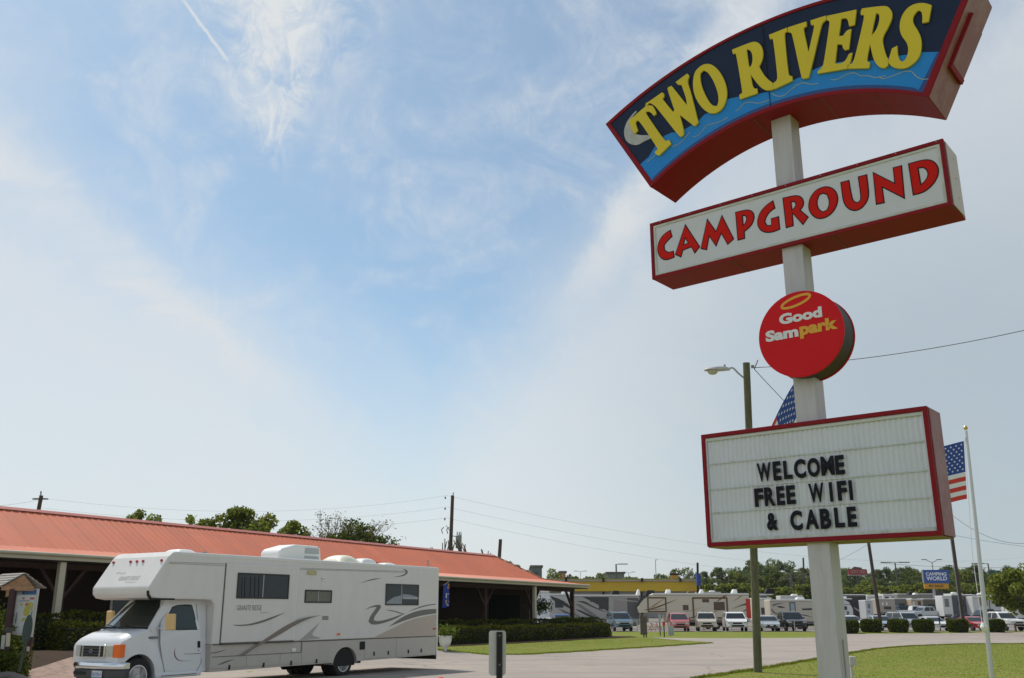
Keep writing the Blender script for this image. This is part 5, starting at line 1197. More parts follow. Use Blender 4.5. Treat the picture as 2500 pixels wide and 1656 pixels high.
q0, q1 = c(1694, 1412), c(1703, 1404); MB().bar((q0.x, 3, q0.z), (q1.x, 3, q1.z), .22).build('roof_strut', GALV, wh)
pb = thing('banner_mast', (at(1704, 1500, YB_ - 2).x, YB_ - 2, height(30, 148)), 'dark mast with a blue top at the right end of the yellow building', 'mast')
q = px2(pb, YB_ - 2, 1703, 1374); MB().tube([(0, 0, 0), q], .17, 8).build('pole', UNDER, pb); MB().box(q.x - .3, q.x + .3, -.3, .3, q.z - 3.4, q.z - 1.6).build('blue_sleeve', FLAGB, pb)
def far_block(name, x0, y0, x1, y1, Y, m, label, rows=0):
    o = thing(name, (at((x0 + x1) / 2, 1500, Y).x, Y, height(0, Y)), label, 'building'); a, b = px2(o, Y, x0, y1), px2(o, Y, x1, y0)
    MB().box(a.x, b.x, 0, 20, 0, b.z).build('wall', m, o); MB().box(a.x - .3, b.x + .3, -.3, 20.3, b.z, b.z + .5).build('roof', SHEET, o)
    for i in range(rows): MB().box(a.x + 1 + i * (b.x - a.x - 2) / rows, a.x + 1 + (i + .6) * (b.x - a.x - 2) / rows, -.05, -.001, b.z - 3.2, b.z - 1.2).build('window', DGLASS, o)
far_block('office_block', 1297, 1385, 1323, 1420, 260, mat('grey_cladding', (.12, .13, .15), .7, .1), 'dark grey flat roofed block far behind the roof end', 3)
far_block('office_block', 1368, 1399, 1381, 1420, 260, mat('orange_wall', (.5, .22, .14), .7, .1), 'orange walled block far beyond the yellow building')
far_block('office_block', 1483, 1401, 1524, 1420, 270, mat('pale_grey_wall', (.20, .22, .22), .7, .15), 'pale grey building far behind the yellow fascia', 6)

# ------------------------------------------------------------------ woods
proto = []
for k, (lm, hh, rr, nn_) in enumerate(((LEAF_FAR, 15, 5.2, 5200), (LEAF_FAR, 17, 4.6, 5200), (LEAF_DARK, 14, 5.5, 5200), (LEAF_OAK, 13, 5.0, 4800), (LEAF_FAR, 18, 5.5, 6000))):
    t = thing('woodland_tree', (0, 400, 0), 'tall leafy tree in the wooded ridge behind the sales lot', 'tree', 'woodland trees on the ridge')
    tree_parts(t, hh, rr, 60 + k, lm, base=.12, n=nn_, leaf=.62, clusters=34, squash=.9, trunk=.3); proto.append((t, hh))
R5 = random.Random(9); used = set()
def skyline(x):
    pts = [(1560, 1402), (1650, 1402), (1680, 1392), (1720, 1385), (1790, 1382), (1840, 1372), (1880, 1366), (1920, 1372), (1960, 1386), (2010, 1392), (2060, 1384), (2110, 1390), (2160, 1388), (2230, 1380), (2290, 1388), (2340, 1376), (2400, 1390), (2470, 1388), (2620, 1392)]
    for (a, ya), (b, yb) in zip(pts, pts[1:]):
        if a <= x <= b: return ya + (yb - ya) * (x - a) / (b - a)
    return 1395
n_ = 0
for row, (Y, drop, stp, x0_) in enumerate(((262, 0, 30, 1690), (236, 14, 40, 1712), (214, 26, 48, 1730))):
    x = x0_
    while x < 2640:
        xx = x + R5.uniform(-9, 9); yt = skyline(xx) + drop + R5.uniform(-4, 12); p = at(xx, yt, Y + R5.uniform(-6, 6)); z0 = height(p.x, p.y); hh = p.z - z0
        t, ph = proto[R5.choice((0, 1, 2, 4, 4, 3) if row else (0, 1, 2, 4))]; sc_ = hh / ph * 1.02
        wsc = sc_ * R5.uniform(.9, 1.25)
        if t.name not in used: used.add(t.name); t.location = (p.x, p.y, z0); t.rotation_euler.z = R5.uniform(0, 6); t.scale = (wsc, wsc, sc_)
        else: copy_thing(t, (p.x, p.y, z0), R5.uniform(0, 6), scale=(wsc, wsc, sc_))
        x += stp * R5.uniform(.75, 1.2); n_ += 1
for t, _ in proto:
    if t.name not in used: t.location = (70, 262, 5)
# lighter scrub below the woods, loose far trees over the yellow building
sb = None
for i in range(22):
    xx = 1700 + i * 42 + R5.uniform(-12, 12); Y = 190 + R5.uniform(-6, 6); p = at(xx, 1424 + R5.uniform(-6, 10), Y); z0 = height(p.x, Y); h = p.z - z0
    if sb is None:
        sb = thing('scrub_tree', (p.x, Y, z0), 'light green scrubby tree at the foot of the woods', 'tree', 'scrub at the foot of the woods'); tree_parts(sb, 7, 3.6, 91, LEAF_OAK, base=.05, n=3400, leaf=.5, clusters=22, trunk=.15); sb.scale = (1, 1, h / 7)
    else: copy_thing(sb, (p.x, Y, z0), R5.uniform(0, 6), scale=(R5.uniform(.8, 1.2),) * 2 + (h / 7,))
FT = 'far trees over the yellow building'
for i, (px, yt, Y, r, lb_, lm) in enumerate(((1250, 1361, 150, 2.2, 'rounded green tree just right of the roof ridge end', LEAF_OAK), (1278, 1378, 150, 2.2, 'lower green tree against the hip of the red roof', LEAF_OAK),
        (1346, 1390, 190, 3.0, 'olive tree left of the orange wall', LEAF_OAK), (1394, 1404, 260, 3.2, 'hazy low tree right of the orange wall', LEAF_FAR), (1462, 1399, 240, 4.0, 'bushy tree over the middle of the yellow building', LEAF_FAR),
        (1545, 1408, 260, 3.6, 'low tree right of the pale grey building', LEAF_FAR), (1580, 1406, 260, 4.2, 'second low tree right of the pale grey building', LEAF_FAR), (1612, 1403, 250, 3.6, 'small tree before the orange roof sign', LEAF_FAR), (1672, 1386, 230, 5.0, 'dark round tree behind the roof struts', LEAF_FAR))):
    p = at(px, yt, Y); z0 = height(p.x, Y); t = thing('shade_tree', (p.x, Y, z0), lb_, 'tree', FT); tree_parts(t, p.z - z0, r, 120 + i, lm, base=.15, n=2200, leaf=.4 * Y / 200, clusters=18, trunk=.2)
p = at(2500, 1387, 84); tt = thing('maple_tree', (p.x, 84, 0), 'leafy green tree cut by the right edge above the pickup', 'tree'); tree_parts(tt, p.z, 3.1, 77, LEAF_OAK, base=.34, n=9000, leaf=.26, clusters=40, squash=.9, trunk=.13)

# ------------------------------------------------------------------ vehicles
def archpts(cx, r, z0, n=8): return [(cx + r * math.cos(math.pi * i / n), z0 + r * math.sin(math.pi * i / n)) for i in range(n + 1)][::-1]
PAINT = {}
def paint(name, col, metal=0.1):
    return mat('car_paint_' + name, col, .25, .02, 1, metal=metal, coat=.7)
def vehicle(kind, m, W=1.80):
    """front faces local -y; returns parts as (name, MB, material, bevel)"""
    # side outline: (y, z) with y from the front bumper (0) backwards
    if kind == 'sedan':   L, H, up_ = 4.7, 1.45, [(0, .30), (-.02, .55), (.05, .68), (.30, .78), (1.15, .93), (1.95, 1.38), (2.35, 1.45), (3.00, 1.43), (3.85, 1.02), (4.55, .98), (4.70, .85), (4.70, .35)]
    elif kind == 'coupe': L, H, up_ = 4.5, 1.36, [(0, .28), (-.02, .50), (.06, .62), (.35, .72), (1.20, .87), (1.95, 1.28), (2.35, 1.36), (2.90, 1.33), (3.75, .98), (4.40, .93), (4.50, .78), (4.50, .35)]
    elif kind == 'suv':   L, H, up_ = 4.8, 1.80, [(0, .38), (-.02, .68), (.04, .88), (.25, 1.00), (1.10, 1.12), (1.75, 1.68), (2.10, 1.78), (4.10, 1.80), (4.55, 1.60), (4.78, 1.10), (4.80, .45)]
    elif kind == 'van':   L, H, up_ = 4.7, 1.70, [(0, .34), (-.02, .60), (.05, .80), (.25, .92), (.85, 1.05), (1.75, 1.60), (2.15, 1.70), (4.00, 1.70), (4.45, 1.45), (4.68, 1.0), (4.70, .40)]
    elif kind == 'pickup': L, H, up_ = 5.6, 1.82, [(0, .42), (-.02, .75), (.05, .98), (.30, 1.06), (1.30, 1.14), (1.90, 1.70), (2.20, 1.82), (3.10, 1.82), (3.35, 1.74), (3.50, 1.18), (5.55, 1.18), (5.60, 1.10), (5.60, .50)]
    fa, ra, wr = .92, L - (1.15 if kind == 'pickup' else .95), (.36 if kind in ('suv', 'pickup') else .32)
    zb = .30 if kind in ('sedan', 'coupe', 'van') else .40
    belt = {'sedan': .95, 'coupe': .90, 'suv': 1.12, 'van': 1.05, 'pickup': 1.15}[kind]
    outline = up_ + [(L, zb)] + [(y, z) for y, z in archpts(ra, wr + .06, wr)][::-1] + [(y, z) for y, z in archpts(fa, wr + .06, wr)][::-1] + [(0.0, zb)]
    def hw(y, z):
        w = W / 2; e = min(y, L - y)
        if e < .7: w -= (1 - e / .7) ** 2 * .16
        if z > belt: w -= (z - belt) * .30
        elif z < .5: w -= (.5 - z) * .15
        return w
    body = MB(); pts = [Vector(p) for p in outline]
    r = delaunay_2d_cdt(pts, [(i, (i + 1) % len(pts)) for i in range(len(pts))], [], 1, 1e-6)
    k = len(r[0])
    for s_ in (-1, 1): body.v += [(s_ * hw(p.x, p.y), p.x, p.y) for p in r[0]]
    body.f += [tuple(f) for f in r[2]] + [tuple(i + k for i in f[::-1]) for f in r[2]]
    cnt = {}
    for f in r[2]:
        for i in range(len(f)):
            a, b = f[i], f[(i + 1) % len(f)]
            if (b, a) in cnt: del cnt[(b, a)]
            else: cnt[(a, b)] = 1
    for a, b in cnt: body.f.append((b, a, a + k, b + k))
    P_ = [('body', body, m, .045)]
    def across(y0, z0, y1, z1, in0, in1, o, name, mm):
        n = Vector((0, -(z1 - z0), (y1 - y0))).normalized() * o; q = MB(); w0, w1 = hw(y0, z0) - in0, hw(y1, z1) - in1
        q.quad(Vector((-w0, y0, z0)) + n, Vector((w0, y0, z0)) + n, Vector((w1, y1, z1)) + n, Vector((-w1, y1, z1)) + n); P_.append((name, q, mm, 0))
    ws_ = {'sedan': (4, 5), 'coupe': (4, 5), 'suv': (4, 5), 'van': (4, 5), 'pickup': (4, 5)}[kind]
    a, b = up_[ws_[0]], up_[ws_[1]]; l_ = lambda t: (a[0] + (b[0] - a[0]) * t, a[1] + (b[1] - a[1]) * t)
    across(*l_(.08), *l_(.95), .07, .08, .012, 'windscreen', DGLASS)
    if kind in ('sedan', 'coupe'): a2, b2 = up_[7], up_[8]; across(b2[0] - .05, b2[1] + .03, a2[0] + .05, a2[1] - .03, .1, .1, -.012, 'rear_window', DGLASS)
    # side glass
    y0 = a[0] + .42; y1 = {'sedan': 3.55, 'coupe': 3.45, 'suv': 4.35, 'van': 4.2, 'pickup': 3.32}[kind]; zt = H - .12
    for s_ in (-1, 1):
        q = MB(); poly = [(y0, belt + .04), (y1, belt + .04), (y1 - (.45 if kind in ('sedan', 'coupe') else .12), zt), (b[0] + .12, zt)]
        for y, z in poly: q.v.append((s_ * (hw(y, z) + .008), y, z))
        q.f.append((0, 1, 2, 3)); P_.append(('side_window', q, DGLASS, 0))
        ym = (y0 + y1) / 2 + .1; q = MB(); q.bar((s_ * (hw(ym, belt) + .012), ym, belt + .03), (s_ * (hw(ym, zt) + .012), ym, zt + .02), .07, .01, (1, 0, 0)); P_.append(('door_pillar', q, m, 0))
        P_.append(('side_mirror', MB().box(*sorted((s_ * (W / 2 - .02), s_ * (W / 2 + .16))), a[0] + .25, a[0] + .36, belt - .02, belt + .14), m, .03))
        zl = up_[2][1] - .05 if kind != 'pickup' else .88
        P_.append(('headlight', MB().box(*sorted((s_ * (W / 2 - .13), s_ * (W / 2 - .48))), -.01, .12, zl - .13, zl + .04), LENS, .03))
        P_.append(('tail_light', MB().box(*sorted((s_ * (W / 2 - .02), s_ * (W / 2 - .16))), L - .08, L + .012, belt - .30, belt - .05), REDLENS, .01))
    P_.append(('grille', MB().box(-W * .22, W * .22, -.035, .05, zl - .16, zl - .0), UNDER, .01)); P_.append(('grille_bar', MB().box(-W * .23, W * .23, -.045, -.03, zl - .02, zl + .012), CHROME, 0))
    P_.append(('air_intake', MB().box(-W * .30, W * .30, -.035, .05, zb + .05, zb + .20), UNDER, .01))
    P_.append(('number_plate', MB().box(-.15, .15, L, L + .02, .7, .85) if kind != 'sedan' else MB().box(-.15, .15, -.045, -.02, .50, .60), PALE, 0))
    if kind == 'pickup': P_.append(('truck_bed', MB().box(-W / 2 + .14, W / 2 - .14, 3.6, 5.5, 1.12, 1.186), UNDER, 0))
    if kind == 'suv': 
        for s_ in (-1, 1): P_.append(('roof_rail', MB().bar((s_ * (W / 2 - .28), 2.1, 1.83), (s_ * (W / 2 - .28), 4.0, 1.84), .035), GREYP, 0))
    return P_, (fa, ra, wr, W, L)
MESHES = {}
def car(kind, colour, px, py, rz, label, group='cars parked along the lot fence', W=1.80, pos=None, base_mat=None):
    key = (kind, colour, W); name = {'sedan': 'sedan', 'coupe': 'coupe', 'suv': 'suv', 'van': 'minivan', 'pickup': 'pickup_truck'}[kind]
    m = PAINTS[colour]; loc = Vector(pos) if pos else on_ground(px, py)
    cat = {'pickup': 'truck', 'suv': 'car', 'van': 'van'}.get(kind, 'car')
    t = thing(name, loc, label, cat, group, math.radians(rz))
    if key not in MESHES:
        P_, dims = vehicle(kind, m, W); MESHES[key] = ([], dims)
        for nm, mb, mm, bv in P_:
            o = mb.build(nm, mm, t, bevel=bv, smooth=bool(bv)); MESHES[key][0].append((nm, o))
    else:
        for nm, o in MESHES[key][0]: d = o.copy(); COL.objects.link(d); d.parent = t
    fa, ra, wr, W_, L = MESHES[key][1]
    for y in (fa, ra):
        for s_ in (-1, 1):
            wh_ = MB().lathe((0, 0, 0), [(wr * .6, -.1), (wr * .95, -.1), (wr, -.06), (wr, .06), (wr * .95, .1), (wr * .6, .1)], 20, 'x').build('wheel', TYRE, t, loc=(s_ * (W_ / 2 - .13), y, wr), smooth=True)
            MB().lathe((0, 0, 0), [(wr * .62, s_ * .09), (wr * .58, s_ * .10), (wr * .3, s_ * .07), (wr * .1, s_ * .11)], 14, 'x').build('rim', RIM, wh_, smooth=True)
    return t
PAINTS = {'white': paint('white', (.78, .78, .77), 0), 'silver': paint('silver', (.48, .51, .54), .5), 'slate': paint('slate', (.10, .16, .20), .4), 'red': paint('red', (.50, .02, .03), .1), 'rose': paint('rose', (.48, .10, .09), .2),
          'tan': paint('tan', (.55, .48, .37), .2), 'black': paint('black', (.012, .014, .022), .1), 'navy': paint('navy', (.02, .03, .06), .2), 'blue': paint('blue', (.04, .09, .26), .3), 'teal': paint('teal', (.01, .05, .07), .3)}
def row_spot(px, Y):
    x = at(px, 1530, Y).x; return (x, Y, height(x, Y))
car('suv', 'slate', 0, 0, 6, 'slate blue SUV nosed up to the lawn right of the hedge end', W=1.85, pos=row_spot(1525, 92.8))
car('van', 'rose', 0, 0, -4, 'faded red minivan left of the tan SUV', W=1.80, pos=row_spot(1662, 92.8))
car('suv', 'tan', 0, 0, -8, 'tan SUV facing the lawn between the red van and white SUV', W=1.85, pos=row_spot(1727, 92.8))
car('suv', 'white', 0, 0, -6, 'big white SUV just left of the wooden lamp pole', W=2.0, pos=row_spot(1801, 92.8))
car('sedan', 'silver', 0, 0, -4, 'pale silver sedan just right of the wooden lamp pole', W=1.85, pos=row_spot(1884, 92.8))
car('pickup', 'black', 0, 0, 0, 'black pickup truck nosed up beside the white sign pole', W=2.0, pos=row_spot(1948, 92.8))
car('sedan', 'white', 0, 0, 5, 'white sedan behind the first round clipped bush', W=1.85, pos=row_spot(2096, 95.6))
car('sedan', 'silver', 0, 0, 1, 'silver sedan right behind the leaning brown utility pole', W=1.85, pos=row_spot(2170, 95.6))
car('suv', 'silver', 0, 0, 9, 'silver estate car showing its left flank behind the third bush', W=1.85, pos=row_spot(2243, 95.6))
car('coupe', 'white', 0, 0, 10, 'white coupe left of the slim brown utility pole', W=1.85, pos=row_spot(2308, 95.6))
car('coupe', 'red', 0, 0, 7, 'bright red car seen behind the right hand flagpole', W=1.90, pos=row_spot(2408, 95.6))
car('pickup', 'white', 0, 0, 12, 'white pickup truck cut by the right edge of the view', W=1.95, pos=row_spot(2490, 95.6))
car('sedan', 'white', 1338, 1525, 8, 'white car glimpsed through the open porch end', None, pos=at(1338, 1521, 101).to_2d().to_3d())
car('pickup', 'blue', 1378, 1530, 4, 'blue pickup truck glimpsed through the open porch end', None, pos=at(1378, 1525, 98).to_2d().to_3d())
SR = 'vehicles in the second parking row'
def car2(kind, colour, px, Y, rz, label, W=1.9):
    p = at(px, 1500, Y); return car(kind, colour, 0, 0, rz, label, SR, W, pos=(p.x, Y, height(p.x, Y)))
car2('sedan', 'navy', 2408, 121, 62, 'dark sedan standing behind the bright red car', 1.9)
car2('pickup', 'black', 2360, 128, -84, 'long black pickup truck behind the white coupe', 2.0)
car2('pickup', 'white', 2282, 146, 84, 'white crew cab truck left of the white box trailer', 2.0)
car2('pickup', 'silver', 2222, 142, -78, 'silver pickup showing its tail lamp behind the estate car', 2.0)
car2('van', 'teal', 2262, 152, 80, 'dark teal van between the silver and white trucks', 1.9)
car2('suv', 'black', 2208, 150, 30, 'dark SUV at the left end of the second row', 1.9)

# ------------------------------------------------------------------ caravans and motor homes in the lot
def caravan(Y, x0, x1, ytop, zbot, label, name='travel_trailer', wallc=(.66, .63, .56), depth=2.5, nose=None, windows=(), stripes=(), frames=(), acs=(), rotz=0, cat='trailer', trim=WPL, wheels=(.62, .70), group='caravans for sale in the lot', panels=()):
    p0, p1 = at(x0, ytop, Y), at(x1, ytop, Y); cx_ = (p0.x + p1.x) / 2; z0 = height(cx_, Y)
    t = thing(name, (cx_, Y, z0), label, cat, group, 0); L = p1.x - p0.x; H = p0.z - z0
    c = lambda x, y: (at(x, y, Y).x - cx_, at(x, y, Y).z - z0)
    prof_ = [(-L / 2, zbot), (L / 2, zbot), (L / 2, H), (-L / 2, H)]
    if nose == 'fifth': k = c(x0, 1496)[1]; prof_ = [(-L / 2 + .25 * L, zbot), (L / 2, zbot), (L / 2, H), (-L / 2 + .13 * L, H), (-L / 2 + .035 * L, H - .5), (-L / 2, H - 1.5), (-L / 2 + .01 * L, H - 2.0), (-L / 2 + .08 * L, 1.75), (-L / 2 + .25 * L, 1.72)]
    if nose == 'round': prof_ = [(-L / 2, zbot), (L / 2 - .2, zbot), (L / 2, zbot + .5), (L / 2, H - 1.2), (L / 2 - .4, H - .4), (L / 2 - 1.1, H), (-L / 2, H)]
    wm = mat('caravan_wall_%d_%d_%d' % tuple(int(v * 99) for v in wallc), wallc, .4, .05, .5)
    MB().prism(prof_, 0, depth).build('body', wm, t, bevel=.05)
    MB().box(-L / 2 + (.14 * L if nose == 'fifth' else 0), L / 2, -.03, depth + .03, H - .02, H + .10).build('roof', trim, t, bevel=.02)
    for (a, b, cc, d, m) in windows:
        (u0, v1), (u1, v0) = c(a, b), c(cc, d); MB().box(u0, u1, -.03, .0, v0, v1).build('window', m, t, bevel=.01)
    for m, pts in stripes: MB().prism(smooth_poly([c(*q) for q in pts], 1, 60), -.012, -.004).build('stripe', m, t)
    for (a, b, cc, d, m, w) in frames:
        (u0, v1), (u1, v0) = c(a, b), c(cc, d); MB().prism([(u0, v0), (u1, v0), (u1, v1), (u0, v1)], -.05, .0, [[(u0 + w, v0 + w), (u1 - w, v0 + w), (u1 - w, v1 - w), (u0 + w, v1 - w)]]).build('slide_frame', m, t)
    for (a, b, cc, d, m) in panels:
        (u0, v1), (u1, v0) = c(a, b), c(cc, d); MB().box(u0, u1, -.008, .0, v0, v1).build('panel', m, t)
    for (a, b, h, m) in acs:
        (u0, _), (u1, _) = c(a, 1), c(b, 1); MB().prism([(u0, H + .05), (u1, H + .05), (u1 - .1, H + h), (u0 + .25, H + h)], .7, 1.5).build('air_conditioner', m, t, bevel=.06)
    xl = -L / 2 + (.26 * L if nose == 'fifth' else .05); MB().box(xl, L / 2 - .25, -.008, 0, zbot + .02, zbot + .28).build('skirt_band', mat('caravan_skirt', (.16, .15, .14), .5, .15), t)
    MB().box(-L / 2 + (.15 * L if nose == 'fifth' else .05), L / 2 - (.9 if nose == 'round' else .05), -.010, 0, H - .16, H - .11).build('drip_rail', mat('drip_rail_grey', (.30, .29, .27), .5, .1), t)
    if not windows and L > 2.5:
        for k_ in range(max(1, int(L / 3.2))):
            u = -L / 2 + .7 + k_ * 3.0
            if u + 1.0 < L / 2 - .2: MB().box(u, u + .95, -.02, 0, H - 1.45, H - .75).build('window', DGLASS, t, bevel=.01)
        if L > 4: MB().box(L / 2 - 1.3, L / 2 - .62, -.02, 0, zbot + .1, H - .5).build('door', WPL, t, bevel=.01)
    if L > 3 and not acs: MB().prism([(L * .05, H + .05), (L * .05 + 1.0, H + .05), (L * .05 + .95, H + .34), (L * .05 + .25, H + .36)], .7, 1.5).build('air_conditioner', WPL, t, bevel=.06)
    for f_ in wheels:
        wh_ = MB().lathe((0, 0, 0), [(.2, -.1), (.36, -.1), (.38, -.05), (.38, .05), (.36, .1), (.2, .1)], 18, 'y').build('wheel', TYRE, t, loc=(-L / 2 + L * f_, .08, .38), smooth=True)
        MB().lathe((0, 0, 0), [(.22, -.09), (.05, -.11)], 12, 'y').build('rim', RIM, wh_)
    MB().box(-L / 2 + L * .3, L / 2 - .3, .2, depth - .2, .35, zbot).build('chassis', UNDER, t)
    return t, c
BRN = mat('brown_stripe', (.13, .065, .022), .5, .1); BRW = mat('bronze_window', (.085, .035, .012), .2, .2, coat=.5); GLD = mat('gold_stripe', (.36, .26, .12), .5, .1); DKG = mat('charcoal_stripe', (.05, .05, .05), .5, .1); MDG = mat('mid_grey_stripe', (.20, .19, .18), .5, .1)
f5 = lambda x, y: (1660 + x / 9.8, 1400 + y / 9.8)
f4 = lambda x, y: (1280 + x / 4.93, 1350 + y / 4.93)
fH = lambda x, y: (1320 + x / 8.454, 1440 + y / 8.454)
f6 = lambda x, y: (2040 + x / 4.404, 1300 + y / 4.404)
def W4(a, b, m, f): (x0, y0), (x1, y1) = f(*a), f(*b); return (x0, y0, x1, y1, m)
cv, cc_ = caravan(108.5, 1556, 1828, 1451, .75, 'long cream fifth wheel trailer with brown swoops and framed slide outs', nose='fifth', wallc=(.66, .59, .46), cat='trailer',
   windows=[W4((68, 758), (208, 885), BRW, f5), W4((530, 618), (698, 695), BRW, f5), W4((803, 685), (1078, 885), BRW, f5), W4((625, 910), (710, 965), BRW, f5)],
   frames=[f4(1478, 533) + f4(1715, 715) + (BRN, .14), f5(288, 572) + f5(1165, 1085) + (BRN, .16)],
   stripes=[(BRN, [f5(150, 1080), f5(350, 1030), f5(560, 975), f5(720, 960), f5(860, 905), f5(940, 880), f5(860, 920), f5(700, 985), f5(450, 1045), f5(330, 1075)]),
            (BRN, [f5(860, 685), f5(980, 590), f5(1060, 530), f5(1140, 530), f5(1020, 600), f5(930, 660)]), (DKG, [f5(1230, 860), f5(1380, 790), f5(1500, 740), f5(1600, 712), f5(1600, 760), f5(1480, 775), f5(1360, 815)]),
            (GLD, [f5(1260, 680), f5(1400, 575), f5(1440, 535), f5(1500, 535), f5(1380, 620)]), (DKG, [f5(1490, 915), f5(1560, 870), f5(1600, 850), f5(1600, 885), f5(1540, 905)]), (GLD, [f5(30, 938), f5(280, 885), f5(450, 840), f5(580, 800), f5(430, 855), f5(250, 905)]),
            (BRN, [f4(1430, 690), f4(1560, 660), f4(1720, 600), f4(1850, 558), f4(1740, 605), f4(1600, 665), f4(1490, 690)]), (GLD, [f4(1500, 665), f4(1580, 610), f4(1690, 545), f4(1640, 590), f4(1560, 650)]),
            (DKG, [f4(1358, 660), f4(1362, 600), f4(1400, 530), f4(1440, 510), f4(1530, 510), f4(1450, 545), f4(1400, 600), f4(1370, 650)]), (BRN, [f4(1480, 690), f4(1600, 675), f4(1700, 668), f4(1600, 685)])],
   acs=[(1632, 1642, .55, WPL), (1698, 1711, .55, WPL), (1767, 1787, .62, UNDER), (1606, 1624, .35, BRN)])
rear = MB().box(-.02, .03, .3, 2.2, .8, 3.2)
(u0, v0), (u1, v1) = cc_(1820, 1510), cc_(1836, 1462)
MB().box(u0 + .15, u0 + .65, -.02, .9, v0, v1).build('red_ladder_panel', FLAGR, cv)
caravan(109.5, 1395, 1560, 1454.5, .45, 'grey and silver motor home with dark swirls behind the hedge end', 'tour_motorhome', wallc=(.40, .38, .36), cat='motorhome', wheels=(.2, .8),
   panels=[W4((1500, 170), (1780, 600), mat('champagne_panel', (.33, .30, .28), .4, .05), fH), W4((1780, 170), (2030, 600), mat('dark_grey_panel', (.10, .10, .10), .4, .05), fH)],
   windows=[W4((1020, 150), (1405, 250), DKG, fH), W4((1200, 250), (1405, 400), DKG, fH)],
   stripes=[(DKG, [fH(860, 150), fH(1030, 150), fH(1210, 250), fH(1400, 400), fH(1400, 460), fH(1220, 330), fH(1050, 240)]), (DKG, [fH(740, 240), fH(900, 230), fH(1060, 330), fH(1260, 420), fH(1400, 480), fH(1440, 490), fH(1280, 445), fH(1080, 370), fH(900, 280)]),
            (MDG, [fH(700, 290), fH(820, 300), fH(1000, 420), fH(1230, 590), fH(1130, 590), fH(950, 470), fH(820, 370)]), (DKG, [fH(700, 400), fH(820, 420), fH(960, 490), fH(1100, 560), fH(1180, 600), fH(1060, 585), fH(900, 510)]), (MDG, [fH(700, 480), fH(800, 530), fH(860, 600), fH(720, 600)]),
            (SWL, [fH(1500, 190), fH(1780, 240), fH(2030, 255), fH(2030, 240), fH(1780, 215), fH(1600, 185)])],
   acs=[(1452, 1470, .55, UNDER), (1522, 1542, .6, UNDER), (1503, 1512, .7, WPL), (1562, 1575, .7, WPL)])
caravan(113, 1340, 1396, 1452, .5, 'white fronted motor home seen under the porch roof', 'tour_motorhome', wallc=(.55, .54, .52), cat='motorhome', wheels=(.7,),
   stripes=[(DKG, [fH(200, 130), fH(420, 200), fH(600, 320), fH(620, 400), fH(420, 300), fH(250, 220)]), (MDG, [fH(350, 380), fH(520, 440), fH(640, 500), fH(640, 560), fH(480, 480)])], acs=[(1350, 1372, .6, WPL)])
caravan(110, 1296, 1341, 1445, .5, 'tall plain white box trailer behind the porch post', 'box_trailer', wallc=(.74, .77, .78), wheels=(.75,))
caravan(110, 1879, 2004, 1466, .55, 'cream travel trailer with grey swirls and a pale blue door by the lamp pole', wallc=(.56, .51, .42), wheels=(.55, .65),
   windows=[(1929, 1473, 1942, 1489, mat('pale_blue_door', (.35, .42, .5), .4, .1))], frames=[(1927, 1471, 1944, 1510, DKG, .08)],
   stripes=[(DKG, [(1884, 1486), (1890, 1495), (1905, 1501), (1920, 1506), (1905, 1503), (1890, 1498), (1883, 1490)]), (DKG, [(1896, 1481), (1905, 1479), (1918, 1484), (1905, 1485)]), (MDG, [(1885, 1476), (1900, 1472), (1918, 1474), (1902, 1475), (1888, 1481)]), (DKG, [(1944, 1499), (1965, 1501), (1985, 1507), (1965, 1504)]), (DKG, [(1958, 1486), (1982, 1485), (1982, 1490), (1958, 1490)])])
caravan(116, 1840, 1884, 1462, .9, 'pale rounded camper nose between the lamp pole and cream trailer', wallc=(.64, .60, .52), nose='round', wheels=(.3,), windows=[(1858, 1484, 1878, 1500, DKG)])
caravan(128, 1850, 1888, 1452, .9, 'silver coach roof peeping over the pale camper', 'tour_motorhome', wallc=(.35, .36, .38), nose='round', cat='motorhome', wheels=(.3,), windows=[(1856, 1456, 1872, 1461, DKG)])
caravan(126, 2022, 2080, 1463, .5, 'white trailer with a domed front beside the sign pole', nose='round', wallc=(.66, .67, .68), wheels=(.4,), windows=[W4((85, 795), (125, 835), DKG, f6)],
   stripes=[(DKG, [f6(110, 850), f6(145, 850), f6(140, 885), f6(115, 885), f6(130, 868)]), (MDG, [f6(85, 770), f6(160, 770), f6(160, 778), f6(85, 778)])])
caravan(134, 2050, 2114, 1453, .5, 'black toy hauler with red and white slashes by the leaning pole', 'toy_hauler', wallc=(.022, .020, .024), wheels=(.5,),
   stripes=[(SWL, [f6(190, 800), f6(300, 860), f6(330, 890), f6(230, 845)]), (MAROON, [f6(180, 790), f6(200, 880), f6(215, 900), f6(205, 850)]), (SWL, [f6(265, 810), f6(272, 810), f6(272, 870), f6(265, 870)])], acs=[(2058, 2066, .5, UNDER), (2068, 2078, .3, WPL)])
caravan(130, 2112, 2130, 1467, .5, 'narrow pale grey trailer end with dark emblems', wallc=(.52, .54, .56), wheels=(), windows=[(2118, 1474, 2125, 1486, MDG), (2119, 1491, 2124, 1496, MDG)])
caravan(150, 2116, 2154, 1456, .5, 'small white camper roof left of the leaning pole', wallc=(.66, .67, .68), wheels=(), windows=[(2124, 1460, 2138, 1463, DKG)])
caravan(146, 2140, 2184, 1463, .6, 'beige trailer with striped end under the woods', wallc=(.42, .36, .30), wheels=(.5,), windows=[(2153, 1471, 2157, 1478, PALE), (2163, 1471, 2167, 1478, PALE), (2158, 1481, 2176, 1488, DKG)])
caravan(165, 2156, 2192, 1452, .6, 'white cab over camper top beyond the beige trailer', wallc=(.66, .66, .62), wheels=(), windows=[(2160, 1457, 2170, 1461, DKG), (2177, 1457, 2183, 1460, DKG)], nose='round')
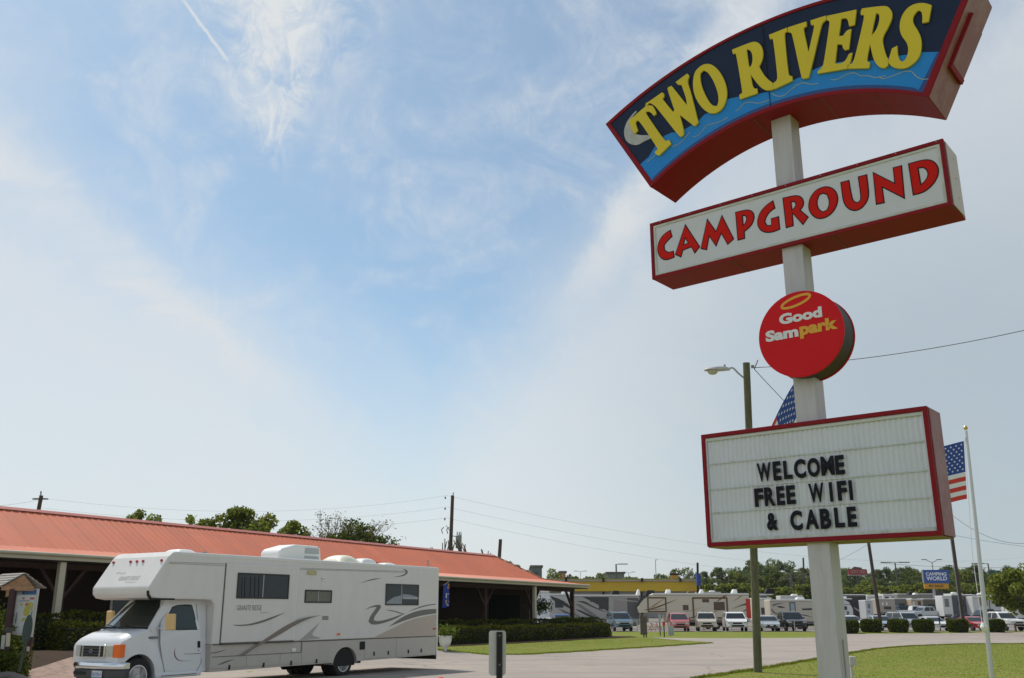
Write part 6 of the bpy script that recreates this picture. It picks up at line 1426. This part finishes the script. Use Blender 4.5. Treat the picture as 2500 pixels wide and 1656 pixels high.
caravan(158, 2182, 2226, 1462, .6, 'dark grey trailer parked left of the beige boxed one', wallc=(.16, .16, .15), wheels=(.5,), acs=[(2194, 2204, .4, WPL)])
caravan(175, 2190, 2300, 1451, .6, 'longest grey trailer roof line under the blue sign', wallc=(.26, .25, .22), wheels=(.5,), acs=[(2206, 2210, .6, WPL), (2236, 2246, .4, WPL)])
caravan(156, 2224, 2252, 1464, .6, 'beige and brown trailer end with pale pattern', wallc=(.48, .38, .27), wheels=(), windows=[(2228, 1470, 2233, 1479, PALE), (2240, 1468, 2250, 1486, BRW)])
caravan(158, 2254, 2302, 1463, .6, 'dark roofed trailer row end by the white box trailer', wallc=(.12, .11, .09), wheels=(), acs=[(2262, 2276, .4, WPL)])
caravan(140, 2300, 2323, 1456, .5, 'white box trailer end with grey lettering patch', 'box_trailer', wallc=(.66, .67, .66), wheels=(), windows=[(2305, 1462, 2318, 1482, MDG)])
caravan(140, 2323, 2373, 1453, .5, 'dark slate box trailer behind the slim utility pole', 'box_trailer', wallc=(.075, .085, .10), wheels=(.5,), depth=2.6)
caravan(138, 2373, 2458, 1458, .5, 'white trailer with tan panel and black window by the right tree', wallc=(.60, .60, .59), wheels=(.4, .5), windows=[W4((1715, 750), (1790, 800), UNDER, f6)],
   panels=[W4((1535, 700), (1640, 790), mat('tan_panel', (.30, .22, .17), .5, .1), f6)], frames=[f6(1640, 700) + f6(1800, 850) + (DKG, .10)])

caravan(182, 2300, 2350, 1450.5, .6, 'white camper roof showing above the slate box trailer', wallc=(.66, .66, .63), wheels=())
caravan(178, 2352, 2425, 1453, .6, 'cream camper roof behind the white trailer with the tan panel', wallc=(.60, .57, .50), wheels=())
caravan(186, 2118, 2160, 1453.5, .6, 'far white camper roof left of the cab over camper', wallc=(.68, .68, .66), wheels=())
caravan(126, 2465, 2540, 1470, .5, 'low white trailer under the tree at the right edge', wallc=(.66, .67, .68), wheels=(.4,), windows=[(2478, 1476, 2486, 1484, DKG)])
caravan(160, 1700, 1760, 1447, .6, 'tan camper roof peeping over the long cream trailer', wallc=(.42, .38, .31), wheels=())
caravan(150, 1905, 1960, 1456, .6, 'white camper roof just above the cream travel trailer', wallc=(.66, .66, .64), wheels=())
# ------------------------------------------------------------------ signs, lights, fence and bushes across the road
YS = 168
cs = thing('camping_sign', (at(2284, 1500, YS).x, YS, height(58, YS)), 'blue and orange camping store sign standing before the woods', 'sign')
c = lambda x, y: px2(cs, YS, x, y)
a, b = c(2257.5, 1424), c(2315.5, 1391.5); bb = MB().box(a.x, b.x, 0, .5, a.z, b.z).build('blue_panel', mat('sign_blue', (.02, .085, .36), .4, .1), cs)
MB().box(a.x - .12, a.x, .0, .5, a.z, b.z).build('edge_strip', GREYP, cs)
a2, b2 = c(2258.5, 1437.5), c(2316, 1425); MB().box(a2.x, b2.x, .05, .45, a2.z, b2.z).build('orange_panel', mat('sign_orange', (.62, .30, .02), .4, .1), cs)
for s_, q0, q1, m in (('CAMPING', (2260.5, 1406), (2310, 1397.5), PALE), ('WORLD', (2262, 1417.5), (2311.5, 1407.5), PALE), ('RV SALE!', (2269, 1434), (2303, 1427.5), mat('sign_brown', (.12, .05, .01), .5, .1))):
    u, v = c(*q0), c(*q1); glyph_mb(s_, u.x, v.x, u.z, v.z, -.005 if s_ != 'RV SALE!' else .045, .02, .03).build('lettering', m, cs)
q = c(2281, 1438); MB().box(q.x - .2, q.x + .2, .15, .35, -.2, q.z).build('post', GALV, cs); q = c(2287, 1438); MB().box(q.x - .3, q.x + 1.2, .5, .9, -.2, q.z - .3).build('post', DKG, cs)
rs_ = thing('red_roadside_sign', (at(2094, 1500, 200).x, 200, height(66, 200)), 'small faded red sign with pale scrawl far before the woods', 'sign'); c = lambda x, y: px2(rs_, 200, x, y)
a, b = c(2072, 1403), c(2116, 1390); MB().box(a.x, b.x, 0, .4, a.z, b.z).build('panel', mat('sign_faded_red', (.33, .03, .035), .5, .15), rs_)
a, b = c(2072, 1406), c(2116, 1403.2); MB().box(a.x, b.x, -.05, .45, a.z, b.z).build('lower_strip', mat('sign_dusty_strip', (.38, .30, .28), .6, .1), rs_)
a, b = c(2080, 1389.8), c(2104, 1386); MB().prism([(a.x, a.z), (b.x, a.z), ((a.x + b.x) / 2 + 1, b.z), (a.x + .5, b.z + .2)], .05, .35).build('crown_piece', mat('sign_plum', (.14, .07, .07), .6, .2), rs_)
for u0, u1, dz in ((2076, 2081, 0), (2082, 2087, 1), (2088.5, 2094, 1.6), (2098, 2103, 1.4), (2104, 2107.5, .6), (2108.5, 2112, -.3)):
    a, b = c(u0, 1400.5 - dz), c(u1, 1393.5 - dz); MB().prism([(a.x, a.z), (b.x, a.z), (b.x, b.z), (a.x, b.z)], -.03, 0, [[(a.x + .1, a.z + .15), (b.x - .1, a.z + .15), (b.x - .1, b.z - .15), (a.x + .1, b.z - .15)]]).build('lettering', mat('sign_pink', (.45, .24, .22), .6, .1), rs_)
q = c(2094.5, 1406); MB().box(q.x - .2, q.x + .2, 0, .3, -.2, q.z).build('post', DKG, rs_)
gs = thing('green_road_sign', (at(2430, 1500, 205).x, 205, height(110, 205)), 'large dark teal road sign before the woods near the right edge', 'sign'); c = lambda x, y: px2(gs, 205, x, y)
a, b = c(2417, 1418), c(2443, 1393); MB().box(a.x, b.x, 0, .2, a.z, b.z).build('panel', mat('sign_teal', (.012, .075, .075), .5, .1), gs)
for (x0, y0, x1, y1) in ((2427, 1403, 2432, 1398), (2419, 1409, 2441, 1408), (2423, 1413.5, 2438, 1412)):
    a, b = c(x0, y0), c(x1, y1); MB().box(a.x, b.x, -.05, -.001, a.z, b.z).build('lettering', mat('sign_teal_print', (.07, .18, .19), .5, .1), gs)
for x in (2420, 2440): q = c(x, 1418); MB().box(q.x - .1, q.x + .1, .2, .4, 0, q.z).build('post', GALV, gs)

def lot_light(px, ytop, Y, arms, label, w=.09):
    p = at(px, ytop, Y); z0 = height(p.x, Y); t = thing('lot_light', (p.x, Y, z0), label, 'street light', 'tall lights over the sales lot'); h = p.z - z0
    MB().tube([(0, 0, -.1), (0, 0, h)], [w * 1.3, w], 8).build('pole', SHEET, t)
    for (u, dz, ln) in arms:
        MB().bar((0, 0, h - .05), (u, 0, h + dz), .10).build('arm', SHEET, t); s_ = 1 if u > 0 else -1
        MB().box(*sorted((u - s_ * .2, u + s_ * ln)), -.2, .2, h + dz - .08, h + dz + .08).build('lamp_head', SHEET, t, bevel=.03)
lot_light(1504, 1377.5, 190, [(.6, 0, 1.7)], 'single armed dark light above the yellow building', .14)
lot_light(2185, 1373.5, 190, [(-1.0, 0, 1.8), (1.0, 0, 1.8)], 'T shaped double light left of the blue sign', .13)
lot_light(2275.5, 1374, 230, [(-1.4, .7, 1.0), (1.4, .7, 1.0)], 'thin V shaped double light above the blue sign', .09)
lot_light(2412, 1376, 190, [(-1.0, 0, 2.2)], 'single armed light just right of the right flagpole', .13)
lot_light(1930, 1398, 190, [(.3, 0, .9)], 'brown lot light with a pale head just left of the white pole', .22)
lot_light(1600, 1367, 330, [(.4, 0, .4)], 'very thin distant mast over the yellow building', .09)
lot_light(1417, 1396, 330, [(-1.2, .2, 1.0), (1.2, .2, 1.0)], 'tiny double light far right of the orange wall', .07)
lot_light(1535, 1399, 330, [(-1.2, .3, 1.0), (1.2, .3, 1.0)], 'tiny double light right of the pale grey building', .07)

# split rail fence along the far verge
fn = thing('rail_fence', (0, 91.2, .2), 'low brown rail fence between the far verge and the parked cars', 'fence')
xs_ = np.arange(11.5, 60, 2.9)
for i, x in enumerate(xs_):
    pw_ = .07 if x > 30 else .035
    MB().box(x - pw_, x + pw_, -pw_, pw_, -.1, .78 if x > 30 else .95).build('post', TINWOOD if x > 30 else GALV, fn)
    if i: 
        for z in ((.70,) if x > 30 else (.9, .45)): rw_ = .035 if x > 30 else .018; MB().box(xs_[i - 1] + .071, x - .071, -.03, .03, z - rw_, z + rw_).build('rail', TINWOOD, fn)
GBH = 'round clipped bushes along the far verge'
for i, (a, b, lb_) in enumerate(((2046, 2102, 'clipped bush beside the white sign pole'), (2112.5, 2159, 'clipped bush at the foot of the leaning brown pole'), (2179.5, 2225, 'clipped bush before the silver estate car'),
                            (2240, 2287.5, 'clipped bush left of the white coupe'), (2326, 2372.5, 'clipped bush at the foot of the slim pole'), (2422.5, 2462, 'clipped bush between the red car and white pickup'))):
    yb = (1551, 1549.5, 1549, 1547.5, 1546.5, 1546)[i]; p = at((a + b) / 2, 1540, 89.2 if i else 88.2); p.z = height(p.x, p.y + .5); w = at(b, 1540, 89.8).x - at(a, 1540, 89.8).x; h = 1.08; rs = np.random.RandomState(200 + i); n = 5200
    t = thing('clipped_bush', p, lb_, 'bush', GBH); th = rs.random(n) * 6.283; tp = rs.random(n) < .3
    z = np.where(tp, 1.0, rs.random(n)); rad = np.where(tp, np.sqrt(rs.random(n)), 1.0)
    prf = .80 + .20 * np.clip(z / .45, 0, 1) - .10 * np.clip((z - .85) / .15, 0, 1)
    sx = np.sign(np.cos(th)) * np.abs(np.cos(th)) ** .7 * w / 2; sy = np.sign(np.sin(th)) * np.abs(np.sin(th)) ** .7 * w / 2 * .8
    Pn = np.stack([sx * rad * prf, sy * rad * prf + .8, z * h * (.97 + .03 * np.cos(th * 3 + i))], 1) + rs.normal(size=(n, 3)) * .03
    npmesh('foliage', *leaves(Pn, .12, rs), LEAF_BOX, t)
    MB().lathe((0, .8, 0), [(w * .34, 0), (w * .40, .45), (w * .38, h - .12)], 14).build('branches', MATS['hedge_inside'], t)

# small boards and boxes on the middle lawn
YL = 78
def stake(name, px, y0, y1, w, m, label, base, Y, cat='sign', tall=.0, depth=.03, postm=UNDER):
    b = gp(px, base); t = thing(name, b, label, cat); Y = b.y; a, c_ = at(px, y1, Y), at(px, y0, Y)
    MB().box(-w / 2, w / 2, -.03 - depth, -.03, a.z, c_.z).build('panel', m, t, bevel=.01); MB().box(-.04, .04, -.03, .03, -.1, c_.z - .02).build('post', postm, t); return t
stake('notice_board', 1572.5, 1505, 1550, 1.0 * .45, mat('brown_board', (.13, .11, .09), .8, .2), 'narrow brown board on a stake at the lawn tip', 1566, 70, depth=.05)
stake('notice_board', 1578, 1500, 1520, .42, mat('dusty_board', (.25, .20, .16), .8, .2), 'dusty brown board standing behind the narrow board', 1561, 70)
stake('utility_box', 1637, 1528, 1551, .50, mat('pale_box', (.40, .42, .42), .5, .1), 'pale grey utility box on the far lawn left of the red van', 1552, 90, 'box', depth=.3)
stake('round_sign', 1622, 1519, 1528, .22, FLAGR, 'tiny red sign on a thin stake by the pale box', 1556, 80)
stake('small_sign', 1719, 1491, 1504, .30, mat('pale_green_plate', (.30, .36, .34), .5, .1), 'small pale green plate on a stake before the tan SUV', 1545, 90)
stake('small_sign', 1612, 1500, 1520, .2, GALV, 'thin metal plate on the far verge by the cream trailer', 1552, 90)
stake('thin_sign', 2297, 1507, 1524, .12, UNDER, 'thin dark stake sign before the white coupe', 1547, 90)
bm_ = thing('bicycle', gp(1596, 1547), 'small bicycle leaning at the fence left of the pale box', 'bicycle')
for dx_ in (-.5, .5):
    mb = MB(); pts = [(dx_ + .30 * math.cos(t), 0, .32 + .30 * math.sin(t)) for t in [i * math.pi / 10 for i in range(21)]]; mb.tube(pts, .022, 5, False); mb.build('wheel', TYRE, bm_)
mb = MB()
for p, q in (((-.5, .32), (-.15, .8)), ((-.15, .8), (.35, .82)), ((.35, .82), (.5, .32)), ((.35, .8), (0, .35)), ((0, .35), (-.5, .32)), ((0, .35), (-.18, .9)), ((.35, .82), (.32, 1.0))): mb.tube([(p[0], 0, p[1]), (q[0], 0, q[1])], .022, 6)
mb.build('frame', FLAGR, bm_); MB().box(-.3, -.08, -.06, .06, .88, .94).build('saddle', UNDER, bm_, bevel=.02); MB().box(.28, .36, -.25, .25, .98, 1.02).build('handlebar', UNDER, bm_)

# ------------------------------------------------------------------ foreground pieces
mk = thing('marker_sign', (at(1214, 1540, 17).x, 17, 0), 'back of a small white road marker on a dark channel post', 'sign'); c = lambda x, y: px2(mk, 17, x, y)
(a, b) = c(1193, 1650), c(1235.5, 1540); w = b.x - a.x; r_ = .04
rp = [(a.x + r_ - r_ * math.cos(t), b.z - r_ + r_ * math.sin(t)) for t in (0, .5, 1.05, 1.57)] + [(b.x - r_ + r_ * math.sin(t), b.z - r_ + r_ * math.cos(t)) for t in (0, .5, 1.05, 1.57)] + [(b.x, a.z + r_), (b.x - r_, a.z), (a.x + r_, a.z), (a.x, a.z + r_)]
pm = MB().prism(rp, .0, .004).build('plate', mat('aluminium_plate_back', (.58, .60, .56), .5, .12, 4, dirt=(.42, .42, .36), dscale=6, damt=.5, metal=.2), mk); pm.rotation_euler.z = math.radians(9)
q = c(1220, 1540); po = MB(); po.box(q.x - .055, q.x - .025, -.055, -.006, -.1, q.z - .02); po.box(q.x + .02, q.x + .05, -.055, -.006, -.1, q.z - .02); po.box(q.x - .025, q.x + .02, -.02, -.006, -.1, q.z - .02)
po.build('post', mat('black_channel_post', (.018, .017, .016), .6, .3, 12), mk)
for zz in (.08, .55): MB().lathe((q.x, -.022, q.z - zz), [(.012, -.012), (.012, 0)], 6, 'y').build('bolt', GALV, mk)
cn = thing('traffic_cone', (at(1076, 1655, 15.2).x, 15.2, 0), 'tip of an orange traffic cone at the bottom edge', 'cone')
MB().lathe((0, 0, 0), [(.19, .03), (.035, .715), (.02, .72)], 20).build('cone', mat('cone_orange', (.85, .10, .02), .5, .1), cn, smooth=True); MB().box(-.2, .2, -.2, .2, 0, .03).build('base', UNDER, cn)
ur = thing('urn_planter', gp(1086, 1600.5), 'white pedestal urn planted with light green leaves behind the motorhome', 'planter')
MB().lathe((0, 0, 0), [(.24, 0), (.25, .05), (.17, .09), (.09, .16), (.075, .26), (.12, .34), (.22, .42), (.27, .58), (.285, .74), (.33, .79), (.31, .81), (.25, .80)], 24).build('urn', WPL, ur, smooth=True)
P_ = np.random.RandomState(4).normal(size=(1500, 3)) * [.19, .19, .10] + [.03, 0, .95]; npmesh('foliage', *leaves(P_, .08, np.random.RandomState(5)), LEAF_LIGHT, ur)
tm = thing('terminal_box', (at(2080, 1650, 13.5).x, 13.5, 0), 'small white service box on a post beside the sign pole', 'box'); c = lambda x, y: px2(tm, 13.5, x, y)
a, b = c(2073, 1625), c(2087, 1603); MB().box(a.x, b.x, -.05, .05, a.z, b.z).build('box', POLE, tm, bevel=.008); MB().box(a.x + .012, a.x + .042, -.02, .02, -.1, a.z).build('post', POLE, tm)
MB().box(a.x - .05, a.x, -.012, .012, a.z + .02, a.z + .05).build('bracket', GALV, tm)

# ------------------------------------------------------------------ the notice kiosk at the left edge
KY = 25.0; kp = at(38, 1600, KY); kz = height(kp.x, KY)
kk = thing('notice_kiosk', (kp.x, KY, kz), 'rustic notice kiosk with shingled gable roof and a campground map board', 'kiosk')
def kc(x, y, dy=0.0): p = at(x, y, KY + dy); return Vector((p.x - kp.x, dy, p.z - kz))
K1 = lambda x, y: (x / 5.3, 1360 + y / 5.3)
GD = Vector((1, .28, 0)).normalized(); RD = Vector((-.80, .60, 0))             # along the gable, along the ridge (away to the left)
A = kc(*K1(325, 205)); Lf = kc(*K1(55, 385)); Rt = kc(*K1(575, 410)); 
hw_ = (Rt.x - Lf.x) / 2; Ap = Vector((A.x, 0, A.z)); Le = Vector((Lf.x, -.15, Lf.z)); Re = Vector((Rt.x, .12, Rt.z - .0))
th = Vector((0, 0, -.04)); RL = RD * 1.15
def slab(p0, p1, m, name, n=6):
    """courses of shingles from the eave p0 up to the ridge p1, running back along RL"""
    rs = random.Random(hash(name) % 99 + n)
    for i in range(n):
        for j in range(6):
            a = p0.lerp(p1, i / n) + Vector((0, 0, .012)); b = p0.lerp(p1, min(1, (i + 1.25) / n)); s0, s1 = RL * (j / 6 + .008), RL * ((j + 1) / 6 - .008)
            o = Vector((0, 0, rs.uniform(0, .012))); mb = MB(); q = [a + s0 + o + Vector((0, 0, .014)), a + s1 + o + Vector((0, 0, .014)), b + s1, b + s0]; mb.v = [tuple(v) for v in q] + [tuple(v - Vector((0, 0, .022))) for v in q]
            mb.f = [(0, 1, 2, 3), (7, 6, 5, 4), (0, 4, 5, 1), (1, 5, 6, 2), (2, 6, 7, 3), (3, 7, 4, 0)]; mb.build('shingle', m, kk)
slab(Le - Vector((.12, 0, .06)), Ap, SHING, 'left'); slab(Re, Ap, SHING, 'right', 5)
gbm = MB()
for dz_, t in ((0, 1),):
    f0, f1, f2 = Lf + Vector((.0, -.10, -.01)), Rt + Vector((-.25, .05, -.02)), Ap + Vector((0, -.02, -.06)); f3 = f0 + RD * .06
    gbm.v = [tuple(v) for v in (f0, f1, f2, f0 + RD * .05, f1 + RD * .05, f2 + RD * .05)]; gbm.f = [(0, 1, 2), (5, 4, 3), (0, 3, 4, 1), (1, 4, 5, 2), (2, 5, 3, 0)]
gbm.build('gable_board', ROUGHW, kk)
b0, b1 = kc(*K1(55, 405)), kc(*K1(440, 412)); MB().bar(b0 + Vector((0, -.13, 0)), b1 + Vector((0, -.02, 0)), .05, .11, (0, 0, 1)).build('tie_board', ROUGHW, kk)
q = kc(*K1(128, 450)); MB().box(q.x - .045, q.x + .045, -.10, .0, q.z - .12, q.z + .14).build('corbel', ROUGHW, kk)
def kbar(a, b, w, h, m, name, dy=0.0): return MB().bar(kc(*K1(*a)) + Vector((0, dy, 0)), kc(*K1(*b)) + Vector((0, dy, 0)), w, h, (0, 1, 0)).build(name, m, kk)
DPOST = mat('dark_red_post', (.055, .022, .024), .7, .3, 6)
kbar((188, 415), (66, 1340), .13, .13, DPOST, 'post', -.06); kbar((385, 1020), (345, 1215), .10, .10, DPOST, 'post', .10); kbar((358, 1160), (352, 1222), .06, .06, CREAM, 'post_foot', .05)
bd = MB(); q = [kc(*K1(*p)) for p in ((232, 425), (500, 412), (408, 1040), (150, 955))]; q2 = [kc(*K1(*p)) for p in ((215, 425), (500, 412), (412, 1038), (140, 1000))]
bd.v = [tuple(v + Vector((0, .02, 0))) for v in q2] + [tuple(v + Vector((0, .06, 0))) for v in q2]; bd.f = [(0, 1, 2, 3), (7, 6, 5, 4), (0, 4, 5, 1), (1, 5, 6, 2), (2, 6, 7, 3), (3, 7, 4, 0)]
bb = bd.build('map_board', mat('map_board_white', (.46, .47, .45), .5, .08, 6), kk)
def kpatch(pts, m, name='print', o=.016):
    mb = MB(); v = [kc(*K1(*p)) for p in pts]; n = len(v); mb.v = [tuple(a + Vector((0, o, 0))) for a in v] + [tuple(a + Vector((0, o + .003, 0))) for a in v]
    mb.f = [tuple(range(n)), tuple(range(n, 2 * n))[::-1]]; return mb.build(name, m, bb)
kpatch([(235, 425), (472, 425), (465, 488), (228, 488)], mat('map_header_blue', (.04, .11, .28), .5, .15)); kpatch([(210, 440), (285, 440), (280, 485), (205, 488)], mat('map_header_photo', (.25, .25, .3), .5, .5, 30), o=.012)
kpatch([(215, 495), (462, 495), (385, 1000), (160, 975)], mat('map_paper', (.50, .53, .52), .5, .10, 18), o=.014)
for pts in ([(345, 590), (405, 585), (375, 740), (330, 770), (295, 750), (310, 680)], [(410, 600), (428, 600), (415, 690), (395, 690)], [(262, 600), (292, 600), (288, 630), (258, 632)], [(285, 790), (325, 785), (310, 830), (275, 835)]): kpatch(pts, mat('map_yellow', (.42, .38, .05), .5, .2, 20), o=.010)
for pts in ([(288, 525), (318, 522), (314, 548), (284, 550)], [(388, 525), (446, 525), (442, 550), (384, 550)], [(325, 600), (365, 600), (362, 625), (322, 630)]): kpatch(pts, mat('map_red', (.50, .08, .08), .5, .3, 40), o=.008)
kpatch([(210, 720), (225, 720), (205, 860), (190, 860)], MDG, o=.010); kpatch([(250, 566), (380, 560), (378, 572), (248, 578)], MDG, o=.010); kpatch([(405, 700), (420, 700), (400, 790), (382, 790)], mat('map_green', (.12, .22, .15), .5, .2), o=.010)
sd_ = thing('oval_sign', (at(60, 1600, KY - 1.2).x, KY - 1.2, height(at(60, 1600, KY).x, KY - 1.2)), 'green backed oval sign turned edge on before the map board', 'sign')
def oc(x, y): p = at(*K1(x, y), KY - 1.2); return Vector((p.x - sd_.location.x, 0, p.z - sd_.location.z))
op = [(368, 750), (385, 800), (388, 880), (378, 960), (355, 1050), (325, 1100), (302, 1130), (285, 1080), (285, 990), (300, 900), (325, 820), (350, 770)]
mb = MB(); v = [oc(*p) for p in op]; n = len(v); mb.v = [tuple(a) for a in v] + [tuple(a + Vector((.04, .05, 0))) for a in v]; mb.f = [tuple(range(n)), tuple(range(n, 2 * n))[::-1]] + [(i, (i + 1) % n, (i + 1) % n + n, i + n) for i in range(n)]
mb.build('panel', mat('green_sign_back', (.030, .055, .050), .5, .2), sd_); MB().bar(oc(335, 1000) + Vector((0, .07, 0)), oc(225, 1490) + Vector((0, .07, 0)), .05, .05, (0, 1, 0)).build('post', mat('green_post', (.03, .05, .04), .6, .2), sd_)
for i, (pts, lb_) in enumerate((([(0, 990), (52, 985), (30, 1190), (-10, 1190)], 'pale panel leaning left of the dark kiosk post'), ([(115, 1010), (165, 1010), (140, 1185), (100, 1185)], 'pale narrow panel right of the dark kiosk post'))):
    o_ = kc(*K1(*pts[3])); t = thing('white_panel', Vector((kp.x + o_.x, KY - .35, kz + o_.z)), lb_, 'panel')
    mb = MB(); v = [kc(*K1(*p)) - o_ for p in pts]; mb.v = [tuple(a) for a in v] + [tuple(a + Vector((0, .03, 0))) for a in v]; mb.f = [(0, 1, 2, 3), (7, 6, 5, 4), (0, 4, 5, 1), (1, 5, 6, 2), (2, 6, 7, 3), (3, 7, 4, 0)]; mb.build('board', mat('dull_white_board', (.42, .43, .43), .6, .1), t)
lnt = thing('path_lantern', Vector((kp.x, KY - .3, kz)) + kc(*K1(185, 1100)), 'cream post with a small dark lantern before the map board', 'lantern'); o_ = kc(*K1(185, 1100))
MB().bar((-.0, 0, -.1), kc(*K1(190, 980)) - o_, .07, .07, (0, 1, 0)).build('post', CREAM, lnt); q = kc(*K1(190, 945)) - o_; MB().prism([(q.x - .09, q.z - .04), (q.x + .12, q.z - .03), (q.x + .04, q.z + .06), (q.x - .05, q.z + .07)], -.06, .06).build('lamp_shade', DKG, lnt)
# planting at the foot of the kiosk
ps = thing('shrub', (kp.x - .15, KY - .2, kz), 'low dark shrub growing at the foot of the kiosk', 'shrub'); rsn = np.random.RandomState(8)
P_ = np.clip(rsn.normal(size=(5200, 3)), -1.6, 1.6) * [.30, .25, .20] + [.0, 0, .28]; P_[:, 2] = np.abs(P_[:, 2]); npmesh('foliage', *leaves(P_, .07, rsn), LEAF_DARK, ps)
ps = thing('shrub', (kp.x - .75, KY + .3, kz), 'taller dark shrub left of the dark kiosk post', 'shrub'); P_ = rsn.normal(size=(4200, 3)) * [.35, .3, .45] + [.0, 0, .7]; P_[:, 2] = np.abs(P_[:, 2]); npmesh('foliage', *leaves(P_, .08, rsn), LEAF_DARK, ps)
STN = mat('pale_stone', (.20, .18, .16), .9, .3, 5, bump=.6, dirt=(.08, .07, .06), damt=.7)
for i, (px, py, s_) in enumerate(((20, 1630, .30), (38, 1634, .26), (52, 1637, .22), (64, 1626, .18), (8, 1640, .28))):
    p = at(px, py, KY - .6); z = height(p.x, p.y); bmx = bmesh.new(); bmesh.ops.create_icosphere(bmx, subdivisions=2, radius=s_); R7 = random.Random(i)
    for v in bmx.verts: v.co *= R7.uniform(.85, 1.12); v.co.z *= .6
    me = bpy.data.meshes.new('stone'); bmx.to_mesh(me); bmx.free(); me.materials.append(STN); o = bpy.data.objects.new('stone', me); COL.objects.link(o); o.location = (p.x, p.y, z + s_ * .25)
    tag(o, ('large stone edging the bed left of the kiosk post', 'stone edging the bed under the map board', 'smaller stone right of the kiosk bed', 'smallest stone at the right end of the edging', 'stone at the left edge of the frame')[i], 'stone', 'edging stones round the kiosk bed')

# ------------------------------------------------------------------ air
hz = MB().box(-620, 720, -120, 520, -1.0, 40).build('haze', bpy.data.materials.new('summer_haze')); tag(hz, kind='stuff')
hm = hz.data.materials[0]; hm.use_nodes = True; hm.node_tree.nodes.clear()
vo_ = hm.node_tree.nodes.new('ShaderNodeVolumePrincipled'); ho_ = hm.node_tree.nodes.new('ShaderNodeOutputMaterial')
vo_.inputs['Color'].default_value = (.80, .86, .92, 1); vo_.inputs['Density'].default_value = 0.00011; vo_.inputs['Anisotropy'].default_value = .2
hm.node_tree.links.new(vo_.outputs[0], ho_.inputs['Volume'])
